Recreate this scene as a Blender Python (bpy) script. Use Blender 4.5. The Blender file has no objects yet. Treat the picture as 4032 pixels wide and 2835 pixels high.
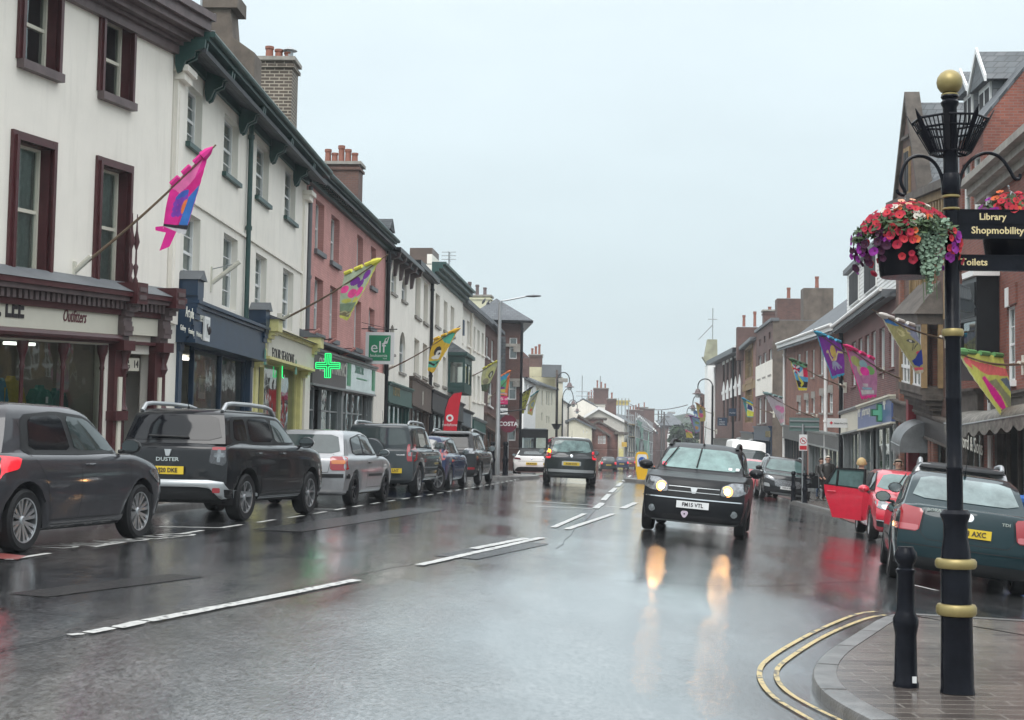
import bpy, bmesh, math, random
from mathutils import Vector as V, Matrix
from mathutils.bvhtree import BVHTree
from mathutils import noise as mnoise
random.seed(7)
S = bpy.context.scene
COL = S.collection
R = math.radians
# ------------------------------------------------------------------ camera
CZ = 1.2
F = 5622.0                      # focal length in photo pixels (4032 wide)
PITCH, ROLL = math.atan(356.7/F), 0.017
CM = Matrix.Rotation(R(90)+PITCH, 3, 'X') @ Matrix.Rotation(ROLL, 3, 'Z')
cam = bpy.data.cameras.new('camera'); camo = bpy.data.objects.new('camera', cam)
COL.objects.link(camo); S.camera = camo
camo.matrix_world = Matrix.Translation((0, 0, CZ)) @ CM.to_4x4()
cam.sensor_width = 36; cam.lens = 36*F/4032; cam.clip_end = 6000; cam.clip_start = .1
VW = dict(a=(0,0,1.614), b=(600,0,1.614), c=(0,900,1.614), d=(900,900,2.0175), e=(1400,900,2.0175),
 f=(2000,1300,2.3057), g=(2600,1000,2.3057), h=(3232,200,2.0175), i=(3000,1000,2.69), j=(3432,1000,2.69),
 k=(2900,1500,2.0175), l=(3232,1900,1.726), m=(0,1500,2.018), n=(900,1500,1.913), o=(2400,1600,2.69),
 q=(1850,1250,4.035), r=(1850,1550,4.035), s=(2250,1500,4.035), t=(2650,1500,4.035), v=(3400,1500,2.0175),
 w=(3300,700,2.0175), z=(0,0,0.5692), A=(0,2000,1.148), B=(1900,2000,1.5307))
def p(vw, x, y):
 a = VW[vw]; return (a[0]+x/a[2], a[1]+y/a[2])
def ray(q):
 return CM @ V(((q[0]-2016)/F, (1417.5-q[1])/F, -1))
def W(q, Y):
 d = ray(q); return V((0, 0, CZ)) + d*(Y/d.y)
def lerp(a, b, t): return a+(b-a)*t
def sm(t):
 t = max(0., min(1., t)); return t*t*(3-2*t)
def interp(x, pts):
 if x <= pts[0][0]: return pts[0][1]
 for (a, b), (c, d) in zip(pts, pts[1:]):
  if x <= c: return b+(d-b)*(x-a)/(c-a)
 return pts[-1][1]
# ------------------------------------------------------------------ ground shape
KL = [(-10,-10.4),(0,-8.9),(14,-6.9),(22.7,-5.67),(26.7,-5.26),(34,-4.35),(46,-3.0),(54,-2.2),(70,-.7),(88,1.2),(144,6.9),(215,12.2),(300,18)]
KR = [(14,7.0),(19,7.4),(30,9.3),(42,9.75),(51,9.9),(52.2,11.3),(70,12.6),(85,13.6),(107,15.4),(140,18),(200,22),(300,28)]
def kL(y): return interp(y, KL)
def kR(y): return interp(y, KR)
def ZL(y): return interp(y, [(0,.12),(60,.1),(100,-.25),(145,-.7),(300,-.8)])
def G(x, y):
 d = max(0, min(x-kL(y), interp(y, [(90,13.5),(150,8)])))
 dr = .0055*max(0, d-2)**2
 dr += .13*sm((15-y)/6)*sm((d-5)/3)
 return ZL(y)-dr
def gp(q, dz=0.):
 """where the ray through a photo pixel meets the ground"""
 Y = 12.
 for _ in range(60):
  w = W(q, Y); h = CZ-w.z
  if h <= 1e-4: return w
  Yn = Y*(CZ-G(w.x, w.y)-dz)/h
  Y = .5*Y+.5*min(Yn, 400)
 w = W(q, Y); return V((w.x, w.y, G(w.x, w.y)+dz))
# ------------------------------------------------------------------ objects
def tag(o, label=None, cat=None, group=None, kind=None):
 if label: o['label'] = label
 if cat: o['category'] = cat
 if group: o['group'] = group
 if kind: o['kind'] = kind
 return o
def thing(name, label, cat, loc=(0,0,0), rz=0., group=None, mat=None):
 o = bpy.data.objects.new(name, None); COL.objects.link(o)
 if mat is not None: o.matrix_world = mat
 else: o.location = loc; o.rotation_euler = (0, 0, rz)
 o.empty_display_size = .2
 return tag(o, label, cat, group)
class MB:
 def __init__(s, T=None): s.v = []; s.f = []; s.m = []; s.mats = []; s.T = T; s.sf = []; s.smooth = True
 def mi(s, m):
  if m not in s.mats: s.mats.append(m)
  return s.mats.index(m)
 def add(s, vs, fs, m):
  b = len(s.v); k = s.mi(m)
  if s.T is not None: vs = [s.T @ V(q) for q in vs]
  s.v += [tuple(q) for q in vs]
  for f in fs: s.f.append([b+i for i in f]); s.m.append(k); s.sf.append(s.smooth)
  return s
 def poly(s, pts, m): return s.add(pts, [list(range(len(pts)))], m)
 def box(s, x0, y0, z0, x1, y1, z1, m):
  vs = [(x,y,z) for x in (x0,x1) for y in (y0,y1) for z in (z0,z1)]
  return s.add(vs, [(0,1,3,2),(4,6,7,5),(0,4,5,1),(2,3,7,6),(0,2,6,4),(1,5,7,3)], m)
 def prism(s, pts, ext, m):
  """pts 3D polygon, ext vector"""
  n = len(pts); e = V(ext); vs = [V(q) for q in pts]+[V(q)+e for q in pts]
  return s.add(vs, [list(range(n))[::-1], list(range(n,2*n))]+[[i,(i+1)%n,n+(i+1)%n,n+i] for i in range(n)], m)
 def tube(s, path, r, m, n=8, r1=None, cap=True):
  path = [V(q) for q in path]; N = len(path); vs = []; pn = None
  for i, q in enumerate(path):
   t = (path[min(i+1,N-1)]-path[max(i-1,0)]).normalized()
   if pn is None: a = V((0,0,1)) if abs(t.z) < .9 else V((1,0,0)); pn = t.cross(a).normalized()
   pn = (pn-t*pn.dot(t)).normalized(); bn = t.cross(pn)
   rr = r[i] if isinstance(r, (list,tuple)) else (r if r1 is None else lerp(r, r1, i/(N-1)))
   vs += [q+(pn*math.cos(2*math.pi*k/n)+bn*math.sin(2*math.pi*k/n))*rr for k in range(n)]
  fs = [[i*n+k, i*n+(k+1)%n, (i+1)*n+(k+1)%n, (i+1)*n+k] for i in range(N-1) for k in range(n)]
  if cap: fs += [list(range(n))[::-1], [(N-1)*n+k for k in range(n)]]
  return s.add(vs, fs, m)
 def lathe(s, prof, m, n=20, c=(0,0,0), M=None, cap=True, sx=1, sy=1):
  vs = []
  for r, z in prof:
   for k in range(n):
    q = V((r*sx*math.cos(2*math.pi*k/n), r*sy*math.sin(2*math.pi*k/n), z))
    if M is not None: q = M @ q
    vs.append(q+V(c))
  N = len(prof)
  fs = [[i*n+k, i*n+(k+1)%n, (i+1)*n+(k+1)%n, (i+1)*n+k] for i in range(N-1) for k in range(n)]
  if cap: fs += [list(range(n))[::-1], [(N-1)*n+k for k in range(n)]]
  return s.add(vs, fs, m)
 def ball(s, c, r, m, n=12, sz=1.):
  return s.lathe([(max(1e-4, r*math.sin(math.pi*i/8)), -r*sz*math.cos(math.pi*i/8)) for i in range(9)], m, n, c)
 def grid(s, fn, nu, nv, m):
  vs = [fn(i/nu, j/nv) for j in range(nv+1) for i in range(nu+1)]
  return s.add(vs, [[j*(nu+1)+i, j*(nu+1)+i+1, (j+1)*(nu+1)+i+1, (j+1)*(nu+1)+i] for j in range(nv) for i in range(nu)], m)
 def build(s, name, parent=None, ang=38, recalc=True):
  me = bpy.data.meshes.new(name)
  bm = bmesh.new(); vs = [bm.verts.new(q) for q in s.v]
  for f, k, sf in zip(s.f, s.m, s.sf):
   try: fc = bm.faces.new([vs[i] for i in f])
   except ValueError: continue
   fc.material_index = k; fc.smooth = sf
  if recalc: bmesh.ops.recalc_face_normals(bm, faces=bm.faces)
  c = math.cos(R(ang))
  for e in bm.edges:
   if len(e.link_faces) == 2:
    if e.link_faces[0].normal.dot(e.link_faces[1].normal) < c: e.smooth = False
  bm.to_mesh(me); bm.free()
  for m in s.mats: me.materials.append(m)
  o = bpy.data.objects.new(name, me); COL.objects.link(o)
  if parent is not None: o.parent = parent
  return o
def struct(name, mb, **k): return tag(mb.build(name, **k), kind='structure')
def copy_tree(o, parent=None):
 c = o.copy(); COL.objects.link(c); c.parent = parent
 for ch in [x for x in COL.objects if x.parent == o]: copy_tree(ch, c)
 return c
# ------------------------------------------------------------------ materials
MC = {}
def nd(nt, t, **k):
 n = nt.nodes.new(t)
 for a, b in k.items(): setattr(n, a, b)
 return n
def mat(name, col, rough=.6, metal=0., var=.12, vs=1.5, bump=0., bs=40., spec=.5, coat=0., emit=None, es=0., trans=0., stain=0., ior=None, ss=1., cior=1.5):
 if name in MC: return MC[name]
 m = bpy.data.materials.new(name); m.use_nodes = True; nt = m.node_tree; b = nt.nodes['Principled BSDF']
 b.inputs['Base Color'].default_value = (*col, 1); b.inputs['Roughness'].default_value = rough; b.inputs['Metallic'].default_value = metal
 b.inputs['Specular IOR Level'].default_value = spec; b.inputs['Coat Weight'].default_value = coat; b.inputs['Coat Roughness'].default_value = .04; b.inputs['Coat IOR'].default_value = cior
 if ior: b.inputs['IOR'].default_value = ior
 if emit: b.inputs['Emission Color'].default_value = (*emit, 1); b.inputs['Emission Strength'].default_value = es
 L = nt.links; tc = nd(nt, 'ShaderNodeTexCoord')
 if var > 0:
  n1 = nd(nt, 'ShaderNodeTexNoise'); n1.inputs['Scale'].default_value = vs; n1.inputs['Detail'].default_value = 7; n1.inputs['Roughness'].default_value = .62
  L.new(tc.outputs['Object'], n1.inputs['Vector'])
  mr = nd(nt, 'ShaderNodeMapRange'); mr.inputs[1].default_value = .3; mr.inputs[2].default_value = .7
  mr.inputs[3].default_value = 1-var; mr.inputs[4].default_value = 1+var*.6; L.new(n1.outputs['Fac'], mr.inputs[0])
  mx = nd(nt, 'ShaderNodeMix', data_type='RGBA', blend_type='MULTIPLY'); mx.inputs[0].default_value = 1
  mx.inputs['A'].default_value = (*col, 1); L.new(mr.outputs[0], mx.inputs['B']); out = mx.outputs['Result']
  if stain > 0:    # rain streaks and grime with their own shapes
   mp = nd(nt, 'ShaderNodeMapping'); mp.inputs['Scale'].default_value = (3.2*ss, 3.2*ss, .35); L.new(tc.outputs['Object'], mp.inputs[0])
   n2 = nd(nt, 'ShaderNodeTexNoise'); n2.inputs['Scale'].default_value = 1.1; n2.inputs['Detail'].default_value = 8; n2.inputs['Roughness'].default_value = .7
   L.new(mp.outputs[0], n2.inputs['Vector'])
   m2 = nd(nt, 'ShaderNodeMapRange'); m2.inputs[1].default_value = .5; m2.inputs[2].default_value = .72; m2.inputs[3].default_value = 0; m2.inputs[4].default_value = stain
   L.new(n2.outputs['Fac'], m2.inputs[0])
   m3 = nd(nt, 'ShaderNodeMix', data_type='RGBA'); L.new(m2.outputs[0], m3.inputs[0]); L.new(out, m3.inputs['A'])
   m3.inputs['B'].default_value = (col[0]*.32+.02, col[1]*.31+.018, col[2]*.28+.014, 1); out = m3.outputs['Result']
  L.new(out, b.inputs['Base Color'])
 if bump > 0:
  n3 = nd(nt, 'ShaderNodeTexNoise'); n3.inputs['Scale'].default_value = bs; n3.inputs['Detail'].default_value = 4
  L.new(tc.outputs['Object'], n3.inputs['Vector'])
  bp = nd(nt, 'ShaderNodeBump'); bp.inputs['Strength'].default_value = bump; bp.inputs['Distance'].default_value = .01
  L.new(n3.outputs['Fac'], bp.inputs['Height']); L.new(bp.outputs[0], b.inputs['Normal'])
 if trans > 0:
  tr = nd(nt, 'ShaderNodeBsdfTranslucent'); ms = nd(nt, 'ShaderNodeMixShader'); ms.inputs[0].default_value = trans
  src = b.inputs['Base Color'].links[0].from_socket if b.inputs['Base Color'].links else None
  if src: L.new(src, tr.inputs[0])
  else: tr.inputs[0].default_value = (*col, 1)
  L.new(b.outputs[0], ms.inputs[1]); L.new(tr.outputs[0], ms.inputs[2]); L.new(ms.outputs[0], nt.nodes['Material Output'].inputs[0])
 MC[name] = m; return m
def wallvec(nt, mode='wall'):
 tc = nd(nt, 'ShaderNodeTexCoord'); sx = nd(nt, 'ShaderNodeSeparateXYZ'); nt.links.new(tc.outputs['Object'], sx.inputs[0])
 cx = nd(nt, 'ShaderNodeCombineXYZ')
 if mode == 'wall':
  ad = nd(nt, 'ShaderNodeMath', operation='ADD'); nt.links.new(sx.outputs[0], ad.inputs[0]); nt.links.new(sx.outputs[1], ad.inputs[1])
  nt.links.new(ad.outputs[0], cx.inputs[0]); nt.links.new(sx.outputs[2], cx.inputs[1])
 else:
  nt.links.new(sx.outputs[0], cx.inputs[0]); nt.links.new(sx.outputs[1], cx.inputs[1])
 return tc, cx
def brick(name, c1, c2, mortar, bw=.225, rh=.075, ms=.01, rough=.75, mode='wall', bump=.6, stain=.35, off=.5, var=.4):
 if name in MC: return MC[name]
 m = bpy.data.materials.new(name); m.use_nodes = True; nt = m.node_tree; b = nt.nodes['Principled BSDF']; L = nt.links
 tc, cx = wallvec(nt, mode)
 br = nd(nt, 'ShaderNodeTexBrick'); br.offset = off; L.new(cx.outputs[0], br.inputs['Vector'])
 br.inputs['Color1'].default_value = (*c1,1); br.inputs['Color2'].default_value = (*c2,1); br.inputs['Mortar'].default_value = (*mortar,1)
 br.inputs['Scale'].default_value = 1; br.inputs['Mortar Size'].default_value = ms; br.inputs['Brick Width'].default_value = bw; br.inputs['Row Height'].default_value = rh
 br.inputs['Bias'].default_value = 0; br.inputs['Mortar Smooth'].default_value = .2
 n1 = nd(nt, 'ShaderNodeTexNoise'); n1.inputs['Scale'].default_value = .8; n1.inputs['Detail'].default_value = 9; n1.inputs['Roughness'].default_value = .7
 L.new(tc.outputs['Object'], n1.inputs['Vector'])
 mr = nd(nt, 'ShaderNodeMapRange'); mr.inputs[1].default_value = .33; mr.inputs[2].default_value = .68; mr.inputs[3].default_value = 1-var; mr.inputs[4].default_value = 1.15
 L.new(n1.outputs['Fac'], mr.inputs[0])
 mx = nd(nt, 'ShaderNodeMix', data_type='RGBA', blend_type='MULTIPLY'); mx.inputs[0].default_value = 1
 L.new(br.outputs['Color'], mx.inputs['A']); L.new(mr.outputs[0], mx.inputs['B'])
 L.new(mx.outputs['Result'], b.inputs['Base Color']); b.inputs['Roughness'].default_value = rough
 bp = nd(nt, 'ShaderNodeBump'); bp.inputs['Strength'].default_value = bump; bp.inputs['Distance'].default_value = .008; bp.invert = True
 L.new(br.outputs['Fac'], bp.inputs['Height']); L.new(bp.outputs[0], b.inputs['Normal'])
 MC[name] = m; return m
def vcol(name, rough=.7, trans=.35):
 if name in MC: return MC[name]
 m = bpy.data.materials.new(name); m.use_nodes = True; nt = m.node_tree; b = nt.nodes['Principled BSDF']; L = nt.links
 at = nd(nt, 'ShaderNodeVertexColor'); at.layer_name = 'Col'
 tc = nd(nt, 'ShaderNodeTexCoord'); n1 = nd(nt, 'ShaderNodeTexNoise'); n1.inputs['Scale'].default_value = 5; n1.inputs['Detail'].default_value = 6
 L.new(tc.outputs['Object'], n1.inputs['Vector'])
 mr = nd(nt, 'ShaderNodeMapRange'); mr.inputs[1].default_value = .3; mr.inputs[2].default_value = .7; mr.inputs[3].default_value = .8; mr.inputs[4].default_value = 1.1
 L.new(n1.outputs['Fac'], mr.inputs[0])
 mx = nd(nt, 'ShaderNodeMix', data_type='RGBA', blend_type='MULTIPLY'); mx.inputs[0].default_value = 1
 L.new(at.outputs[0], mx.inputs['A']); L.new(mr.outputs[0], mx.inputs['B']); L.new(mx.outputs['Result'], b.inputs['Base Color']); b.inputs['Roughness'].default_value = rough
 tr = nd(nt, 'ShaderNodeBsdfTranslucent'); ms = nd(nt, 'ShaderNodeMixShader'); ms.inputs[0].default_value = trans
 L.new(mx.outputs['Result'], tr.inputs[0]); L.new(b.outputs[0], ms.inputs[1]); L.new(tr.outputs[0], ms.inputs[2]); L.new(ms.outputs[0], nt.nodes['Material Output'].inputs[0])
 MC[name] = m; return m
def glassm(name, tint=(.75,.85,.85), clear=.55, rough=.02, refl=1.0):
 """window glass: part see-through, mirror-like by Fresnel"""
 if name in MC: return MC[name]
 m = bpy.data.materials.new(name); m.use_nodes = True; nt = m.node_tree; L = nt.links; nt.nodes.remove(nt.nodes['Principled BSDF'])
 tp = nd(nt, 'ShaderNodeBsdfTransparent'); tp.inputs[0].default_value = tuple(t*clear for t in tint)+(1,)
 gl = nd(nt, 'ShaderNodeBsdfGlossy'); gl.inputs['Roughness'].default_value = rough; gl.inputs[0].default_value = (.9,.97,.96,1)
 fr = nd(nt, 'ShaderNodeFresnel'); fr.inputs['IOR'].default_value = 1.5+.5*refl
 tc = nd(nt, 'ShaderNodeTexCoord'); n3 = nd(nt, 'ShaderNodeTexNoise'); n3.inputs['Scale'].default_value = 1.3; L.new(tc.outputs['Object'], n3.inputs['Vector'])
 bp = nd(nt, 'ShaderNodeBump'); bp.inputs['Strength'].default_value = .12; bp.inputs['Distance'].default_value = .05; L.new(n3.outputs['Fac'], bp.inputs['Height']); L.new(bp.outputs[0], gl.inputs['Normal'])
 ms = nd(nt, 'ShaderNodeMixShader'); L.new(fr.outputs[0], ms.inputs[0]); L.new(tp.outputs[0], ms.inputs[1]); L.new(gl.outputs[0], ms.inputs[2])
 L.new(ms.outputs[0], nt.nodes['Material Output'].inputs[0]); MC[name] = m; return m
def text_mesh(txt, size, m, M, parent, name='lettering', shear=0., sx=1., bold=0., align='LEFT', ext=.004):
 cu = bpy.data.curves.new('t', 'FONT'); cu.body = txt; cu.size = size; cu.shear = shear; cu.offset = bold; cu.align_x = align; cu.extrude = ext; cu.resolution_u = 2
 o = bpy.data.objects.new('t', cu); COL.objects.link(o); bpy.context.view_layer.update()
 dg = bpy.context.evaluated_depsgraph_get(); me = bpy.data.meshes.new_from_object(o.evaluated_get(dg)); bpy.data.objects.remove(o)
 me.transform(M @ Matrix.Diagonal((sx,1,1,1))); me.materials.clear(); me.materials.append(m)
 ob = bpy.data.objects.new(name, me); me.name = name; COL.objects.link(ob); ob.parent = parent; return ob
UP = Matrix.Rotation(R(90), 4, 'X')      # text lying in xy -> standing, readable from -y
# ------------------------------------------------------------------ world
w = bpy.data.worlds.new('World'); S.world = w; w.use_nodes = True; nt = w.node_tree; L = nt.links
bg = nt.nodes['Background']; bg.inputs[1].default_value = 1.0
sky = nd(nt, 'ShaderNodeTexSky', sky_type='NISHITA'); sky.sun_disc = False; sky.sun_elevation = R(52); sky.sun_rotation = R(200); sky.air_density = 1.5; sky.dust_density = 4
mk = nd(nt, 'ShaderNodeMix', data_type='RGBA', blend_type='MULTIPLY'); mk.inputs[0].default_value = 1; L.new(sky.outputs[0], mk.inputs['A']); mk.inputs['B'].default_value = (.1,.1,.1,1)
tc = nd(nt, 'ShaderNodeTexCoord'); sx = nd(nt, 'ShaderNodeSeparateXYZ'); L.new(tc.outputs['Generated'], sx.inputs[0])
rp = nd(nt, 'ShaderNodeValToRGB'); L.new(sx.outputs[2], rp.inputs[0]); cr = rp.color_ramp
cr.elements[0].position = 0; cr.elements[0].color = (.295,.35,.367,1)
cr.elements[1].position = 1; cr.elements[1].color = (1.12,1.15,1.17,1)
for ps, c in ((.12,(.31,.365,.385)),(.30,(.372,.425,.448)),(.52,(.72,.77,.80)),(.75,(1.0,1.04,1.07))):
 e = cr.elements.new(ps); e.color = (*c,1)
n1 = nd(nt, 'ShaderNodeTexNoise'); n1.inputs['Scale'].default_value = 2.2; n1.inputs['Detail'].default_value = 5
mp = nd(nt, 'ShaderNodeMapping'); mp.inputs['Scale'].default_value = (1,1,3); L.new(tc.outputs['Generated'], mp.inputs[0]); L.new(mp.outputs[0], n1.inputs['Vector'])
mr = nd(nt, 'ShaderNodeMapRange'); mr.inputs[1].default_value = .3; mr.inputs[2].default_value = .7; mr.inputs[3].default_value = 1.70; mr.inputs[4].default_value = 2.02; L.new(n1.outputs['Fac'], mr.inputs[0])
m2 = nd(nt, 'ShaderNodeMix', data_type='RGBA', blend_type='MULTIPLY'); m2.inputs[0].default_value = 1; L.new(rp.outputs[0], m2.inputs['A']); L.new(mr.outputs[0], m2.inputs['B'])
m3 = nd(nt, 'ShaderNodeMix', data_type='RGBA'); m3.inputs[0].default_value = .92; L.new(mk.outputs['Result'], m3.inputs['A']); L.new(m2.outputs['Result'], m3.inputs['B'])
L.new(m3.outputs['Result'], bg.inputs[0])
sl = bpy.data.lights.new('sun', 'SUN'); sl.energy = 1.5; sl.angle = R(35); sl.color = (1,.98,.95)
so = bpy.data.objects.new('sun', sl); COL.objects.link(so); so.rotation_euler = (R(38), 0, R(-20))
S.view_settings.view_transform = 'Standard'; S.view_settings.look = 'None'; S.view_settings.exposure = .33; S.view_settings.gamma = 1
S.render.resolution_x = 1024; S.render.resolution_y = 720
# ------------------------------------------------------------------ common materials
M_white = mat('white paint', (.78,.78,.76), .45, var=.06)
M_black = mat('black paint', (.010,.011,.013), .35, var=.15, spec=.22)
M_gold = mat('gold paint', (.30,.24,.10), .42, metal=.5, var=.18, vs=9)
M_slate = brick('slate roof', (.07,.08,.092), (.11,.12,.13), (.03,.035,.04), bw=.3, rh=.2, ms=.012, rough=.62, mode='xy')
M_slatev = brick('slate hanging', (.09,.105,.115), (.14,.15,.16), (.05,.055,.06), bw=.3, rh=.22, ms=.015, rough=.6)
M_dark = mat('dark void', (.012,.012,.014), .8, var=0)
M_steel = mat('galvanised steel', (.33,.35,.36), .45, metal=.6, var=.1)
M_stone = mat('weathered stone', (.30,.28,.25), .8, var=.3, vs=3, bump=.4, stain=.4)
M_glass = glassm('window glass', clear=.92, refl=1.7)
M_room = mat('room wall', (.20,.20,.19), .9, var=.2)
M_lead = mat('lead flashing', (.13,.14,.15), .6, var=.2)
# ------------------------------------------------------------------ road
def road_mat():
 m = bpy.data.materials.new('wet asphalt'); m.use_nodes = True; nt = m.node_tree; b = nt.nodes['Principled BSDF']; L = nt.links
 tc = nd(nt, 'ShaderNodeTexCoord')
 def noise(scale, det, sc=(1,1,1), rough=.6, rz=0):
  mp = nd(nt, 'ShaderNodeMapping'); mp.inputs['Scale'].default_value = sc; mp.inputs['Rotation'].default_value = (0,0,rz); L.new(tc.outputs['Object'], mp.inputs[0])
  n = nd(nt, 'ShaderNodeTexNoise'); n.inputs['Scale'].default_value = scale; n.inputs['Detail'].default_value = det; n.inputs['Roughness'].default_value = rough
  L.new(mp.outputs[0], n.inputs['Vector']); return n.outputs['Fac']
 def mr(x, a, b_, c, d):
  n = nd(nt, 'ShaderNodeMapRange'); n.inputs[1].default_value = a; n.inputs[2].default_value = b_; n.inputs[3].default_value = c; n.inputs[4].default_value = d
  L.new(x, n.inputs[0]); return n.outputs[0]
 big = noise(.55, 6, (1,.35,1), .62, .15)      # pools and wheel tracks drawn out along the street
 mid = noise(2.2, 5, (1,.5,1), .6)
 fine = noise(11, 5, (2.6,1,1), .75)
 agg = noise(13, 6, (2.6,1,1), .8)
 wet = mr(big, .40, .60, 0, 1)
 rr = nd(nt, 'ShaderNodeMath', operation='MULTIPLY_ADD'); L.new(mr(mid, .35, .65, .6, 1.25), rr.inputs[0]); L.new(mr(big, .38, .62, .13, .05), rr.inputs[1]); rr.inputs[2].default_value = 0
 L.new(rr.outputs[0], b.inputs['Roughness'])
 cm = nd(nt, 'ShaderNodeMix', data_type='RGBA'); L.new(mr(mid, .35, .68, 0, 1), cm.inputs[0]); cm.inputs['A'].default_value = (.024,.025,.027,1); cm.inputs['B'].default_value = (.062,.062,.063,1)
 c2 = nd(nt, 'ShaderNodeMix', data_type='RGBA', blend_type='MULTIPLY'); c2.inputs[0].default_value = 1; L.new(cm.outputs['Result'], c2.inputs['A']); L.new(mr(agg, .40, .60, .1, 3.2), c2.inputs['B'])
 L.new(c2.outputs['Result'], b.inputs['Base Color'])
 b.inputs['Specular IOR Level'].default_value = .8; b.inputs['Coat Weight'].default_value = .9; b.inputs['Coat IOR'].default_value = 1.62; L.new(mr(big, .38, .62, .075, .025), b.inputs['Coat Roughness'])
 bp = nd(nt, 'ShaderNodeBump'); bp.inputs['Distance'].default_value = .035
 L.new(mr(big, .40, .60, .15, .04), bp.inputs['Strength']); L.new(fine, bp.inputs['Height'])
 b2 = nd(nt, 'ShaderNodeBump'); b2.inputs['Distance'].default_value = .03; b2.inputs['Strength'].default_value = .05; L.new(mid, b2.inputs['Height']); L.new(bp.outputs[0], b2.inputs['Normal'])
 L.new(b2.outputs[0], b.inputs['Normal']); L.new(b2.outputs[0], b.inputs['Coat Normal'])
 return m
M_road = road_mat()
xs = [-60,-40,-25,-18]+[-14+.5*i for i in range(76)]+[26,32,40,60,90]
ys = [-8+.4*i for i in range(188)]+[67.5+2*i for i in range(68)]+[215,230,260,300]
mb = MB(); mb.add([(x,y,G(x,y)) for y in ys for x in xs], [[j*len(xs)+i, j*len(xs)+i+1, (j+1)*len(xs)+i+1, (j+1)*len(xs)+i] for j in range(len(ys)-1) for i in range(len(xs)-1)], M_road)
struct('road', mb)
M_grass = mat('far grass', (.06,.09,.035), .9, var=.3, vs=.05)
mb = MB(); mb.poly([(-2500,-300,-1.9),(2500,-300,-1.9),(2500,4500,-1.9),(-2500,4500,-1.9)], M_grass); struct('terrain', mb)
M_wood = mat('far wood', (.022,.038,.02), .95, var=.6, vs=.2, bump=1, bs=.3)
def hillfn(u, v):
 x = lerp(-260, 420, u); y = lerp(330, 640, v)
 h = 11.5*math.exp(-((x-56)/22)**2)+3*math.exp(-((x-10)/120)**2)
 h *= math.sin(math.pi*min(1, v*1.15+.02))
 h += 3.2*mnoise.fractal(V((x*.06, y*.06, 0)), 1, 2, 4)*(1 if h > 2 else .2)
 return (x, y, -2.2+h)
mb = MB(); mb.grid(hillfn, 150, 50, M_wood); struct('hill', mb)
# ------------------------------------------------------------------ markings laid on the road
def wearmat(name, col, lo, hi):
 m = mat(name, col, .35, var=.35, vs=9, bump=.5); nt = m.node_tree; b = nt.nodes['Principled BSDF']; L = nt.links; src = b.inputs['Base Color'].links[0].from_socket
 tc = nd(nt, 'ShaderNodeTexCoord'); n = nd(nt, 'ShaderNodeTexNoise'); n.inputs['Scale'].default_value = 9; n.inputs['Detail'].default_value = 9; n.inputs['Roughness'].default_value = .75; L.new(tc.outputs['Object'], n.inputs['Vector'])
 r = nd(nt, 'ShaderNodeMapRange'); r.inputs[1].default_value = lo; r.inputs[2].default_value = hi; L.new(n.outputs['Fac'], r.inputs[0])
 x = nd(nt, 'ShaderNodeMix', data_type='RGBA'); L.new(r.outputs[0], x.inputs[0]); L.new(src, x.inputs['A']); x.inputs['B'].default_value = (.04,.04,.041,1); L.new(x.outputs['Result'], b.inputs['Base Color']); return m
M_mark = wearmat('worn road paint', (.50,.50,.48), .54, .60)
M_yel = wearmat('yellow road paint', (.52,.40,.17), .51, .58)
M_red = mat('red road surface', (.20,.055,.05), .33, var=.3, vs=2, bump=.3)
def ribbon(pts, w, m, mb, dz=.010, step=.4):
 pts = [V(q) for q in pts]; out = []
 for a, b in zip(pts, pts[1:]):
  n = max(1, int((b-a).length/step))
  out += [a.lerp(b, i/n) for i in range(n)]
 out.append(pts[-1]); L_, R_ = [], []
 for i, q in enumerate(out):
  t = (out[min(i+1,len(out)-1)]-out[max(i-1,0)]); t.z = 0; t.normalize(); n = V((-t.y,t.x,0))*w/2
  for l, s in ((L_,1),(R_,-1)):
   c = q+n*s; l.append((c.x, c.y, G(c.x,c.y)+dz))
 N = len(out); mb.add(L_+R_, [[i,i+1,N+i+1,N+i] for i in range(N-1)], m)
def chaik_(P, n=2):
 for _ in range(n): P = [P[0]]+[x for a, b in zip(P, P[1:]) for x in (a.lerp(b,.25), a.lerp(b,.75))]+[P[-1]]
 return P
def ragged(q1, q2, w, m, mb, seed, dz=.010):
 """a worn dash with broken edges"""
 rnd = random.Random(seed); a, b = V(q1), V(q2); n = max(8, int((b-a).length/.12)); t = (b-a).normalized(); s = V((-t.y,t.x,0))
 L_, R_ = [], []
 for i in range(n+1):
  c = a.lerp(b, i/n)
  l = c+s*(w/2)*(1-.22*rnd.random()**3); r = c-s*(w/2)*(1-.22*rnd.random()**3)
  L_.append((l.x,l.y,G(l.x,l.y)+dz)); R_.append((r.x,r.y,G(r.x,r.y)+dz))
 N = n+1; mb.add(L_+R_, [[i,i+1,N+i+1,N+i] for i in range(N-1)], m)
mb = MB()
D = lambda x, y: gp(p('z', x, y))
c1, c2 = D(330,1394), D(800,1301)
ragged(c1, c2, .10, M_mark, mb, 1)
ragged(D(262,1409), D(322,1395), .10, M_mark, mb, 2); ragged(D(196,1421), D(250,1410), .085, M_mark, mb, 3); ragged(D(155,1426), D(187,1423), .06, M_mark, mb, 4)
ragged(D(940,1268), D(1215,1206), .11, M_mark, mb, 5); ragged(D(1060,1232), D(1180,1208), .12, M_mark, mb, 6, .014)
ragged(D(1270,1187), D(1375,1152), .11, M_mark, mb, 7); ragged(D(1240,1183), D(1310,1152), .10, M_mark, mb, 8)
for a, b in (((1335,1140),(1350,1128)),((1352,1122),(1365,1108)),((1368,1104),(1380,1094)),((1384,1090),(1393,1082)),((1397,1079),(1404,1073)),((1408,1070),(1414,1065))):
 ragged(D(*a), D(*b), .15, M_mark, mb, a[0])
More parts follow.
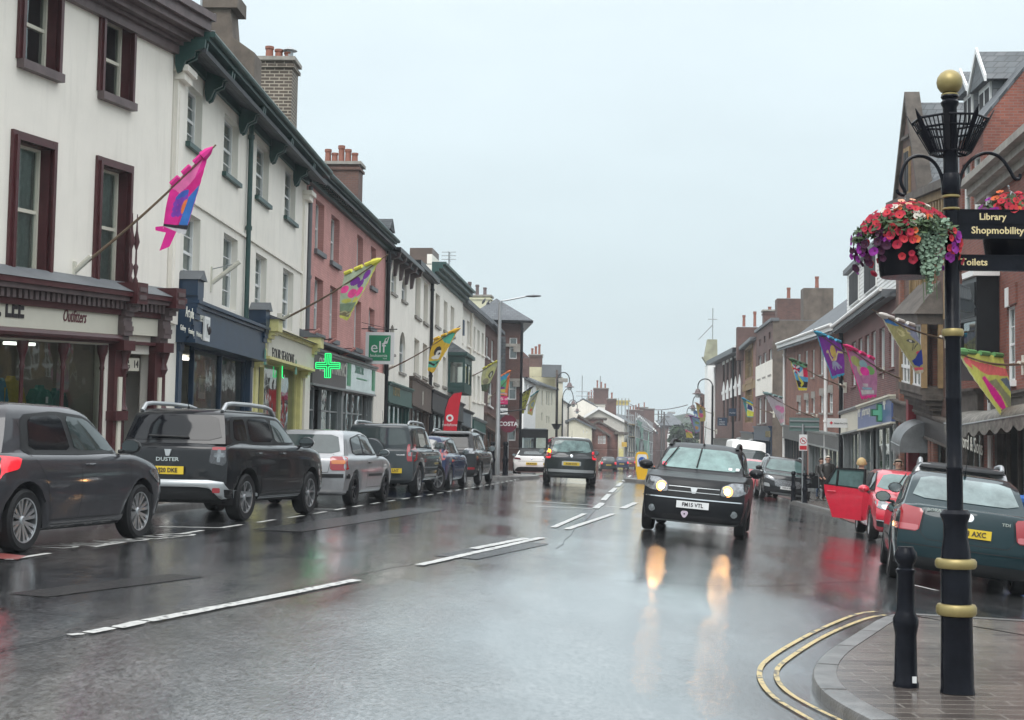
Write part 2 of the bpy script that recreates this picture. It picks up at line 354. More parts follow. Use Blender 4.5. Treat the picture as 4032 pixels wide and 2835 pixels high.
ragged(D(1395,1140), D(1425,1127), .15, M_mark, mb, 31)
ragged(D(1180,1124), D(1430,1141), .12, M_mark, mb, 32); ragged(D(1200,1136), D(1330,1141), .10, M_mark, mb, 33)
off = lambda y, d: V((kL(y)+d, y, 0))
for y0 in [13.2, 15.0]+[17.4+1.5*i for i in range(26)]:
 ribbon([off(y0,2.42), off(y0+.85,2.40)], .08, M_mark, mb)
for y0 in (18.9, 25.2, 31.4, 37.6, 43.7): ribbon([off(y0,2.42), off(y0,1.6)], .08, M_mark, mb)
ribbon([D(2045,1312), D(2100,1325)], .08, M_mark, mb); ribbon([D(1905,1155), D(1975,1205)], .09, M_mark, mb)
tag(mb.build('road_marking'), kind='structure')
mb = MB(); M_tar = mat('tar seam', (.008,.008,.009), .12, var=.3, vs=8); M_dk = mat('dark repair asphalt', (.016,.016,.018), .16, var=.5, vs=30, bump=.6, bs=60)
for L_ in (((0,1365),(120,1378),(260,1386)),((-20,1462),(155,1428),(330,1388),(640,1325),(930,1262)),((700,1128),(980,1120),(1250,1131),(1440,1150)),((1380,1300),(1700,1318),(1990,1300)),((1250,1230),(1290,1185),(1360,1120),(1400,1088))):
 P_ = [D(*q) for q in L_]; rr_ = random.Random(L_[0][0]); P_ = chaik_(P_) ; ribbon([q+V((rr_.uniform(-.03,.03), rr_.uniform(-.05,.05), 0)) for q in P_], .014, M_tar, mb, dz=.006, step=.15)
for A_, B_, w_ in (((1020,1250),(1190,1216),.5),((620,1190),(960,1140),.7),((60,1335),(420,1290),.35)):
 a, b_ = D(*A_), D(*B_); ribbon([a, b_], w_, M_dk, mb, dz=.005)
tag(mb.build('road_repair'), kind='structure')
M_mk = M_mark
tb = gp(p('m', 500, 1340)); te = gp(p('m', 1620, 1225)); d = (te-tb); ln = math.hypot(d.x, d.y); an = math.atan2(d.y, d.x)
tt = text_mesh('DISABLED', .62, M_mk, Matrix.Identity(4), None, 'road_lettering', ext=0)
bw_ = max(v.co.x for v in tt.data.vertices)
for v in tt.data.vertices:
 x, y = v.co.x*ln/bw_, v.co.y*1.0
 wx, wy = tb.x+x*math.cos(an)-y*math.sin(an), tb.y+x*math.sin(an)+y*math.cos(an); v.co = (wx, wy, G(wx,wy)+.010)
tag(tt, kind='structure')
mb = MB()
YL = [(1965,1372),(1925,1376),(1880,1393),(1820,1420),(1760,1453),(1715,1483),(1700,1505),(1706,1535),(1735,1568),(1790,1600),(1850,1635)]
YR = [(1985,1380),(1950,1385),(1895,1405),(1838,1432),(1785,1465),(1748,1492),(1738,1510),(1745,1535),(1775,1562),(1835,1594),(1900,1625)]
for Y_ in (YL, YR):
 pts = [gp(p('z',*q)) for q in Y_]
 for _ in range(2): pts = [pts[0]]+[x for a, b in zip(pts, pts[1:]) for x in (a.lerp(b,.25), a.lerp(b,.75))]+[pts[-1]]
 ribbon(pts, .036, M_yel, mb)
tag(mb.build('road_yellow_line'), kind='structure')
mb = MB(); A_ = [gp(p('z',*q)) for q in ((1725,1108),(1790,1113),(1885,1140),(1945,1180),(1905,1170),(1800,1128))]
def fan(pts, m, mb, n=8):
 k = len(pts)//2; top = pts[:k]; bot = pts[k:][::-1]
 def fn(u, v):
  a = lerp_path(top, u); b = lerp_path(bot, u); q = a.lerp(b, v); return (q.x, q.y, G(q.x,q.y)+.010)
 mb.grid(fn, 24, n, m)
def lerp_path(P, t):
 t = t*(len(P)-1); i = min(int(t), len(P)-2); return P[i].lerp(P[i+1], t-i)
fan(A_, M_red, mb); fan([gp(p('z',*q)) for q in ((1150,1066),(1232,1064),(1236,1068),(1160,1071))], M_red, mb)
fan([gp(p('z',*q)) for q in ((-60,1235),(60,1248),(40,1256),(-60,1252))], M_red, mb)
tag(mb.build('road_red_surface'), kind='structure')
# ------------------------------------------------------------------ pavements
M_pave = brick('wet paving', (.072,.060,.054), (.135,.115,.10), (.20,.18,.16), bw=.5, rh=.15, ms=.008, rough=.22, mode='xy', bump=.4, off=.37, var=.45)
M_kerb = mat('granite kerb', (.13,.128,.125), .3, var=.45, vs=5, bump=.5, bs=60, stain=.4)
def kerbline(pts, m, mb, w=.14, h=.12):
 """pts: outer edge on the road, left-hand side is the road"""
 n = len(pts)
 ed = []
 for i, q in enumerate(pts):
  t = (pts[min(i+1,n-1)]-pts[max(i-1,0)]); t.z = 0; t.normalize(); ed.append(V((t.y,-t.x,0)))
 zz = [G(q.x,q.y) for q in pts]
 vs = []
 for q, e, z in zip(pts, ed, zz):
  for o_, dz in ((0,-.1),(0,h-.03),(.015,h-.006),(.04,h),(w,h)): vs.append((q.x+e.x*o_, q.y+e.y*o_, z+dz))
 mb.add(vs, [[i*5+k, (i+1)*5+k, (i+1)*5+k+1, i*5+k+1] for i in range(n-1) for k in range(4)], m)
 return [V((q.x+e.x*w, q.y+e.y*w, z+h-.003)) for q, e, z in zip(pts, ed, zz)]
ysl = [-8+1.2*i for i in range(170)]
kb = MB(); pv = MB()
pts = [V((kL(y), y, 0)) for y in ysl][::-1]
inn = kerbline(pts, M_kerb, kb)
def leftpave(inn, xo=-16):
 rows = []
 for q in inn: rows.append([(q.x,q.y,q.z),(q.x-1.2,q.y,q.z+.02),(q.x-2.6,q.y,q.z+.04),(q.x-14,q.y,q.z+.05)])
 vs = [c for r_ in rows for c in r_]; n = 4
 pv.add(vs, [[i*n+k,(i+1)*n+k,(i+1)*n+k+1,i*n+k+1] for i in range(len(rows)-1) for k in range(n-1)], M_pave)
leftpave(inn)
bo = [V((kL(63)+.02,63,0)), V((kL(63)+1.2,62.6,0)), V((1.35,60,0)), V((1.0,57,0)), V((.35,55.2,0)), V((-.9,54.6,0)), V((kL(54.4)+.02,54.4,0))]
def chaik(P, n=2):
 for _ in range(n): P = [P[0]]+[x for a, b in zip(P, P[1:]) for x in (a.lerp(b,.25), a.lerp(b,.75))]+[P[-1]]
 return P
bo = chaik(bo); inn = kerbline(bo, M_kerb, kb)
c = V((kL(58)+.3, 58.5, .21)); pv.add([c]+[(q.x,q.y,.213) for q in inn], [[0,i+1,i+2] for i in range(len(inn)-1)], M_pave)
isl = []
for i in range(24):
 a = 2*math.pi*i/24; isl.append(V((5.55+.62*math.cos(a), 62+1.9*math.sin(a), 0)))
isl.append(isl[0]); isl = isl[::-1]; inn = kerbline(isl, M_kerb, kb); pv.add(inn[:-1], [list(range(24))], M_pave)
ysr = [14+.75*i for i in range(70)]+[66.5+2.5*i for i in range(60)]
pts = [V((kR(y), y, 0)) for y in ysr]
inn = kerbline(pts, M_kerb, kb)
rows = [[(q.x,q.y,q.z),(q.x+1.5,q.y,q.z-.03),(q.x+3,q.y,q.z-.05),(q.x+40,q.y,q.z-.1)] for q in inn]
vs = [c for r_ in rows for c in r_]; pv.add(vs, [[i*4+k,i*4+k+1,(i+1)*4+k+1,(i+1)*4+k] for i in range(len(rows)-1) for k in range(3)], M_pave)
PZ = -.25+CZ-1.2
def onz(q, z):
 d = ray(q); t = (z-CZ)/d.z; return V((0,0,CZ))+d*t
cor = [onz(p('z',*q), PZ) for q in ((2100,1700),(1965,1618),(1880,1575),(1832,1540),(1815,1503),(1842,1462),(1910,1420),(1988,1372),(2060,1374),(2300,1388),(2700,1412))]
cor = chaik(cor, 2)
def kerb_flat(pts, z, mb, w=.16, h=.16):
 n = len(pts); vs = []; inn = []
 for i, q in enumerate(pts):
  t = (pts[min(i+1,n-1)]-pts[max(i-1,0)]); t.z = 0; t.normalize(); e = V((t.y,-t.x,0))
  for o_, dz in ((-.0,-h),(0,-.03),(.012,-.008),(.035,0),(w,0)): vs.append((q.x+e.x*o_, q.y+e.y*o_, z+dz))
  inn.append(V((q.x+e.x*w, q.y+e.y*w, z-.004)))
 mb.add(vs, [[i*5+k,(i+1)*5+k,(i+1)*5+k+1,i*5+k+1] for i in range(n-1) for k in range(4)], M_kerb)
 return inn
inn = kerb_flat(cor, PZ, kb)
nearp = MB(); nearp.add([V((6.5,6.5,PZ-.004))]+inn+[V((14,13,PZ-.004)),V((14,2,PZ-.004)),V((3.5,3,PZ-.004))], [[0,i,i+1] for i in range(1,len(inn)+3)]+[[0,len(inn)+3,1]], M_pave)
M_joint = mat('kerb joint', (.05,.045,.04), .9, var=0)
acc = 0
jb = MB()
for a, b in zip(cor, cor[1:]):
 acc += (b-a).length
 if acc > .9:
  acc = 0; t = (b-a).normalized(); e = V((t.y,-t.x,0)); q = b
  jb.add([q+e*.0+t*.009+V((0,0,.002)), q+e*.16+t*.009+V((0,0,.002)), q+e*.16-t*.009+V((0,0,.002)), q-t*.009+V((0,0,.002))], [(0,1,2,3)], M_joint)
  jb.add([q-e*.002+t*.004, q-e*.002-t*.004, q-e*.002-t*.004-V((0,0,.15)), q-e*.002+t*.004-V((0,0,.15))], [(0,1,2,3)], M_joint)
struct('kerb_joint', jb)
struct('kerb', kb); struct('pavement', pv); struct('corner_pavement', nearp)
# ------------------------------------------------------------------ buildings
M_frame = mat('white window frame', (.74,.75,.74), .4, var=.08)
M_curtain = mat('net curtain', (.78,.78,.73), .9, var=.2, vs=12)
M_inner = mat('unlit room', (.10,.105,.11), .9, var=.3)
def cutwall(mb, x0, x1, z0, z1, ops, y, dep, m, mr=None):
 """front face at y with rectangular openings and their reveals"""
 mr = mr or m
 xs = sorted({x0, x1}|{v for o in ops for v in (o[0], o[2]) if x0 < v < x1}); zs = sorted({z0, z1}|{v for o in ops for v in (o[1], o[3]) if z0 < v < z1})
 for a, b in zip(xs, xs[1:]):
  for c, d in zip(zs, zs[1:]):
   cx, cz = (a+b)/2, (c+d)/2
   if any(o[0] < cx < o[2] and o[1] < cz < o[3] for o in ops): continue
   mb.poly([(a,y,c),(b,y,c),(b,y,d),(a,y,d)], m)
 for o in ops:
  a, c, b, d = o[:4]; e = y+dep
  mb.poly([(a,y,c),(a,e,c),(a,e,d),(a,y,d)], mr); mb.poly([(b,y,c),(b,e,c),(b,e,d),(b,y,d)], mr)
  mb.poly([(a,y,c),(b,y,c),(b,e,c),(a,e,c)], mr); mb.poly([(a,y,d),(b,y,d),(b,e,d),(a,e,d)], mr)
class Bld:
 def __init__(s, name, label, pa, Za, pb, Zb, base=None, D=8, wall=None, cat='building', loc_z=None):
  """pa, pb: photo points of the two eave ends (street side); a is the end at local x=0"""
  s.A, s.B = W(pa, Za), W(pb, Zb); u = s.B-s.A; s.W = math.hypot(u.x, u.y); s.u = V((u.x, u.y, 0))/s.W; s.n = V((-s.u.y, s.u.x, 0))
  s.base = base if base is not None else min(G(s.A.x, s.A.y), G(s.B.x, s.B.y))+.1
  s.k = (s.B.z-s.A.z)/s.W; s.H = s.A.z-s.base; s.D = D; s.wall = wall
  s.ax = math.atan2(s.u.y, s.u.x); s.o = thing(name, label, cat, (s.A.x, s.A.y, s.base), s.ax)
  s.T = Matrix(((1,0,0,0),(0,1,0,0),(s.k,0,1,0),(0,0,0,1)))
  s.ops = []; s.wins = []; s.z0 = -.6; s.mb = MB(s.T)
  s.T2 = lambda x: s.T
 def loc(s, q, y=0.):
  d = ray(q); A = s.A+s.n*y; C = V((0,0,CZ))
  t = ((A.x-C.x)*s.n.x+(A.y-C.y)*s.n.y)/(d.x*s.n.x+d.y*s.n.y); w_ = C+d*t; v = w_-s.A
  x = v.x*s.u.x+v.y*s.u.y; return x, w_.z-s.base-s.k*x
 def locx(s, q, x):
  d = ray(q); O = s.A+s.u*x; C = V((0,0,CZ)); t = ((O.x-C.x)*s.u.x+(O.y-C.y)*s.u.y)/(d.x*s.u.x+d.y*s.u.y)
  w_ = C+d*t; v = w_-s.A; return v.x*s.n.x+v.y*s.n.y, w_.z-s.base-s.k*x
 def win(s, q1, q2, style='sash', fm=None, dep=.16, cols=1, rows=2, sill=None, surround=None, curtain=None, glass=None, sname='sill', w=None, name='window'):
  a = s.loc(q1); b = s.loc(q2); x0, x1 = min(a[0], b[0]), max(a[0], b[0]); z0, z1 = min(a[1], b[1]), max(a[1], b[1])
  if w: x1 = x0+w
  s.ops.append((x0, z0, x1, z1)); s.wins.append((x0,z0,x1,z1,style,fm or M_frame,dep,cols,rows,sill,surround,curtain,glass or M_glass,sname,name)); return x0,z0,x1,z1
 def winr(s, x0, z0, x1, z1, style='sash', fm=None, dep=.16, cols=1, rows=2, sill=None, surround=None, curtain=None, glass=None, name='window'):
  s.ops.append((x0, z0, x1, z1)); s.wins.append((x0,z0,x1,z1,style,fm or M_frame,dep,cols,rows,sill,surround,curtain,glass or M_glass,'sill',name))
 def mk(s): return MB(s.T)
 def part(s, name, mb, parent=None, **k): return mb.build(name, parent or s.o, **k)
 def finish(s, roofm=None, rise=2.2, ov=.35, ridge=None, hgap=0, side=None, gable=True, back=None):
  W_, H, D, m = s.W, s.H, s.D, s.wall; side = side or m; mb = s.mb
  cutwall(mb, 0, W_, s.z0, H, s.ops, 0, .2, m)
  yr = ridge or D/2
  for x in (0, W_):
   if gable and roofm: mb.poly([(x,0,s.z0),(x,D,s.z0),(x,D,H),(x,yr,H+rise-.05),(x,0,H)], side)
   else: mb.poly([(x,0,s.z0),(x,D,s.z0),(x,D,H),(x,0,H)], side)
  mb.poly([(0,D,s.z0),(W_,D,s.z0),(W_,D,H),(0,D,H)], side)
  s.part('wall', mb)
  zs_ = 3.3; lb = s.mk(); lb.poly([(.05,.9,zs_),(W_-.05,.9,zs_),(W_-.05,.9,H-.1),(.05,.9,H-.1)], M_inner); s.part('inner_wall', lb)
  if roofm:
   rb = s.mk(); t = .10; sl = rise/yr
   z_ = H-ov*sl
   rb.prism([(0-.02,-ov,z_+.0),(-.02,yr,H+rise),(-.02,yr,H+rise+t),(-.02,-ov,z_+t)], (W_+.04,0,0), roofm)
   rb.prism([(0-.02,yr,H+rise),(-.02,D+.2,H-.1),(-.02,D+.2,H-.1+t),(-.02,yr,H+rise+t)], (W_+.04,0,0), roofm)
   r = s.part('roof', rb)
   cp = s.mk(); cp.tube([(-.02,yr,H+rise+t+.02),(W_+.02,yr,H+rise+t+.02)], .09, M_lead, 6); s.part('ridge_tile', cp, r)
  elif back != 'none':
   rb = s.mk(); rb.box(0,.0,H-.02,W_,D,H+.03,M_lead); s.part('roof', rb)
  for wn in s.wins: s.mkwin(*wn)
  return s
 def mkwin(s, x0,z0,x1,z1,style,fm,dep,cols,rows,sill,surround,curtain,glass,sname,name):
  mb = s.mk(); f = .055 if style != 'shop' else .05; y0, y1 = dep-.05, dep+.03
  if style == 'blank':
   mb.poly([(x0,dep+.0,z0),(x1,dep,z0),(x1,dep,z1),(x0,dep,z1)], fm); wo = s.part('blind_window', mb)
  else:
   mb.box(x0,y0,z0,x0+f,y1,z1,fm); mb.box(x1-f,y0,z0,x1,y1,z1,fm); mb.box(x0+f,y0,z0,x1-f,y1,z0+f*1.3,fm); mb.box(x0+f,y0,z1-f,x1-f,y1,z1,fm)
   zm = (z0+z1)/2
   if style in ('sash','arch'):
    mb.box(x0+f,y0+.02,zm-.03,x1-f,y1+.02,zm+.03,fm)
    for i in range(1, cols): x = lerp(x0+f, x1-f, i/cols); mb.box(x-.012,y0+.035,z0+f,x+.012,y1-.02,z1-f,fm)
    if rows > 2:
     for i in range(1, rows):
      z = lerp(z0+f, z1-f, i/rows)
      if abs(z-zm) > .1: mb.box(x0+f,y0+.037,z-.012,x1-f,y1-.022,z+.012,fm)
   elif style == 'case':
    for i in range(1, cols): x = lerp(x0+f, x1-f, i/cols); mb.box(x-.03,y0+.005,z0+f,x+.03,y1-.005,z1-f,fm)
    for i in range(1, rows): z = lerp(z0+f, z1-f, i/rows); mb.box(x0+f,y0+.012,z-.02,x1-f,y1-.012,z+.02,fm)
   if style == 'arch':
    xc, r = (x0+x1)/2, (x1-x0)/2; pts = [(xc+r*math.cos(math.pi*i/12), -.004, z1-r+r*math.sin(math.pi*i/12)) for i in range(13)]
    for a_, b_, cx in ((0,6,x1),(6,12,x0)): mb.prism(pts[a_:b_+1]+[(cx,-.004,z1+.002)], (0,dep,0), s.wall)
   wo = s.part(name, mb)
   g = s.mk(); g.poly([(x0+.02,dep+.005,z0+.02),(x1-.02,dep+.005,z0+.02),(x1-.02,dep+.005,z1-.02),(x0+.02,dep+.005,z1-.02)], glass); s.part('pane', g, wo, recalc=False)
   if curtain:
    cb = s.mk(); wv = x1-x0
    for a_, b_ in curtain:
     cb.grid(lambda u, v: (lerp(x0+a_*wv, x0+b_*wv, u), dep+.075+.022*math.sin(u*(b_-a_)*wv*46), lerp(z0, z1, v)), max(8, int((b_-a_)*wv*30)), 1, M_curtain)
    s.part('curtain', cb, wo, ang=80)
  if sill:
   sb = s.mk(); sm_, sp, sh = sill; sb.box(x0-.1,-sp,z0-sh,x1+.1,dep-.05,z0,sm_); s.part('sill', sb, wo)
  if surround:
   sm_, sw = surround; sb = s.mk()
   for ww, pr in ((sw, .05), (sw*.5, .085)):
    sb.box(x0-ww,-pr,z0,x0+.002,.02,z1+ww,sm_); sb.box(x1-.002,-pr,z0,x1+ww,.02,z1+ww,sm_); sb.box(x0-.001,-pr+.002,z1-.002,x1+.001,.02,z1+ww-.002,sm_)
   sb.box(x0-.002,-.002,z0,x0+.012,dep-.03,z1,sm_); sb.box(x1-.012,-.002,z0,x1+.002,dep-.03,z1,sm_); sb.box(x0,-.002,z1-.012,x1,dep-.03,z1+.003,sm_)
   s.part('surround', sb, wo)
  return wo
 def text(s, txt, q, size, m, y=-.2, name='lettering', x=None, z=None, parent=None, rot=0, fit=None, **k):
  if x is None: x, z = s.loc(q, y)
  M = s.T @ Matrix.Translation((x, y, z)) @ Matrix.Rotation(-rot, 4, 'Y') @ UP
  if fit: o_ = text_mesh(txt, size, m, Matrix.Identity(4), None); k['sx'] = (s.loc(fit, y)[0]-x)/max(v.co.x for v in o_.data.vertices); bpy.data.objects.remove(o_)
  return text_mesh(txt, size, m, M, parent or s.o, name, **k)
def pots(mb_fn, spots, r=.13, h=.55, m=None):
 for x, y, z in spots:
  mb = mb_fn(); mb.lathe([(r*1.15,0),(r,.06),(r*.9,h*.8),(r*1.1,h*.82),(r*1.1,h),(r*.8,h),(r*.75,h*.6)], m, 12, (x,y,z), cap=False); yield mb
M_clay = mat('terracotta', (.24,.09,.06), .7, var=.25, vs=6)
M_chbr = brick('chimney brick', (.06,.045,.034), (.10,.075,.055), (.34,.30,.24), bw=.30, rh=.105, ms=.018, var=.35)
M_redchbr = brick('red chimney brick', (.11,.05,.04), (.15,.07,.05), (.12,.09,.075))
def chimney(b, x, y, z0, z1, wx, wy, m, np=4, cap=True, potm=None, ph=.5, along='y'):
 mb = b.mk(); mb.box(x-wx/2,y-wy/2,z0,x+wx/2,y+wy/2,z1,m)
 if cap: mb.box(x-wx/2-.07,y-wy/2-.07,z1-.22,x+wx/2+.07,y+wy/2+.07,z1-.12,m); mb.box(x-wx/2-.1,y-wy/2-.1,z1,x+wx/2+.1,y+wy/2+.1,z1+.12,M_stone)
 c = b.part('chimney', mb)
 L_ = wy if along == 'y' else wx
 for i in range(np):
  t = (i+.5)/np-.5
  for pm in pots(b.mk, [(x+(t*L_*.85 if along == 'x' else 0), y+(t*L_*.85 if along == 'y' else 0), z1+.1)], m=potm or M_clay, h=ph*(1+.25*((i*7)%3-1))): b.part('chimney_pot', pm, c)
 return c
def chimpx(b, xn, dx, q0, q1, zb, m, np=3, ph=.5, potm=None, cap=True):
 """stack whose face towards the street end lies in the cross plane x=xn, between two photo points"""
 (ya, za), (yb, zb2) = b.locx(q0, xn), b.locx(q1, xn); z1 = max(za, zb2)
 return chimney(b, xn+dx/2, (ya+yb)/2, zb, z1, abs(dx), abs(yb-ya), m, np=np, ph=ph, potm=potm, cap=cap)
PR = random.Random(11); PM = [mat('poster %d' % i, c_, .6, var=.35, vs=8) for i, c_ in enumerate(((.62,.62,.6),(.5,.45,.35),(.45,.06,.06),(.10,.2,.32),(.6,.6,.55),(.15,.3,.15)))]
M_tube = mat('ceiling fill tube', (.9,.9,.85), .5, var=0, emit=(1,.95,.85), es=3)  # emissive strips added to brighten shop interiors
def stall(b, x0, x1, zf, cols, m, mglass=None, door=None, riser=.5, pil=.18, interior=True, mull=.06, fasc=None, fh=.6, fm=None, name='shopfront', prj=.0, fp=.16, transom=None, intm=None):
 """shop front filling an opening x0..x1, 0..zf with fascia above"""
 b.ops.append((x0, .02, x1, zf)); mg = mglass or M_glass
 mb = b.mk(); y = .12-prj
 for x in (x0, x1-pil): mb.box(x,-.06,.02,x+pil,.14,zf,m); mb.box(x-.02,-.085,.02,x+pil+.02,-.055,.35,m); mb.box(x-.02,-.085,zf-.2,x+pil+.02,-.055,zf,m)
 xa, xb = x0+pil, x1-pil
 d0, d1 = (door if door else (None, None))
 for a, c in ([(xa, xb)] if not door else [(xa, d0), (d1, xb)]):
  if c-a < .1: continue
  mb.box(a,y-.08,.02,c,y+.05,riser,m); mb.box(a,y-.11,riser,c,y+.06,riser+.06,m)
  n = max(1, round((c-a)/cols)); mb.box(a,y-.05,zf-.08,c,y+.04,zf-.001,m)
  for i in range(n+1): x = lerp(a, c-mull, i/n); mb.box(x,y-.06,riser+.061,x+mull,y+.045,zf-.081,m)
  if transom: mb.box(a,y-.045,transom,c,y+.035,transom+.05,m)
  g = b.mk(); g.poly([(a,y,riser),(c,y,riser),(c,y,zf-.05),(a,y,zf-.05)], mg); b.part('shop_window', g, recalc=False)
  for i in range(2):
   if PR.random() < .75:
    x = PR.uniform(a+.15, max(a+.2, c-.8)); z = PR.uniform(riser+.25, 1.5); w_, h_ = PR.choice(((.3,.42),(.42,.6),(.6,.42))); g = b.mk(); g.box(x,y+.03,z,min(x+w_, c-.08),y+.04,z+h_,PR.choice(PM)); b.part('window_poster', g)
    if intm is None and fasc is not None and PR.random() < .8: g = b.mk(); g.box(x-.1,y+.35,riser,x+.6,y+.75,riser+PR.uniform(.3,.9),PR.choice(PM)); b.part('window_display', g)
 sf = b.part(name, mb)
 if door:
  db = b.mk(); yd = y+.55; dw = d1-d0
  db.box(d0,yd,.02,d0+.09,yd+.05,2.15,m); db.box(d1-.09,yd,.02,d1,yd+.05,2.15,m); db.box(d0+.09,yd,.02,d1-.09,yd+.05,.3,m); db.box(d0+.09,yd,2.05,d1-.09,yd+.05,2.15,m); db.box(d0+.09,yd,1.0,d1-.09,yd+.05,1.08,m)
  db.poly([(d0+.09,yd+.02,.3),(d1-.09,yd+.02,.3),(d1-.09,yd+.02,2.05),(d0+.09,yd+.02,2.05)], mg); dr = b.part('door', db)
  hb = b.mk(); hb.tube([(d1-.13,yd-.05,1.0),(d1-.13,yd-.05,1.25)], .012, M_steel, 6); b.part('door_handle', hb, dr)
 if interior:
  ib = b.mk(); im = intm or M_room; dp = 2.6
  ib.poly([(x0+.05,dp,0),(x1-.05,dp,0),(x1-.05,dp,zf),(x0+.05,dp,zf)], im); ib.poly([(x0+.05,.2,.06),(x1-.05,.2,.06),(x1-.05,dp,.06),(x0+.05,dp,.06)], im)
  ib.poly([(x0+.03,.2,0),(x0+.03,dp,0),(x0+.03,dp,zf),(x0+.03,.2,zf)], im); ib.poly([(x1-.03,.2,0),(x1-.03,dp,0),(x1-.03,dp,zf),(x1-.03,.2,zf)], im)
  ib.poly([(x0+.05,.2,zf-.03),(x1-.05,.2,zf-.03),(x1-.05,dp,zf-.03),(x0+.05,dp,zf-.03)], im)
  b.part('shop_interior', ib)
  if intm is not None:
   for k in (.3,.7): g = b.mk(); xx = lerp(x0,x1,k); g.box(xx-.5,1.1,zf-.12,xx+.5,1.25,zf-.06,M_tube); b.part('ceiling_fill_lamp', g); b.ops_deep = getattr(b,'ops_deep',[])+[(x0,x1)]  # added strips, no fitting known here, to light the shop inside
 if fasc is not None:
  fb = b.mk(); fb.box(x0-.02,-fp,zf+.02,x1+.02,-.001,zf+fh,fasc); b.part('fascia', fb)
  cb = b.mk(); cm = fm or m
  cb.box(x0-.06,-fp-.05,zf+fh,x1+.06,-.001,zf+fh+.07,cm); cb.box(x0-.09,-fp-.11,zf+fh+.071,x1+.09,-.001,zf+fh+.14,cm); cb.box(x0-.04,-fp-.04,zf-.05,x1+.04,-.001,zf+.019,cm)
  b.part('cornice', cb)
 return sf
def pipe(b, x, z0, z1, m, r=.05, y=-.09):
 mb = b.mk(); mb.tube([(x,y,z0),(x,y,z1)], r, m, 8)
 for z in (z0+.4, (z0+z1)/2, z1-.4): mb.tube([(x,y,z-.05),(x,y,z+.05)], r*1.35, m, 8)
 return b.part('downpipe', mb)
def gutter(b, m, y=-.42, z=None, r=.075, x0=0, x1=None):
 z = b.H-.12 if z is None else z; mb = b.mk(); mb.tube([(x0,y,z),(b.W if x1 is None else x1,y,z)], r, m, 8); return b.part('gutter', mb)
M_cream = mat('cream painted render', (.85,.80,.72), .7, var=.07, vs=.7, stain=.16, bump=.15, bs=25)
M_cream2 = mat('white painted render', (.82,.78,.70), .7, var=.08, vs=.8, stain=.18, bump=.15, bs=25)
M_maroon = mat('maroon paint', (.072,.018,.020), .35, var=.25, vs=5)
M_brownst = mat('brown painted stone', (.12,.085,.085), .5, var=.35, vs=4, stain=.3)
M_frcream = mat('cream sash paint', (.66,.63,.53), .4, var=.06)
M_green = mat('dark green paint', (.018,.062,.056), .45, var=.3, vs=3)
M_navy = mat('navy shop paint', (.012,.036,.075), .4, var=.2, vs=3)
M_yellow = mat('pale yellow shop paint', (.68,.63,.27), .45, var=.15, vs=3)
M_pink = brick('pink painted brick', (.50,.24,.215), (.55,.27,.24), (.43,.195,.175), ms=.007, bump=.5, var=.2)
M_render = mat('grey brown render', (.13,.105,.085), .85, var=.45, vs=1.6, bump=.4, bs=18, stain=.45)
M_gilt = mat('cream lettering', (.75,.74,.66), .5, var=0)
M_blk = mat('black lettering', (.02,.015,.018), .5, var=0)
P = p
# ---- outfitters, cream with maroon windows
b = Bld('outfitters_shop', 'cream rendered building with maroon window surrounds and a maroon outfitters shopfront, nearest on the left', P('z',-150,-245), 19.9, P('z',392,52), 27.3, base=.2, wall=M_cream)
L1 = b
sil = (M_brownst, .13, .14); sur = (M_maroon, .14)
xa, za, xb, zb = b.win(P('a',656,85), P('a',818,655), dep=.22, sill=sil, surround=sur, fm=M_frcream, curtain=[(0,.6)])
ww = xb-xa
lx, lz0, lx1, lz1 = b.win(P('a',632,1045), P('c',775,375), dep=.22, sill=sil, surround=sur, fm=M_frcream, curtain=[(0,1)], w=ww)
u0, v0 = b.loc(P('a',102,825)); b.winr(u0, lz0, u0+ww, lz1, dep=.22, sill=sil, surround=sur, fm=M_frcream, curtain=[(0,1)])
u1, v1 = b.loc(P('a',130,380)); b.winr(u1, za, u1+ww, zb, dep=.22, sill=sil, surround=sur, fm=M_frcream, curtain=[(0,.5)])
step = xa-u1
for k in (1, 2): b.winr(u1-step*k, za, u1-step*k+ww, zb, dep=.22, sill=sil, surround=sur, fm=M_frcream); b.winr(u0-step*k, lz0, u0-step*k+ww, lz1, dep=.22, sill=sil, surround=sur, fm=M_frcream)
zf = b.loc(P('c',735,590), -.28)[1]-.04; zb_ = b.loc(P('c',720,672), -.15)[1]
xd0, xd1 = b.loc(P('c',775,900))[0], b.loc(P('c',955,900))[0]
xp1 = b.loc(P('c',715,900))[0]
b.ops.append((-.0+.3, .02, xp1-.28, zb_-.1)); b.ops.append((xd0, .02, xd1, zb_-.32))
mb = b.mk(); x0, x1 = .3, xp1-.28; zt = zb_-.1
mb.box(x0,-.02,.02,x1,.14,.55,M_maroon); mb.box(x0,-.1,.55,x1,.14,.62,M_maroon); mb.box(x0,-.03,zt-.09,x1,.14,zt,M_frcream)
b.part('stall_riser', mb)
for q in (P('c',150,850), P('c',408,900), P('c',655,950)):
 x = b.loc(q, .0)[0]; cb = b.mk()
 cb.lathe([(.06,.62),(.045,.7),(.035,.95),(.032,zt-.55),(.05,zt-.5),(.035,zt-.45),(.06,zt-.3),(.09,zt-.22),(.10,zt-.09)], M_maroon, 10, (x,.03,0)); b.part('window_column', cb)
g = b.mk(); g.poly([(x0,.1,.6),(x1,.1,.6),(x1,.1,zt-.08),(x0,.1,zt-.08)], glassm('shop glass', clear=.8, refl=.35)); b.part('shop_window', g, recalc=False)
zc_ = zf+.17; fb = b.mk(); fb.box(-.2,-.14,zb_-.02,xp1-.12,-.001,zc_+.0,M_frcream); fb.box(xp1+.28,-.14,zb_+.02,xd1+.25,-.001,zc_-.01,M_frcream); b.part('fascia', fb)
cb = b.mk()
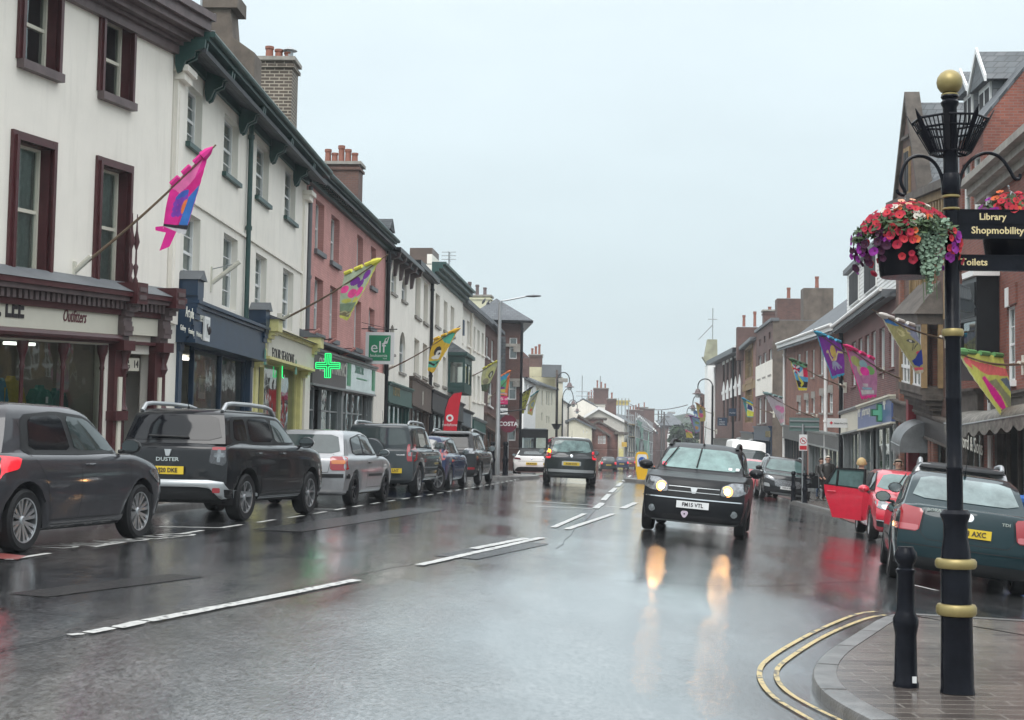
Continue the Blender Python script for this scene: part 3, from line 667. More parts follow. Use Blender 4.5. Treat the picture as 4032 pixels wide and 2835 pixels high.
cb.tube([(-.2,-.17,zb_-.07),(xp1-.1,-.17,zb_-.07)], .07, M_maroon, 8); cb.box(-.2,-.15,zb_-.16,xd1+.2,-.0,zb_-.1,M_maroon)
zc0 = zf+.17
cb.box(-.2,-.2,zc0,xd1+.45,-.001,zc0+.1,M_maroon)
for i in range(int((xd1+.6)/.16)): cb.box(-.15+i*.16,-.30,zc0+.1,-.06+i*.16,-.001,zc0+.24,M_brownst)
cb.box(-.2,-.38,zc0+.24,xd1+.5,-.001,zc0+.32,M_brownst); cb.box(-.2,-.44,zc0+.321,xd1+.55,-.001,zc0+.41,M_maroon); cb.prism([(-.2,-.46,zc0+.411),(-.2,-.02,zc0+.62),(-.2,-.02,zc0+.411)],(xd1+.7,0,0),M_lead)
b.part('cornice', cb)
for x, nm in ((xp1+.03, 0), (xd1+.12, 1)):
 pb = b.mk(); pb.box(x-.19,-.13,-.1,x+.19,.01,zb_-.1,M_maroon); pb.box(x-.07,-.16,.4,x+.05,-.128,zb_-.75,M_frcream); pb.box(x-.23,-.2,-.1,x+.23,.0,.4,M_maroon)
 pb.box(x-.22,-.2,1.15,x+.22,-.0,1.32,M_maroon)
 pb.lathe([(.10,1.34),(.06,1.45),(.055,zb_-.7),(.1,zb_-.6),(.07,zb_-.5),(.13,zb_-.3),(.15,zb_-.12)], M_maroon, 10, (x+.14,-.12,0))
 pb.box(x-.2,-.30,zb_-.28,x+.22,-.0,zb_-.1,M_maroon); b.part('pilaster', pb)
 kb_ = b.mk()   # carved console
 for i in range(9):
  t = i/8; kb_.box(x-.15,-.20-.18*t-.05*math.sin(t*9),lerp(zb_-.1,zc0+.24,t),x+.16,-.0,lerp(zb_-.1,zc0+.24,(i+1)/8.),M_brownst)
 kb_.box(x-.19,-.52,zc0+.2,x+.2,-.0,zc0+.58,M_maroon); kb_.box(x-.12,-.54,zc0+.28,x+.13,-.51,zc0+.36,M_brownst); kb_.box(x-.12,-.54,zc0+.42,x+.13,-.51,zc0+.5,M_brownst)
 b.part('console_bracket', kb_)
fn = b.mk()
for dx in (-.02, .16): fn.lathe([(.04,0),(.05,.05),(.02,.12),(.05,.3),(.02,.36),(.015,.6),(.06,.75),(.02,.95),(.008,1.25)], M_maroon, 8, (xp1+dx,-.3,zc0+.58))
b.part('finial', fn)
db = b.mk(); db.box(xd0,.5,.02,xd1,.56,zb_-.75,M_maroon); db.box(xd0+.1,.49,.25,xd1-.1,.51,1.0,M_brownst); db.box(xd0+.1,.49,1.15,xd1-.1,.51,2.0,M_brownst); db.box(xd0,.46,zb_-.75,xd1,.56,zb_-.69,M_maroon); b.part('door', db)
sb = b.mk(); xs_, zs_ = b.loc(P('c',783,820), .1); sb.box(xs_,.1,zs_-.24,xs_+.62,.12,zs_+.0,M_frcream); sg = b.part('number_sign', sb)
b.text('BEARER\nTERRACE', None, .09, M_blk, y=.095, x=xs_+.03, z=zs_-.1, parent=sg, sx=.6); b.text('14', None, .2, M_blk, y=.095, x=xs_+.38, z=zs_-.18, parent=sg)
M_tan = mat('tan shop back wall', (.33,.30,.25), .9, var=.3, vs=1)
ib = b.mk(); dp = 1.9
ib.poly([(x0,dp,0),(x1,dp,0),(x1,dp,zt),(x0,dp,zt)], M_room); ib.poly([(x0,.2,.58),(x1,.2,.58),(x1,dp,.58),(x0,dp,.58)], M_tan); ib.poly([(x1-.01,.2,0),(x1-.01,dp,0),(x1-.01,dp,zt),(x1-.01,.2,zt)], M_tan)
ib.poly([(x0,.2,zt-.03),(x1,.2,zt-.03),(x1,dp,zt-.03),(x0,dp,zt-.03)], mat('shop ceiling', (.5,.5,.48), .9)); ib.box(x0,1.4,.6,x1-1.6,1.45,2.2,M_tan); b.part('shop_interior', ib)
for k in (.2,.5,.8): g = b.mk(); xx = lerp(x0,x1,k); g.box(xx-.4,1.0,zt-.12,xx+.4,1.12,zt-.07,M_tube); b.part('ceiling_fill_lamp', g)  # one small lamp is known here; strips are added to brighten the display
lt = b.text('R. LEE', P('c',-62,548), .44, M_blk, y=-.15, sx=.8, bold=.012)
b.text('Outfitters', P('c',398,588), .30, mat('maroon lettering', (.12,.02,.03), .5, var=0), y=-.15, shear=.35, fit=P('c',545,600))
cb = b.mk(); H = b.H
for y_, z0_, z1_ in ((-.12,-.62,-.45),(-.2,-.45,-.38),(-.34,-.38,-.24),(-.52,-.24,-.12),(-.62,-.12,.08),(-.70,.08,.22)): cb.box(-.2,y_,H+z0_,b.W+.02-(y_+.12)*.6,-.0005,H+z1_,M_brownst)
b.part('eaves_cornice', cb)
b.finish(M_slate, rise=2.0, ov=.2)
for i, (q, c) in enumerate(((P('c',118,1010), (.42,.30,.03)), (P('c',300,1050), (.03,.20,.15)), (P('c',8,1000), (.04,.22,.30)), (P('c',405,1060), (.03,.16,.13)))):
 x, z = b.loc(q, .6); m_ = mat('knitted wool %d' % i, c, .95, var=.2, vs=20, bump=.6, bs=120)
 t = thing('sweater', ['mustard yellow sweater hanging in the outfitters window', 'sea green sweater with a small price tag hanging in the outfitters window', 'blue sweater at the left edge of the outfitters window', 'green sweater half hidden behind the window column'][i], 'sweater', b.o.matrix_world @ V((0,0,0)), 0, 'sweaters in the outfitters window')
 t.location = V((b.A.x, b.A.y, b.base))+b.u*x+b.n*(.75)+V((0,0,z)); t.rotation_euler = (0,0,b.ax)
 mb = MB(); zz = [(-.42,.24,.13),(-.3,.25,.14),(-.1,.255,.14),(.1,.25,.13),(.2,.24,.12),(.27,.17,.10),(.31,.09,.08),(.36,.07,.07)]
 n = 20; vs = [(a_*math.cos(2*math.pi*k/n), c_*math.sin(2*math.pi*k/n), z_) for z_, a_, c_ in zz for k in range(n)]
 mb.add(vs, [[j*n+k, j*n+(k+1)%n, (j+1)*n+(k+1)%n, (j+1)*n+k] for j in range(len(zz)-1) for k in range(n)]+[list(range(n))], m_); mb.build('jumper_body', t)
 for sg_ in (-1, 1):
  mb = MB(); mb.tube([(sg_*.17,0,.24),(sg_*.27,0,.12),(sg_*.33,-.03,-.12),(sg_*.34,-.05,-.38)], [.085,.08,.065,.05], m_, 10); mb.build('sleeve', t)
 if i == 1: mb = MB(); mb.box(-.05,-.16,.05,.02,-.155,.16,M_white); mb.build('price_tag', t)
# ---- cream building with green eaves, art and florist shops
b = Bld('shop_building', 'long cream rendered building with green bracketed eaves and tall white sash windows', P('z',394,92), 27.4, P('z',688,398), 41.8, base=.15, wall=M_cream2); L2 = b
sil = (M_green, .1, .1)
kw = dict(cols=2, rows=4, sill=sil, dep=.2)
for q1, q2 in ((P('b',230,525),P('b',310,975)),(P('b',460,715),P('b',540,1165)),(P('b',666,890),P('b',735,1305)),(P('b',847,1048),P('b',905,1425))): b.win(q1, q2, curtain=[(0,.3)], **kw)
for q1, q2 in ((P('b',205,1335),P('c',1262,400)),(P('b',455,1475),P('c',1500,525)),(P('d',218,188),P('d',293,685)),(P('d',435,308),P('d',505,820))): b.win(q1, q2, cols=2, rows=4, dep=.2, curtain=[(.6,1)])
cb = b.mk(); H = b.H
z1 = b.loc(P('b',255,1280))[1]; cb.box(.55,-.05,z1-.05,b.W-.5,-.001,z1+.02,M_cream2); b.part('string_course', cb)
eb = b.mk(); eb.box(-.02,-.66,H+.0,b.W+.1,.0,H+.08,M_green); eb.box(-.02,-.69,H+.08,b.W+.1,-.56,H+.18,M_green); eb.box(0,-.08,H-.22,b.W,-.001,H+.0,M_green); b.part('eaves_board', eb)
for q in (P('b',240,440), P('b',420,600), P('b',628,790), P('b',815,950), P('b',960,1085)):
 x = b.loc(q, -.3)[0]; kb_ = b.mk()
 pr = [(0,-.04,H),(0,-.62,H),(0,-.60,H-.16),(0,-.42,H-.22),(0,-.40,H-.34),(0,-.24,H-.42),(0,-.16,H-.62),(0,-.08,H-.66),(0,-.04,H-.5)]
 for dx in (-.14, .05): kb_.prism([(x+dx,c_[1],c_[2]) for c_ in pr], (.09,0,0), M_green)
 b.part('eaves_bracket', kb_)
gutter(b, M_green, y=-.72, z=H+.14, r=.06)
for x in (.28, b.W-.28):
 pb = b.mk(); pb.box(x-.25,-.07,3.4,x+.25,-.001,H-.75,M_cream); pb.box(x-.15,-.085,3.6,x+.15,-.069,H-.95,M_cream); pb.box(x-.3,-.2,H-.75,x+.3,-.001,H-.6,M_cream); pb.box(x-.36,-.28,H-.6,x+.36,-.001,H-.48,M_cream); b.part('corner_pilaster', pb)
pipe(b, b.loc(P('b',622,1200), -.1)[0], 3.6, H-.1, M_green, .06)
x0 = .75; x1 = b.loc(P('d',255,900), -.2)[0]-.15; zf = b.loc(P('c',1120,690), -.2)[1]; ft = b.loc(P('c',1200,450), -.3)[1]
M_rm2 = mat('pale shop wall', (.42,.42,.38), .9, var=.3)
gl2 = glassm('art shop glass', clear=.75, refl=.6)
stall(b, x0, x1, zf, 2.0, M_navy, gl2, door=(x0+.6, x0+1.6), fasc=M_navy, fh=ft-zf-.12, intm=M_rm2, pil=.25, fp=.34)
for x in (x0+.12, x1-.12):
 kb_ = b.mk()
 for i in range(8):
  t = i/7; kb_.box(x-.2,-.2-.22*math.sin(t*1.6),lerp(zf-.05,ft+.1,i/8),x+.2,-.0,lerp(zf-.05,ft+.1,(i+1)/8.),M_navy)
 kb_.box(x-.24,-.42,ft+.1,x+.24,-.0,ft+.42,M_navy); kb_.prism([(x-.28,-.48,ft+.42),(x+.28,-.48,ft+.42),(x,-.48,ft+.62)], (0,.48,0), M_lead); b.part('console_bracket', kb_)
b.text('Art plus Frames', P('c',1178,558), .30, M_gilt, y=-.35, shear=.2, fit=P('c',1290,600))
for tx, q in (('Gallery', P('c',1145,642)), ('Framing', P('c',1198,664)), ('Printing', P('c',1248,684))): b.text(tx, q, .15, M_gilt, y=-.35, fit=(q[0]+22, q[1]))
x, z = b.loc(P('c',1300,705), -.4); mb = b.mk(); z2 = b.loc(P('c',1360,575), -.4)[1]; mb.box(x,-.4,z-.02,x+.42,-.36,z2,M_white); mb.box(x+.05,-.403,z+.05,x+.37,-.399,z2-.06,mat('pale print', (.6,.62,.6), .5)); sg = b.part('picture_panel', mb)
mb = b.mk(); mb.tube([(x+.2,-.41,z2-.15),(x+.14,-.41,lerp(z2,z,.4)),(x+.2,-.41,lerp(z2,z,.6)),(x+.3,-.41,z+.15)], .012, M_blk, 5); mb.ball((x+.3,-.41,z+.2), .05, M_blk, 8, 1.8); b.part('ink_drawing', mb, sg)
y0 = x1+.35; y1 = b.W-.1; zf2 = b.loc(P('d',205,1000), -.2)[1]; ft2 = b.loc(P('d',390,850), -.3)[1]
M_sign = mat('cream sign board', (.62,.60,.50), .5, var=.08)
stall(b, y0, y1, zf2, 2.0, M_yellow, gl2, door=(y0+.5, y0+1.5), fasc=M_sign, fh=(ft2-zf2)*1.0, fm=M_yellow, intm=M_rm2, pil=.35, fp=.36)
for x in (y0+.1, y1-.15):
 kb_ = b.mk()
 for i in range(10):
  t = i/9; kb_.box(x-.2,-.18-.3*t-.07*math.sin(t*7),lerp(zf2-.25,ft2+.0,i/10),x+.22,-.0,lerp(zf2-.25,ft2+.0,(i+1)/10.),M_yellow)
 kb_.box(x-.25,-.62,ft2+.0,x+.27,-.0,ft2+.3,M_yellow); kb_.prism([(x-.3,-.7,ft2+.3),(x-.3,.0,ft2+.3),(x-.3,.0,ft2+.55)], (.62,0,0), M_lead); b.part('console_bracket', kb_)
mb = b.mk(); mb.prism([(y0,-.55,ft2+.1),(y0,-.0,ft2+.3),(y0,-.0,ft2+.1)], (y1-y0,0,0), M_lead); b.part('canopy', mb)
b.text('FOUR SEASONS', P('d',345,1030), .40, M_blk, y=-.37, fit=P('d',520,1090))
M_grn = mat('green motif', (.10,.28,.20), .6, var=.1)
for q in (P('d',290,1000), P('d',535,1085)):
 x, z = b.loc(q, -.37); mb = b.mk(); mb.prism([(x-.12,-.375,z-.25),(x+.2,-.375,z-.25),(x+.1,-.375,z-.05),(x+.1,-.375,z+.1),(x-.02,-.375,z+.15),(x-.04,-.375,z-.08)], (0,.012,0), M_grn); b.part('flower_motif', mb)
M_neon = mat('green neon', (.02,.3,.08), .4, emit=(.03,1,.25), es=1.3, var=0)
x, z = b.loc(P('d',440,1150), -.05); mb = b.mk(); mb.tube([(x,-.0,z+.2),(x+.02,-.0,z-.1),(x+.2,-.0,z-.12)], .012, M_neon, 6); b.part('lit_window_sign', mb)
Hc = lambda q, y: b.loc(q, y)
x, z = b.loc(P('b',500,200), 2.3)
cb = b.mk(); xn = b.loc(P('b',655,640), .3)[0]
pr = [b.locx(P('b',*q_), xn) for q_ in ((645,655),(650,335),(510,235),(495,40),(342,20),(338,300))]
cb.prism([(xn,pr[0][0],H)]+[(xn,)+q_ for q_ in pr[1:5]]+[(xn,pr[4][0],H)], (.85,0,0), M_render)
(ya_, z_a), (yb_, _) = b.locx(P('b',545,30), xn), b.locx(P('b',325,20), xn); cb.box(xn-.1,ya_,z_a-.1,xn+.95,yb_,z_a+.25,M_render)
b.part('chimney_wall', cb)
ab = b.mk(); ay_, az_ = b.locx(P('b',306,190), xn-.3); zt = b.locx(P('b',306,-60), xn-.3)[1]; ab.tube([(xn-.3,ay_,az_),(xn-.3,ay_,zt)], .03, M_steel, 6)
for dz in (.05, .5): ab.tube([(xn-.3,ay_+.1,az_+dz),(xn,ay_-.3,az_+dz)], .015, M_steel, 5)
b.part('aerial', ab)
xk = b.loc(P('b',890,860), .9)[0]
chimpx(b, xk, 1.0, P('b',890,385), P('b',675,385), H, M_chbr, np=3, ph=.38)
yk = b.locx(P('b',850,400), xk)[0]; zt = b.locx(P('b',850,330), xk)[1]
mb = b.mk(); mb.lathe([(.12,-.3),(.12,.15),(.25,.17),(.02,.32)], M_steel, 12, (xk+.5,yk,zt)); b.part('cowl', mb)
b.finish(M_slate, rise=1.6, ov=.6)
# ---- pink building
b = Bld('pharmacy_building', 'pink painted brick building with green dentil eaves above the pharmacy', P('z',689,386), 41.9, P('z',866,548), 57.8, base=.12, wall=M_pink); L3 = b; H = b.H
sil = (M_lead, .1, .14); kw = dict(cols=1, rows=2, sill=sil, dep=.24)
r = b.win(P('b',1040,1262), P('d',752,205), **kw); w_ = r[2]-r[0]
r2 = b.win(P('b',1138,1358), P('d',875,298), **kw)
for q in (P('d',1023,50), P('d',1131,140)): x = b.loc(q)[0]; b.winr(x, r[1], x+w_*.95, r[3], **kw)
x0_, z0_ = b.loc(P('d',686,378)); zb_ = b.loc(P('d',742,850))[1]
for q in (P('d',686,378), P('d',808,465), P('d',1003,600)): x = b.loc(q)[0]; b.winr(x, zb_, x+w_, z0_, **kw)
x = b.loc(P('d',1116,655))[0]; b.winr(x, zb_+1.0, x+w_, z0_, **kw)
eb = b.mk(); eb.box(0,-.45,H-.0,b.W,.0,H+.1,M_green); eb.box(0,-.14,H-.3,b.W,-.001,H-.0,M_green)
for i in range(int(b.W/.3)): eb.box(.08+i*.3,-.3,H-.2,.22+i*.3,-.14,H-.002,M_green)
b.part('dentil_cornice', eb); gutter(b, M_green, y=-.5, z=H+.12)
pipe(b, .12, 3.4, H-.4, M_lead, .07); pipe(b, b.W-.12, .3, H-.3, M_black, .09, y=-.13)
M_char = mat('charcoal fascia', (.06,.055,.055), .4, var=.2)
xs0 = .75; xs1 = b.loc(P('d',943,1200), -.2)[0]; xs2 = b.loc(P('d',1172,1300), -.2)[0]; zf = b.loc(P('d',680,1230), -.2)[1]; ft = b.loc(P('d',680,955), -.2)[1]
M_tile = mat('grey shop frames', (.22,.24,.24), .4, var=.2)
stall(b, xs0, xs1-.02, zf, 1.6, M_tile, gl2, door=(xs0+1.4, xs0+2.6), fasc=M_char, fh=ft-zf-.1, transom=zf-.8)
M_pg = mat('pale green glass sign', (.50,.62,.58), .12, var=.2, vs=1)
stall(b, xs1, xs2, zf, 1.1, M_tile, gl2, door=(xs2-1.5, xs2-.6), fasc=M_pg, fh=ft-zf-.1, transom=zf-.8)
M_gr2 = mat('bright green board', (.05,.30,.14), .4, var=.05)
for q in (P('d',965,1180), P('d',1157,1250)):
 x = b.loc(q, -.2)[0]; mb = b.mk(); mb.box(x-.3,-.18,zf+.15,x+.3,-.161,ft-.1,M_gr2); b.part('sign_panel', mb)
b.text('CREDITON PHARMACY', None, .62, M_gilt, y=-.17, x=b.loc(P('d',722,1180), -.2)[0], z=zf+.42, fit=P('d',940,1200))
b.text('Smart Life', None, .55, mat('green lettering', (.15,.33,.25), .5, var=0), y=-.17, x=b.loc(P('d',1020,1240), -.2)[0]-.2, z=zf+.65, sx=.8)
mb = b.mk(); x = b.loc(P('d',1025,1260), -.2)[0]; mb.box(x,-.175,zf+.45,x+2.2,-.161,zf+.5,M_gr2); b.part('sign_line', mb)
mb = b.mk(); mb.box(xs0,-.45,ft+.16,xs2,-.0,ft+.24,M_lead); b.part('canopy', mb)
pb = b.mk(); pb.box(xs2+.02,-.1,-.2,b.W-.3,-.001,ft-.1,M_cream2); b.part('pier', pb); pb = b.mk(); pb.box(.0,-.1,-.2,xs0-.04,-.001,ft-.2,M_cream2); b.part('pier', pb)
for q in (P('d',668,835), P('d',800,910), P('d',960,980)):
 x, z = b.loc(q, -.4); mb = b.mk(); mb.obj = 0; mb.tube([(x,-.05,z-.1),(x,-.05,z+.1)], .02, M_maroon, 5); mb.tube([(x,-.05,z+.1),(x,-.55,z+.12)], .018, M_maroon, 5); mb.tube([(x,-.05,z-.2),(x,-.6,z+.13)], .05, M_pink, 6); b.part('flag_bracket', mb)
xk = b.loc(P('b',1312,1262), .9)[0]; chimpx(b, xk, 1.0, P('b',1312,1045), P('b',1060,1045), H, M_redchbr, np=5, ph=.6)
b.finish(M_slate, rise=1.7, ov=.4)
# ---- cream with arched windows
b = Bld('shop_building', 'cream building with narrow round-headed windows and dark bracketed eaves over a green shopfront', P('z',866,560), 57.9, P('z',922,608), 64.2, base=.1, wall=M_cream2); H = b.H
kw = dict(style='arch', dep=.15, sill=(M_stone,.08,.1))
r = b.win(P('e',288,298), P('e',322,530), **kw); b.win(P('e',370,368), P('e',404,590), **kw)
b.win(P('e',275,755), P('e',305,1000), **kw); b.win(P('e',352,808), P('e',390,1155), **kw)
eb = b.mk(); eb.box(0,-.6,H-.05,b.W,.0,H+.12,M_black)
for i in range(5):
 x = .3+i*(b.W-.6)/4; eb.prism([(x,-.0,H-.05),(x,-.55,H-.05),(x,-.5,H-.25),(x,-.2,H-.35),(x,-.12,H-.8),(x,-.0,H-.85)], (.16,0,0), M_brownst)
b.part('bracketed_eaves', eb)
zf = b.loc(P('e',270,1370), -.2)[1]; ft = b.loc(P('e',270,1240), -.2)[1]
M_shopg = mat('sage green shop paint', (.03,.10,.085), .4, var=.2)
stall(b, .4, b.W-.1, zf, 1.2, M_shopg, door=(.7,1.6), fasc=M_shopg, fh=ft-zf)
b.text('Tarot', None, .8, M_gold, y=-.17, x=1.2, z=zf+.3, bold=.01)
for q, Yd in ((P('e',300,40), 1.6), (P('e',345,70), 1.6)):
 x, z = b.loc(q, Yd); x = max(.6, min(x, b.W-.8)); mb = b.mk()
 z = H+1.3; mb.box(x-.5,.9,H+.3,x+.5,2.8,z+.4,M_slatev); mb.prism([(x-.65,.75,z+.4),(x+.65,.75,z+.4),(x,.75,z+.95)], (0,2.6,0), M_slatev); d = b.part('dormer', mb)
 mb = b.mk(); mb.box(x-.38,.86,H+.55,x+.38,.9,z+.3,M_frame); mb.poly([(x-.3,.85,H+.62),(x-.03,.85,H+.62),(x-.03,.85,z+.22),(x-.3,.85,z+.22)], M_dark); mb.poly([(x+.03,.85,H+.62),(x+.3,.85,H+.62),(x+.3,.85,z+.22),(x+.03,.85,z+.22)], M_dark); b.part('window', mb, d)
pipe(b, .05, .3, H-.2, M_black, .06)
b.finish(M_slate, rise=2.2, ov=.4)
# ---- blind window building
b = Bld('shop_building', 'cream building with tall blind window recesses above a brown shopfront', P('z',922,588), 64.4, P('z',966,632), 69.6, base=.1, wall=M_cream2); H = b.H
M_blind = mat('grey cream recess', (.42,.40,.35), .8, var=.15, stain=.3)
kw = dict(style='blank', dep=.2, fm=M_blind, sill=(M_stone,.1,.12))
r = b.win(P('e',478,362), P('e',512,722), **kw); b.win(P('e',545,418), P('e',573,765), **kw)
b.win(P('e',468,865), P('e',502,1170), **kw); b.win(P('e',536,905), P('e',566,1195), **kw)
eb = b.mk(); eb.box(0,-.45,H-.1,b.W,.0,H+.12,M_black); b.part('eaves_board', eb); pipe(b, b.W-.05, .3, H, M_black, .08)
zf = b.loc(P('e',450,1390), -.2)[1]; ft = b.loc(P('e',450,1190), -.2)[1]
M_brn = mat('brown shop paint', (.10,.07,.055), .45, var=.25)
stall(b, .1, b.W-.15, zf, 1.2, M_brn, door=(b.W-1.6,b.W-.7), fasc=M_brn, fh=ft-zf)
b.text('0', None, 1.0, M_gilt, y=-.17, x=b.W*.5, z=zf+.15, sx=.5)
b.finish(M_slate, rise=1.6, ov=.35)
# ---- green cornice building with oriel
b = Bld('shop_building', 'cream building with a heavy green cornice and a dark green oriel window', P('z',968,592), 69.8, P('z',1038,658), 79, base=.1, wall=M_cream2); H = b.H
kw = dict(style='blank', dep=.2, fm=M_blind, sill=(M_stone,.1,.12))
for q1, q2 in ((P('e',637,508),P('e',666,790)),(P('e',703,566),P('e',726,825)),(P('e',757,610),P('e',781,860)),(P('e',695,1015),P('e',716,1262)),(P('e',625,1000),P('e',652,1240))): b.win(q1, q2, **kw)
eb = b.mk()
for y_, a_, c_ in ((-.15,-.5,-.35),(-.35,-.35,-.2),(-.55,-.2,.0),(-.7,.0,.12)): eb.box(0,y_,H+a_,b.W,-.001,H+c_,M_green)
b.part('cornice', eb)
xo0, zo1 = b.loc(P('e',765,1010), -.2); xo1 = b.loc(P('e',845,1010), -.5)[0]; zo0 = b.loc(P('e',765,1300), -.2)[1]; xo1 = xo0+2.3
mb = b.mk(); mb.box(xo0,-.9,zo0,xo1,-.001,zo0+.5,M_green); mb.box(xo0,-.9,zo1-.35,xo1,-.001,zo1,M_green); mb.box(xo0-.15,-1.05,zo1,xo1+.15,-.001,zo1+.18,M_green)
for x, y in ((xo0,-.9),(xo0+1.1,-.9),(xo1-.12,-.9),(xo0,-.13),(xo1-.12,-.13)): mb.box(x,y,zo0+.5,x+.12,y+.12,zo1-.35,M_green)
mb.add([(xo0-.15,-1.05,zo1+.18),(xo1+.15,-1.05,zo1+.18),(xo1+.15,0,zo1+.18),(xo0-.15,0,zo1+.18),(xo0+.5,0,zo1+.85),(xo1-.5,0,zo1+.85)], [(0,1,5,4),(1,2,5),(3,0,4)], M_slatev)
ow = b.part('oriel_window', mb)
mb = b.mk(); e_ = .05
mb.poly([(xo0+.1,-.86,zo0+.5),(xo1-.1,-.86,zo0+.5),(xo1-.1,-.86,zo1-.35),(xo0+.1,-.86,zo1-.35)], M_glass); mb.poly([(xo0+.05,-.86,zo0+.5),(xo0+.05,-.05,zo0+.5),(xo0+.05,-.05,zo1-.35),(xo0+.05,-.86,zo1-.35)], M_glass); b.part('pane', mb, ow)
zf = b.loc(P('e',600,1430), -.2)[1]; ft = b.loc(P('e',600,1290), -.2)[1]
M_blks = mat('black shop paint', (.02,.022,.025), .4, var=.2)
stall(b, .1, b.W-.1, zf, 1.2, M_blks, door=(b.W-2.6,b.W-1.6), fasc=M_blks, fh=ft-zf)
ab = b.mk(); x, z = b.loc(P('e',740,380), .6); zq = b.loc(P('e',740,185), .6)[1]-z; ab.tube([(x,.6,z-.5),(x,.6,z+zq)], .04, M_steel, 6)
for dz in (zq-.4,zq-.2,zq): ab.tube([(x-.1,.2,z+dz),(x-.1,1.0,z+dz)], .02, M_steel, 4); ab.tube([(x-.3,.6,z+dz),(x+.6,.6,z+dz)], .015, M_steel, 4)
b.part('aerial', ab)
pb = b.mk(); pb.box(0,0,H,b.W,.25,H+.5,M_cream2); pb.box(b.W*.45,.8,H,b.W*.65,2,H+1.6,M_brn); b.part('parapet', pb)
b.finish(None)
# ---- lower white building
b = Bld('shop_building', 'white rendered building with small upper windows below a rusty gutter', P('z',1030,672), 79.2, P('z',1088,722), 88, base=.02, wall=M_cream2); H = b.H
kw = dict(style='sash', dep=.2, sill=(M_cream,.1,.1), curtain=[(0,1)])
for q1, q2 in ((P('e',832,688),P('e',850,905)),(P('e',887,728),P('e',904,940)),(P('e',934,770),P('e',950,970)),(P('e',968,800),P('e',985,990)),(P('e',1003,822),P('e',1018,1010)),(P('e',934,1150),P('e',950,1375)),(P('e',969,1165),P('e',985,1385)),(P('e',1003,1180),P('e',1018,1390))): b.win(q1, q2, **kw)
eb = b.mk(); eb.box(0,-.5,H-.15,b.W,.0,H+.1,M_lead); b.part('eaves_board', eb)
x = b.loc(P('e',925,900), -.1)[0]; pipe(b, x, .3, H-.2, M_cream2, .09)
x, z = b.loc(P('e',875,795), -.3); mb = b.mk(); mb.box(x-.4,-.25,z-.4,x-.0,-.02,z+.45,M_navy); b.part('alarm_box', mb)
zf = b.loc(P('e',860,1500), -.2)[1]
stall(b, .2, b.W*.45, 2.6, 1.2, M_blks, fasc=mat('slate blue fascia', (.12,.15,.17), .4), fh=.8)
stall(b, b.W*.52, b.W-.2, 2.6, 1.2, M_tile, fasc=M_shopg, fh=.6)
x = b.W*.55; zt = b.loc(P('e',900,515), 3)[1]; chimney(b, b.loc(P('e',935,560), 3)[0], 3, H, zt, .9, 2.6, mat('cream chimney render', (.60,.58,.42), .8, stain=.2), np=4, along='y', ph=.8, potm=M_brownst)
b.finish(M_slate, rise=2.0, ov=.45)
# ---- narrow brick
M_brickd = brick('dark red brick', (.10,.042,.034), (.145,.06,.048), (.13,.10,.085))
b = Bld('shop_building', 'narrow red brick building with white sash windows behind the tall street light', P('z',1088,718), 88.2, P('z',1117,748), 92.5, base=0, wall=M_brickd); H = b.H
kw = dict(dep=.12, sill=(M_white,.1,.1), curtain=[(0,1)])
for q1, q2 in ((P('e',1040,852),P('e',1055,1030)),(P('e',1080,880),P('e',1095,1062)),(P('e',1055,1205),P('e',1083,1422))): b.win(q1, q2, **kw)
eb = b.mk(); eb.box(0,-.45,H-.1,b.W,.0,H+.1,M_lead); b.part('eaves_board', eb)
stall(b, .2, b.W-.2, 2.7, 1.2, mat('peeling brown shop paint', (.20,.12,.09), .6, var=.4), fasc=M_brn, fh=.7)
b.finish(M_slate, rise=1.6, ov=.35)
# ---- big hipped brick building standing forward: side wall faces us
def block(name, label, q, Y, w, d, ax, H, wall, base=None, cat='building'):
 """free-standing block: q photo point of the left end of the wall facing the camera"""
 A = W(q, Y); bb = Bld.__new__(Bld); bb.A = V((A.x,A.y,A.z)); bb.u = V((math.cos(ax), math.sin(ax), 0)); bb.n = V((-bb.u.y, bb.u.x, 0)); bb.W = w; bb.B = bb.A+bb.u*w
 bb.base = G(A.x,A.y)+.05 if base is None else base; bb.k = 0; bb.H = H if H else A.z-bb.base; bb.D = d; bb.wall = wall; bb.ax = ax
 bb.o = thing(name, label, cat, (A.x, A.y, bb.base), ax); bb.T = Matrix.Identity(4); bb.ops = []; bb.wins = []; bb.z0 = -1; bb.mb = MB(); return bb
def hip(b, m, rise=2.2, ov=.5, run=None):
 W_, D, H = b.W, b.D, b.H; r = run or min(W_, D)/2; mb = b.mk()
 if W_ >= D: a, c = (r, D/2), (W_-r, D/2)
 else: a, c = (W_/2, r), (W_/2, D-r)
 o = [(-ov,-ov,H-.05),(W_+ov,-ov,H-.05),(W_+ov,D+ov,H-.05),(-ov,D+ov,H-.05),(a[0],a[1],H+rise),(c[0],c[1],H+rise)]
 fs = [(0,1,5,4),(1,2,5),(2,3,4,5),(3,0,4)] if W_ >= D else [(0,1,4),(1,2,5,4),(2,3,5),(3,0,4,5)]
 mb.add(o, fs, m); mb.box(-ov+.02,-ov+.02,H-.2,W_+ov-.02,D+ov-.02,H-.06,M_black); b.part('roof', mb)
b = block('corner_building', 'tall dark brick building with a hipped slate roof and deep eaves behind the street light', P('z',1062,716), 94, 3.3, 12, R(4), None, M_brickd)
xe, ze = b.loc(P('z',1168,735)); b.W = xe
for z_ in (1.2, 3.9, 6.6):
 b.winr(xe-.75, z_+.8, xe-.25, z_+2.2, dep=.1, curtain=None)
mb = b.mk()
for z_ in (3.2, 5.9, 8.2): mb.box(-.1,-.12,z_,b.W+.12,-.001,z_+.2,M_stone); mb.box(b.W-.5,-.18,z_-.35,b.W+.02,-.002,z_-.02,M_stone)
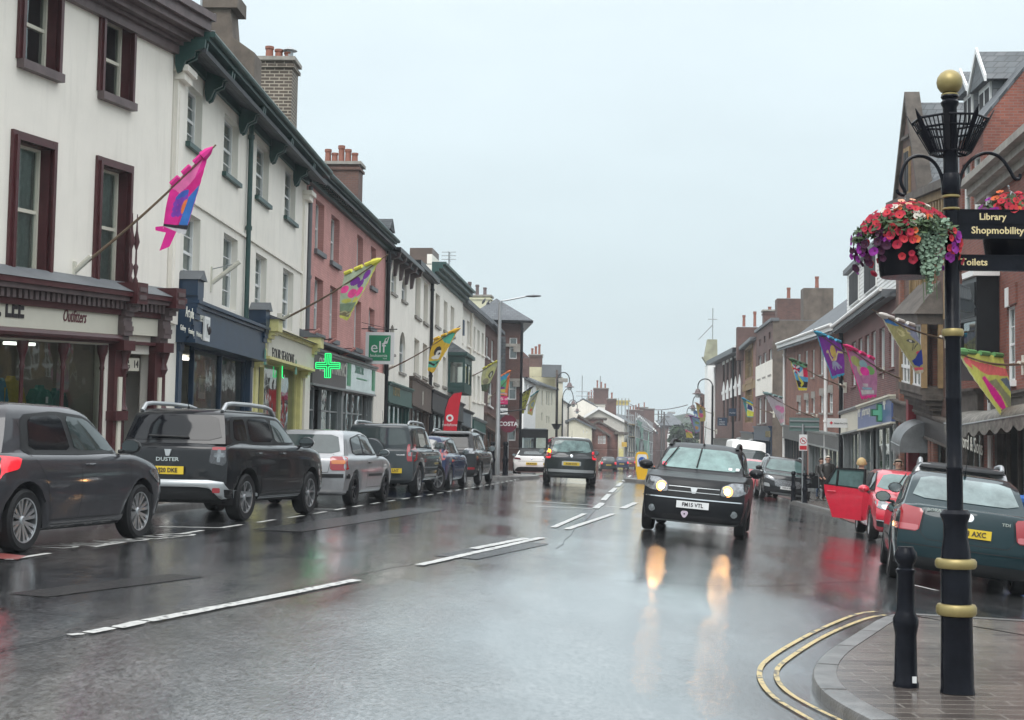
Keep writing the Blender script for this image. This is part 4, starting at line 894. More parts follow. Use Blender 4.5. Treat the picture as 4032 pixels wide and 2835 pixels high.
b.part('stone_band', mb)
mb = b.mk(); mb.box(.2,-1.4,3.4,b.W-1.1,-.005,b.H-1.2,M_slatev); b.part('slate_hung_bay', mb)
hip(b, M_slate, 1.6, .75); b.finish(None, back='none')
pipe(b, b.W+.02, .3, b.H-.2, M_black, .09, y=-.5)
# ---- dark brick gable, cream gabled terrace
b = block('gabled_house', 'dark brick gable end beyond the tall hipped building', P('q',735,600), 133, 6, 8, R(2), None, M_brickd); zt = b.loc(P('q',800,530))[1]
xe = b.loc(P('q',950,640))[0]; b.W = xe
mb = b.mk(); mb.prism([(0,0,b.H-.02),(xe,0,b.loc(P('q',950,640))[1]),(xe*.45,0,zt),(0,0,zt)], (0,8,0), M_brickd); b.part('gable', mb); b.H = min(b.H, b.loc(P('q',950,640))[1]); b.finish(None)
M_ylw = mat('pale yellow render', (.56,.52,.35), .75, var=.1, stain=.15)
b = block('gabled_house', 'pale yellow gabled house with a red brick chimney stack', P('q',935,840), 151, 8, 9, R(3), None, M_ylw)
xe = b.loc(P('q',1365,940))[0]; b.W = xe; h0 = b.loc(P('q',1365,945))[1]; h1 = b.loc(P('q',1160,790))[1]; b.H = h0
mb = b.mk(); mb.prism([(0,0,h0-.02),(xe,0,h0-.02),(xe*.5,0,h1),(0,0,h1)], (0,9,0), M_ylw); b.part('gable', mb)
chimney(b, xe*.27, .8, h1-.2, b.loc(P('q',1060,600))[1], xe*.46, 1.4, M_redchbr, np=3, along='x', ph=.9); b.finish(None)
b = Bld('terraced_house', 'white terrace with black eaves next to the brick buildings', P('q',862,965), 121, P('q',1050,1060), 131, base=-.4, wall=M_white, D=7); H = b.H
for q1, q2 in ((P('q',885,1055),P('q',903,1165)),(P('q',940,1075),P('q',957,1180)),(P('q',990,1100),P('q',1003,1200))): b.win(q1, q2, dep=.12)
mb = b.mk(); mb.box(0,-.3,H-.1,b.W,0,H+.1,M_black); b.part('eaves_board', mb)
stall(b, .3, b.W-.3, 2.8, 1.5, M_blks, fasc=M_blks, fh=.6); b.finish(M_slate, rise=1.5)
M_crm3 = mat('deep cream render', (.62,.59,.47), .75, var=.08, stain=.12)
b = Bld('terraced_house', 'cream terrace of narrow windows ending at a tall brown downpipe', P('q',1050,1045), 131.2, P('q',1368,1140), 148, base=-.6, wall=M_crm3, D=7); H = b.H
for xx, yt, yb in ((1068,1120,1210),(1138,1155,1400),(1212,1165,1390),(1245,1175,1400),(1292,1180,1400),(1135,1510,1640),(1212,1560,1680),(1245,1570,1690)): b.win(P('q',xx,yt), P('q',xx+18,yb), dep=.15, curtain=[(0,1)])
mb = b.mk(); mb.box(0,-.3,H-.1,b.W,0,H+.1,M_lead); b.part('eaves_board', mb); pipe(b, b.W, .2, H+2, M_brn, .12); b.finish(M_slate, rise=1.4)
b = block('tall_house', 'tall cream house with a flat parapet beside the arched street lamps', P('q',1375,950), 150, 3, 7, R(6), None, M_crm3)
b.W = b.loc(P('q',1480,950))[0]; mb = b.mk(); mb.box(-1.5,-.2,b.H,b.W-.2,.6,b.H+1.3,M_lead); mb.box(-.1,-.15,b.H-.5,b.W+.5,.0,b.H-.1,M_stone); b.part('parapet', mb); b.finish(None)
b = Bld('terraced_house', 'low white terrace with small chimneys behind the arched street lamps', P('z',1253,893), 190, P('z',1287,915), 225, base=-.8, wall=M_cream2, D=7); H = b.H
for i in range(4):
 x = b.W*(.12+.22*i)
 for z_ in (1.0, 3.9): b.winr(x, z_, x+1.0, z_+1.7, dep=.12)
chimney(b, b.W*.6, 3, H, H+2.4, 3.2, 1.2, M_brickd, np=4, along='x', ph=1.0); b.finish(M_slate, rise=1.3)
M_cab = mat('grey cable', (.08,.08,.08), .7); M_alm = mat('alarm box', (.55,.53,.45), .5)
x, z = L2.loc(P('c',1255,1095), .5); x2, z2 = L2.loc(P('c',1300,940), .5); t = thing('framed_picture', 'tilted framed picture standing in the art shop window', 'picture', (L2.A.x, L2.A.y, L2.base), L2.ax); mb = MB(L2.T); mb.box(x,.5,z,x+.7,.53,z2,M_blk); mb.build('frame', t); mb = MB(L2.T); mb.box(x+.05,.49,z+.06,x+.65,.499,z2-.06,M_white); mb.box(x+.15,.48,z+.2,x+.55,.489,z2-.2,M_pg); mb.build('print', t)
M_brick1 = brick('bright red brick', (.20,.055,.036), (.27,.085,.055), (.20,.13,.11), ms=.009)
M_brick2 = brick('plum red brick', (.12,.037,.035), (.19,.058,.05), (.19,.15,.14), ms=.012)
M_brick3 = brick('orange red brick', (.22,.078,.052), (.28,.11,.075), (.18,.13,.105), ms=.01)
M_ham = mat('ochre dressed stone', (.27,.18,.085), .8, var=.35, vs=3, stain=.4, bump=.3, bs=20)
M_goth = brick('brown stone', (.105,.06,.047), (.15,.085,.064), (.07,.045,.037), bw=.55, rh=.28, ms=.012)
M_gothst = mat('dark weathered sandstone', (.095,.08,.068), .85, var=.5, vs=2.5, bump=.5, bs=25, stain=.4)
FX = lambda px: (px-1147.)/3200.
def FZ(px): return 8.96/(FX(px)-.088)
# ---- nearest red brick house (right edge)
b = Bld('brick_shop_building', 'bright red brick building with a white sash window, at the right edge', P('z',2205,412), FZ(2205), P('z',2420,232), FZ(2420), base=-.42, wall=M_brick1); H = b.H; R0 = b
kw = dict(cols=2, rows=4, dep=.1, sill=(M_white,.12,.14), curtain=[(0,1)])
b.win(P('j',1432,572), P('j',1522,1340), **kw)
x0, z0 = b.loc(P('j',1430,370)); x, z = b.loc(P('j',1455,560)); mb = b.mk(); mb.box(x-.18,-.06,z,x+.1,-.001,z0,M_white); mb.box(x+.16,-.05,z,x+.75,-.001,z+.5,M_brick1); b.part('keystone', mb)
xp = b.loc(P('j',1245,600), -.1)[0]; pipe(b, xp, .3, H-.3, M_white, .065)
mb = b.mk()
for y_, a_, c_ in ((-.2,-.5,-.3),(-.4,-.3,-.1),(-.6,-.1,.08)): mb.box(-.2,y_,H+a_,b.W,-.001,H+c_,M_stone)
b.part('eaves_cornice', mb)
zf = b.loc(P('v',1160,170), -.2)[1]
stall(b, xp+.35, b.W-.2, zf-.3, 1.2, M_gothst, door=(xp+1.0,xp+2.0), fasc=M_gothst, fh=.4)
b.finish(M_slate, rise=3)
# ---- black oriel bay house between stone front and red brick
b = Bld('stone_shop_building', 'brown stone building with a black painted oriel window beside the white downpipe', P('z',2150,312), FZ(2150), P('z',2204,268), FZ(2204)-.05, base=-.42, wall=M_brick1); H = b.H
x0, z1 = b.loc(P('j',985,300), -.4); x1 = b.loc(P('j',1175,300), -.4)[0]; z0 = b.loc(P('j',985,1100), -.4)[1]
mb = b.mk()
mb.box(x0,-.55,z0-.6,x1,-.001,z0,M_black); mb.box(x0,-.55,z1-1.1,x1,-.001,z1,M_black); mb.box(x0-.1,-.65,z1,x1+.1,-.001,z1+.15,M_white); mb.box(x0,-.55,z0,x0+.14,-.002,z1-1.1,M_black); mb.box(x1-.14,-.55,z0,x1,-.002,z1-1.1,M_black)
for i in range(3): mb.box(x0+.08,-.58,z1-1.0+i*.02,x1-.08,-.55,z1-.15,M_black)
ow = b.part('oriel_window', mb)
mb = b.mk(); mb.poly([(x0+.1,-.5,z0),(x1-.1,-.5,z0),(x1-.1,-.5,z1-1.1),(x0+.1,-.5,z1-1.1)], M_glass); b.part('pane', mb, ow)
mb = b.mk(); mb.grid(lambda u, v: (lerp(x0+.2, x1-.15, u), -.38+.03*math.sin(u*30), lerp(z0, z1-1.1, v)), 24, 1, M_curtain); b.part('curtain', mb, ow, ang=80)
stall(b, .1, b.W-.1, 2.9, 1.2, M_gothst, fasc=M_gothst, fh=.5)
for xx in (.35, b.W-1.3):
 b.winr(xx, H-2.6, xx+.95, H-.8, dep=.12, cols=2, rows=4, sill=(M_white,.1,.12), curtain=[(0,1)])
b.finish(M_slate, rise=5, ov=.2); ROR = b
# ---- gothic stone building
b = Bld('gothic_building', 'Gothic brown stone building with a steep coped gable, mullioned oriel and canopied doorway', P('z',2008,455), FZ(2008), P('z',2149,395), FZ(2149), base=-.40, wall=M_goth, D=9); H = b.H; RG = b
xg = b.loc(P('h',640,1250))[0]
kw = dict(style='case', cols=2, rows=2, dep=.15, surround=(M_ham,.16))
xw, zw = b.loc(P('j',470,735)); xw1 = b.loc(P('j',555,735))[0]; zw0 = b.loc(P('j',470,1370), -.3)[1]
b.winr(xw-.1, zw0, xw+1.1, zw, style='case', cols=2, rows=3, dep=.12, surround=(M_ham,.14))
for q1, q2 in ((P('j',690,560),P('j',745,1400)),): b.win(q1, q2, style='case', cols=1, rows=2, dep=.2, surround=(M_ham,.12), fm=M_gothst)
for k in range(4):
 xx = b.W*(.30+.18*k)
 for za_, zb_ in ((H-3.9, H-1.7), (5.0, 6.9)):
  if all(not (xx < o[2]+.5 and xx+1.0 > o[0]-.5 and za_ < o[3] and zb_ > o[1]) for o in b.ops): b.winr(xx, za_, xx+.95, zb_, style='case', cols=2, rows=2, dep=.15, surround=(M_ham,.22), sill=(M_ham,.1,.15), curtain=[(0,1)])
for q in (P('j',300,400), P('j',610,900), P('j',645,900)):
 x = b.loc(q, -.12)[0]; mb = b.mk(); mb.box(x-.16,-.14,-.5,x+.16,-.001,H,M_brick3); b.part('pilaster', mb)
xo0 = b.loc(P('j',330,1100), -.5)[0]; xo1 = b.loc(P('j',575,1100), -.5)[0]
zb1 = b.loc(P('j',400,700), -.5)[1]; zb0 = b.loc(P('j',400,1410), -.5)[1]
mb = b.mk(); mb.box(xo0,-.75,zb1-.12,xo1,-.001,zb1+.2,M_gothst); mb.box(xo0+.05,-.65,zb0-.1,xo1-.05,-.001,zb0+.12,M_gothst)
for x in (xo0, (xo0+xo1)/2, xo1-.16): mb.box(x,-.62,zb0+.1,x+.16,-.46,zb1-.1,M_ham)
for x in (xo0, xo1-.16): mb.box(x,-.14,zb0+.1,x+.16,-.002,zb1-.1,M_ham)
for i in range(5): mb.box(xo0+.1*i,-.6+.12*i,zb0-.1-.16*(i+1),xo1-.1*i,-.001,zb0-.1-.16*i,M_gothst)
mb.add([(xo0-.1,-.85,zb1+.2),(xo1+.1,-.85,zb1+.2),(xo1+.1,0,zb1+.2),(xo0-.1,0,zb1+.2),(xo0+.35,0,zb1+1.2),(xo1-.35,0,zb1+1.2)], [(0,1,5,4),(1,2,5),(3,0,4)], M_gothst)
ow = b.part('oriel_window', mb)
mb = b.mk(); yy = -.52
mb.poly([(xo0+.1,yy,zb0+.1),(xo1-.1,yy,zb0+.1),(xo1-.1,yy,zb1-.1),(xo0+.1,yy,zb1-.1)], M_glass); b.part('pane', mb, ow)
mb = b.mk()
for i in range(6): x = lerp(xo0+.16, xo1-.16, (i+.5)/6); mb.box(x-.04,yy-.05,zb0+.1,x+.04,yy-.01,zb1-.1,M_frame)
for t in (0,.28,.55,1): z = lerp(zb0+.12, zb1-.14, t); mb.box(xo0+.1,yy-.052,z-.05,xo1-.1,yy-.012,z+.05,M_frame)
b.part('glazing_bars', mb, ow)
def street_gable(b, x0, x1, z0, zp, m, cop, nm='gable', dep=1.2):
 mb = b.mk(); xm = (x0+x1)/2; mb.prism([(x0,0,z0),(x1,0,z0),(xm,0,zp)], (0,.3,0), m); g_ = b.part(nm, mb); mb = b.mk(); mb.prism([(x0+.05,.3,z0),(x1-.05,.3,z0),(xm,.3,zp-.05)], (0,6,0), M_slatev); b.part('gable_roof', mb, g_)
 mb = b.mk()
 for a, c in ((x0-.1, xm), (x1+.1, xm)): mb.prism([(a,-.12,z0-.05),(a,-.12,z0+.22),(c,-.12,zp+.32),(c,-.12,zp)], (0,.5,0), cop)
 mb.box(x0-.3,-.25,z0-.35,x0+.25,.3,z0+.05,cop); b.part('gable_coping', mb, g_); return g_
gm, za_p = b.loc(P('h',692,400)); xa = .1; xb_ = 2*gm-xa
if gm < 1.2: gm = 1.2; xb_ = 2.3
print('GM', gm, za_p, H, b.W)
street_gable(b, xa, xb_, H-.1, za_p, M_goth, M_gothst)
mb = b.mk(); mb.box(gm-.5,-.06,H+.1,gm+.5,-.001,H+1.7,M_ham); mb.box(gm-.38,-.08,H+.2,gm-.05,-.059,H+1.55,M_dark); mb.box(gm+.05,-.08,H+.2,gm+.38,-.059,H+1.55,M_dark); mb.box(gm-.65,-.12,H+2.0,gm+.65,-.001,H+2.1,M_gothst); b.part('gable_window', mb)
mb = b.mk(); mb.box(0,-.2,H-.5,b.W,-.001,H-.25,M_ham); mb.box(0,-.35,H-.25,b.W,-.001,H,M_gothst)
for i in range(int(b.W/.4)): mb.box(.1+.4*i,-.16,H-.9,.3+.4*i,-.001,H-.5,M_ham)
b.part('corbel_table', mb)
stall(b, .4, 3.6, 3.0, 1.3, M_gothst, door=(1.0,2.2), fasc=M_gothst, fh=.5)
stall(b, 4.4, b.W-.4, 2.8, 1.4, M_gothst, fasc=mat('dark fascia', (.05,.045,.045), .4), fh=.6)
b.text('Bradford & Sons', None, .55, M_gilt, y=-.17, x=b.loc(P('v',760,280), -.2)[0]-.8, z=2.95, sx=.9)
mb = b.mk(); xr, zr = b.loc(P('v',470,240), -.3); mb.box(3.75,-.35,1.2,4.1,-.001,4.2,mat('deep red board', (.22,.01,.02), .5)); b.part('red_panel', mb)
b.finish(M_slate, rise=3.4, ov=.1, gable=False)
b = ROR
for q, sc in ((P('h',1430,420), 1.0), (P('h',1290,480), .8)):
 x, z = b.loc(q, 1.2); mb = b.mk(); w_ = .8*sc
 mb.box(x-w_,.8,z-1.1,x+w_,3.5,z+.5,M_slatev); mb.prism([(x-w_-.2,.55,z+.5),(x+w_+.2,.55,z+.5),(x,.55,z+1.5*sc)], (0,3.2,0), M_slatev); d = b.part('dormer', mb)
 mb = b.mk(); mb.box(x-w_*.8,.74,z-.9,x+w_*.8,.8,z+.5,M_frame); mb.prism([(x-w_-.25,.5,z+.42),(x-w_-.25,.5,z+.6),(x,.5,z+1.62*sc),(x,.5,z+1.45*sc)], (0,.06,0), M_frame); mb.prism([(x+w_+.25,.5,z+.42),(x+w_+.25,.5,z+.6),(x,.5,z+1.62*sc),(x,.5,z+1.45*sc)], (0,.06,0), M_frame)
 for s_ in (-1,1): mb.box(x+s_*w_*.4-w_*.3,.73,z-.8,x+s_*w_*.4+w_*.3,.739,z+.35,M_dark)
 b.part('dormer_window', mb, d)
# ---- red brick with white boarded dormer (pharmacy)
b = Bld('pharmacy_building', 'plum red brick building with a white boarded dormer above the blue pharmacy sign', P('i',872,795), FZ(1891), P('i',1425,395), FZ(2007), base=-.42, wall=M_brick2); H = b.H; RP = b
kw = dict(style='case', cols=2, rows=1, dep=.14, sill=(M_brick2,.06,.08))
for x0_, x1_, yt, yb in ((950,995,945,1390),(1020,1062,905,1350),(1090,1135,870,1300),(1158,1205,830,1265),(1245,1300,795,1235),(1345,1400,760,1195)): b.win(P('i',x0_,yt), P('i',x1_,yb), **kw)
zf = b.loc(P('k',955,388), -.2)[1]; ft = b.loc(P('k',955,225), -.2)[1]; xs = b.loc(P('k',955,300), -.2)[0]; xe = b.loc(P('k',1265,250), -.2)[0]; xe = min(xe, b.W-.1)
M_blu = mat('blue pharmacy fascia', (.085,.125,.28), .35, var=.12)
stall(b, .15, xs-.02, zf, 1.2, M_tile, fasc=M_sign, fh=ft-zf, door=(.6,1.5)); stall(b, xs, xe, zf, 1.3, M_tile, door=(xs+1.8,xs+3.0), fasc=M_blu, fh=ft-zf, fm=M_sign)
b.text('pharmacy', None, .5, M_gilt, y=-.17, x=xs+1.1, z=zf+.5)
for dx in (.35, xe-xs-1.4):
 mb = b.mk(); mb.box(xs+dx,-.18,zf+.5,xs+dx+.14,-.161,zf+1.0,M_gilt); mb.box(xs+dx-.18,-.181,zf+.68,xs+dx+.32,-.162,zf+.82,M_gilt); b.part('cross_symbol', mb)
eb = b.mk(); eb.box(0,-.5,H-.18,b.W,0,H+.08,M_lead); b.part('eaves_board', eb); gutter(b, M_white, y=-.55, z=H+.08)
b.finish(M_slate, rise=2.6, ov=.4)
xd0 = b.loc(P('i',935,400), .6)[0]; zd0 = b.loc(P('i',935,620), .4)[1]; zd1 = b.loc(P('i',935,225), .6)[1]
mb = b.mk(); mb.box(xd0,.5,H+.1,b.W-.4,4.5,zd1,M_white)
for i in range(int((zd1-H-.1)/.16)): mb.box(xd0-.005,.46,H+.12+i*.16,b.W-.4,.5,H+.24+i*.16,M_white)
mb.box(xd0-.2,.3,zd1,b.W-.2,4.6,zd1+.22,M_lead); d = b.part('boarded_dormer', mb)
Ld = b.W-.4-xd0
for t0, t1 in ((.07,.25),(.36,.56),(.68,.86)):
 a, c = xd0+Ld*t0, xd0+Ld*t1; mb = b.mk(); z_0, z_1 = H+1.1, zd1-.15
 mb.box(a,.40,z_0,c,.455,z_1,M_white); mb.box(a+.06,.385,z_0+.06,(a+c)/2-.03,.399,z_1-.06,M_glassd if 'M_glassd' in globals() else M_dark); mb.box((a+c)/2+.03,.385,z_0+.06,c-.06,.399,z_1-.06,M_dark); b.part('dormer_window', mb, d)
# ---- orange brick, white eaves
b = Bld('brick_shop_building', 'orange brick building with white eaves and rows of stone-headed windows', P('i',252,965), FZ(1767), P('i',865,760), FZ(1890), base=-.42, wall=M_brick3); H = b.H
kw = dict(style='case', cols=2, rows=2, dep=.12, sill=(M_stone,.06,.08)); 
for x0_, x1_, yt, yb in ((375,408,1065,1180),(452,485,1030,1170),(528,556,1020,1305),(612,650,980,1275),(805,860,880,1010)): b.win(P('i',x0_,yt), P('i',x1_,yb), **kw)
for x0_, x1_, yt, yb in ((375,412,1565,1614),(452,492,1545,1614),(528,560,1530,1614),(615,650,1500,1614),(705,750,1470,1614),(820,865,1425,1614)):
 r_ = b.win(P('i',x0_,yt), P('i',x1_,yb+70), **kw); mb = b.mk(); mb.box(r_[0]-.12,-.03,r_[3],r_[2]+.12,-.001,r_[3]+.35,M_stone); b.part('lintel', mb)
eb = b.mk(); eb.box(-.3,-.5,H-.2,b.W,0,H+.05,M_white); b.part('eaves_board', eb); gutter(b, M_white, y=-.56, z=H+.05)
pipe(b, .1, .3, H-.2, M_white, .08); pipe(b, b.loc(P('i',675,1300), -.1)[0], .3, H-.6, M_white, .09); pipe(b, b.W-.1, .3, H-.3, M_black, .09)
M_dsh = mat('dark shop paint', (.05,.055,.06), .4, var=.25)
stall(b, .3, b.W*.45, 2.7, 1.3, M_dsh, fasc=M_dsh, fh=.6, door=(1.5,2.5)); stall(b, b.W*.5, b.W-.3, 2.7, 1.3, M_tile, fasc=M_dsh, fh=.6, door=(b.W*.5+1.5,b.W*.5+2.5))
b.finish(M_slate, rise=3.0, ov=.5)
# ---- rendered gable with stack
b = Bld('rendered_gable_building', 'brick building with a large grey rendered side wall and two tall chimney stacks', P('g',872,712), FZ(1698), P('g',1022,600), FZ(1733), base=-.42, wall=M_brickd, D=10); H = b.H
kw = dict(dep=.15, sill=(M_stone,.08,.1), curtain=[(0,1)])
for x0_, x1_, yt, yb in ((890,915,930,1130),(935,960,905,1110),(985,1012,870,1090),(890,915,1310,1540),(940,962,1300,1530)): b.win(P('g',x0_,yt), P('g',x1_,yb), **kw)
for x0_, x1_, yt, yb in ((895,910,780,830),(938,955,750,800),(985,1002,715,765)): b.win(P('g',x0_,yt), P('g',x1_,yb), style='blank', fm=M_dark, dep=.1)
x, z = b.loc(P('g',880,1290), -.05); x_, z_ = b.loc(P('g',1028,1115), -.05); mb = b.mk(); mb.box(.1,-.05,z,b.W-.1,-.001,z+2.2,M_cream2); b.part('painted_wall_sign', mb)
mb = b.mk(); mb.box(-.1,-.15,H-.05,b.W+.1,.4,H+.15,M_lead); b.part('parapet_coping', mb)
stall(b, .2, b.W-.2, 2.8, 1.3, M_navy, fasc=M_navy, fh=.8); b.text('IRONMONGERS', None, .6, M_gold, y=-.17, x=b.W-3.0, z=3.0, sx=.8)
b.finish(None, side=M_render)
x1 = b.W
mb = b.mk(); zt = b.loc(P('g',1430,300), 4)[1]; A_ = W(P('g',1435,600), FZ(1733)-1.0)
chimpx(b, b.W-.5, -1.6, P('g',1300,310), P('g',1572,310), H-.2, M_render, np=1, ph=1.0, cap=False)
chimpx(b, b.W-7, -1.6, P('g',1062,405), P('g',1290,405), H-1.5, M_brickd, np=1, ph=1.0, cap=False)
# ---- yellow-arched brick
b = Bld('brick_shop_building', 'orange brick building with ochre stone arched windows next to the painted wall sign', P('g',752,862), FZ(1663), P('g',870,765), FZ(1697), base=-.45, wall=M_brick3); H = b.H
for q1, q2 in ((P('g',780,880),P('g',838,1110)),(P('g',780,1190),P('g',838,1390)),(P('g',780,1400),P('g',838,1530))): b.win(q1, q2, style='case', cols=2, rows=2, dep=.12, fm=M_ham, surround=(M_ham,.35))
mb = b.mk(); zz = b.loc(P('g',760,1250), 0)[1]; mb.box(0,-.05,zz,b.W,-.001,zz+.6,M_ham); mb.box(0,-.45,H-.15,b.W,0,H+.1,M_lead); b.part('stone_band', mb)
stall(b, .2, b.W-.2, 2.8, 1.3, M_navy, fasc=M_dsh, fh=.7); b.finish(M_slate, rise=2.2, ov=.4)
chimpx(b, b.W-.5, -1.5, P('g',940,520), P('g',1060,520), H-1, M_brickd, np=1, ph=.4)
chimpx(b, 1, -1.5, P('g',697,665), P('g',930,665), H-1, M_brickd, np=2, ph=1.3, cap=False)
# ---- tall brick with white window heads
b = Bld('brick_shop_building', 'tall red brick building with white window heads and deep dark eaves', P('g',500,985), 146, P('g',750,865), FZ(1663)+.3, base=-.8, wall=M_brickd); H = b.H
for i, xx in enumerate((568,602,638,675,712)):
 yt = 1010-i*22; r_ = b.win(P('g',xx,yt), P('g',xx+16,1245-i*18), dep=.15, fm=M_dark)
 mb = b.mk(); mb.box(r_[0]-.1,-.05,r_[3]-.0,r_[2]+.1,-.001,r_[3]+1.1,M_white); mb.box(r_[0]-.2,-.1,r_[1]-.3,r_[2]+.2,-.001,r_[1]-.01,M_white); b.part('window_head', mb)
 yt2 = 1330-i*12; r_ = b.win(P('g',xx,yt2), P('g',xx+16,1540-i*6), dep=.15, fm=M_dark); mb = b.mk(); xm = (r_[0]+r_[2])/2; mb.prism([(r_[0]-.05,-.05,r_[3]),(r_[2]+.05,-.05,r_[3]),(r_[2]+.05,-.05,r_[3]+1.1),(xm,-.05,r_[3]+1.8),(r_[0]-.05,-.05,r_[3]+1.1)], (0,.049,0), M_white); b.part('window_head', mb)
mb = b.mk(); mb.box(-.3,-.9,H-.3,b.W,0,H+.15,M_black); b.part('eaves_board', mb); pipe(b, .3, .3, H-.5, M_white, .12); pipe(b, b.loc(P('g',660,1200), -.1)[0], .3, H-.3, M_black, .1)
stall(b, .2, b.W-.2, 2.8, 1.5, M_dsh, fasc=M_dsh, fh=.7); b.finish(M_slate, rise=2.0, ov=.7)
# ---- white ornate shaped gable
b = block('ornate_gabled_building', 'white ornate building with a shaped stone gable and finial', P('g',430,960), 152, 3, 3, R(-2), None, M_white)
b.W = b.loc(P('g',548,1060))[0]; h0 = b.loc(P('g',430,1010))[1]; zt = b.loc(P('g',470,775))[1]; b.H = h0
mb = b.mk(); wd = b.W; pr = [(0,0,h0),(wd*.9,0,h0),(wd*.75,0,h0+.8),(wd*.72,0,zt),(wd*.0,0,zt),(-.35,0,zt-2),(-.55,0,h0+.9)]; mb.prism(pr, (0,1.2,0), mat('lichened stone', (.34,.34,.24), .85, var=.4, vs=1)); b.part('shaped_gable', mb)
mb = b.mk(); mb.tube([(wd*.4,.5,zt),(wd*.4,.5,zt+3.4)], .06, M_steel, 6); mb.tube([(wd*.4-.5,.5,zt+2.2),(wd*.4+.5,.5,zt+2.2)], .05, M_steel, 5); mb.tube([(wd*.4,.5,zt+1.6),(wd*.4-1.5,.5,zt)], .05, M_steel, 5); b.part('finial', mb)
for z_ in (2,5,7.6): b.winr(wd*.3, z_, wd*.3+1.2, z_+1.8, dep=.12, fm=M_frame)
b.finish(None)
b = block('brick_house', 'dark brick house end beyond the ornate white gable', P('t',445,215), 176, 4, 2, R(-3), None, M_brickd); b.W = b.loc(P('t',570,215))[0]; b.winr(1, 4, 2, 6, dep=.12); b.winr(1, 1, 2, 3, dep=.12); b.winr(3.5, 4, 4.5, 6, dep=.12); b.finish(None)
# ------------------------------------------------------------------ far middle of the street
def gable_block(name, label, q0, qpk, q1, Y, dep, wall, roof, base, ax=0., trim=None, side_wins=0, wins=(), cham=None):
 """gable end facing the camera from q0 (left eave) over qpk (peak) to q1 (right eave), roof running back"""
 A = W(q0, Y); bb = block(name, label, q0, Y, 5, dep, ax, None, wall, base=base)
 x1, z1 = bb.loc(q1); xp, zp = bb.loc(qpk); bb.W = x1; zl = bb.H; zr = z1
 bb.H = min(zl, zr); mb = bb.mb
 for wn in wins:
  a = bb.loc(wn[0]); c = bb.loc(wn[1]); bb.ops.append((min(a[0],c[0]), min(a[1],c[1]), max(a[0],c[0]), max(a[1],c[1]))); bb.wins.append((min(a[0],c[0]),min(a[1],c[1]),max(a[0],c[0]),max(a[1],c[1]),'sash',M_frame,.12,1,2,None,None,None,M_glass,'sill','window'))
 mb.prism([(0,0,bb.H-.01),(x1,0,bb.H-.01),(x1,0,zr+.001),(xp,0,zp),(0,0,zl+.001)], (0,dep,0), wall)
 rb = MB(); t = .25; o_ = .5
 for (xa, za), (xb, zb) in (((0,zl),(xp,zp)), ((x1,zr),(xp,zp))):
  dx, dz = xa-xb, za-zb; L_ = math.hypot(dx, dz); ex, ez = dx/L_*o_, dz/L_*o_
  rb.prism([(xa+ex,-.3,za+ez),(xb,-.3,zb),(xb,-.3,zb+t),(xa+ex,-.3,za+ez+t)], (0,dep+.6,0), roof)
 bb.part('roof', rb)
 if trim:
  tb = MB()
  for (xa, za), (xb, zb) in (((0,zl),(xp,zp)), ((x1,zr),(xp,zp))): tb.prism([(xa,-.42,za-.12),(xb,-.42,zb-.12),(xb,-.42,zb+.28),(xa,-.42,za+.28)], (0,.1,0), trim)
  bb.part('bargeboard', tb)
 return bb
M_far_red = brick('estate red brick', (.19,.065,.048), (.24,.09,.065), (.19,.13,.11))
M_brtile = brick('brown roof tile', (.09,.075,.065), (.13,.11,.09), (.05,.04,.04), bw=.3, rh=.25, mode='xy')
b = gable_block('white_gabled_house', 'white rendered house with a broad gable and white bargeboards in the distance', P('s',190,590), P('s',435,440), P('s',840,650), 205, 22, mat('distant cream render', (.50,.48,.43), .8, stain=.2), M_brtile, -1.0, R(-3), trim=M_white, wins=((P('s',665,645),P('s',690,658)),))
for z_ in (1.5, 4.6):
 for y_ in (3, 8, 13): pass
chimney(b, b.loc(P('s',645,290))[0], 2, b.H, b.loc(P('s',640,285))[1], 1.3, 1.6, M_brickd, np=1, ph=1.2)
chimney(b, b.loc(P('s',430,380))[0], 6, b.H, b.loc(P('s',430,360))[1], 2.0, 2, M_cream2, np=0)
b.finish(None, back='none')
b = gable_block('red_brick_house', 'plain red brick gable end beyond the dark green car', P('s',345,700), P('s',435,650), P('s',740,830), 185, 9, M_far_red, M_brtile, -1.0, R(-2)); b.finish(None, back='none')
b = gable_block('small_shop', 'small cream shop with a yellow front beside the red brick gable', P('s',742,842), P('s',800,838), P('s',838,842), 184, 9, M_crm3, M_brtile, -1.0, R(-2), wins=((P('s',765,880),P('s',778,1010)),))
xa = b.loc(P('s',748,1075))[1]; mb = MB(); mb.box(.1,-.4,0,b.W-.1,-.01,xa,M_yellow); mb.box(.4,-.45,.6,b.W-.5,-.41,xa-1.2,M_dark); b.part('shopfront', mb)
mb = MB(); x, z = b.loc(P('s',795,1045)); mb.box(x,-.6,z,x+.65,-.5,z+.6,mat('amber sign', (.55,.36,.05), .5)); b.part('sign', mb); b.finish(None, back='none')
b = gable_block('low_gabled_house', 'low cream house with a pale slate roof behind the people carrier', P('s',-40,640), P('s',45,610), P('s',325,745), 170, 10, M_crm3, M_slatev, -1.0, R(-3), wins=((P('s',188,780),P('s',200,830)),(P('s',240,790),P('s',252,830)))); b.finish(None, back='none')
b = gable_block('long_roofed_house', 'brown tiled building with dark windows between the people carrier and brick gable', P('s',90,600), P('s',110,560), P('s',570,860), 178, 10, M_far_red, M_brtile, -1.0, R(-3), wins=tuple((P('s',x,870),P('s',x+22,1000)) for x in (425,460,495,520))); b.finish(None, back='none')
b = gable_block('red_brick_extension', 'flat-topped red brick wall in front of the white gabled house', P('s',240,612), P('s',370,604), P('s',510,612), 196, 6, M_far_red, M_brtile, -1.0, R(-2)); b.finish(None, back='none')
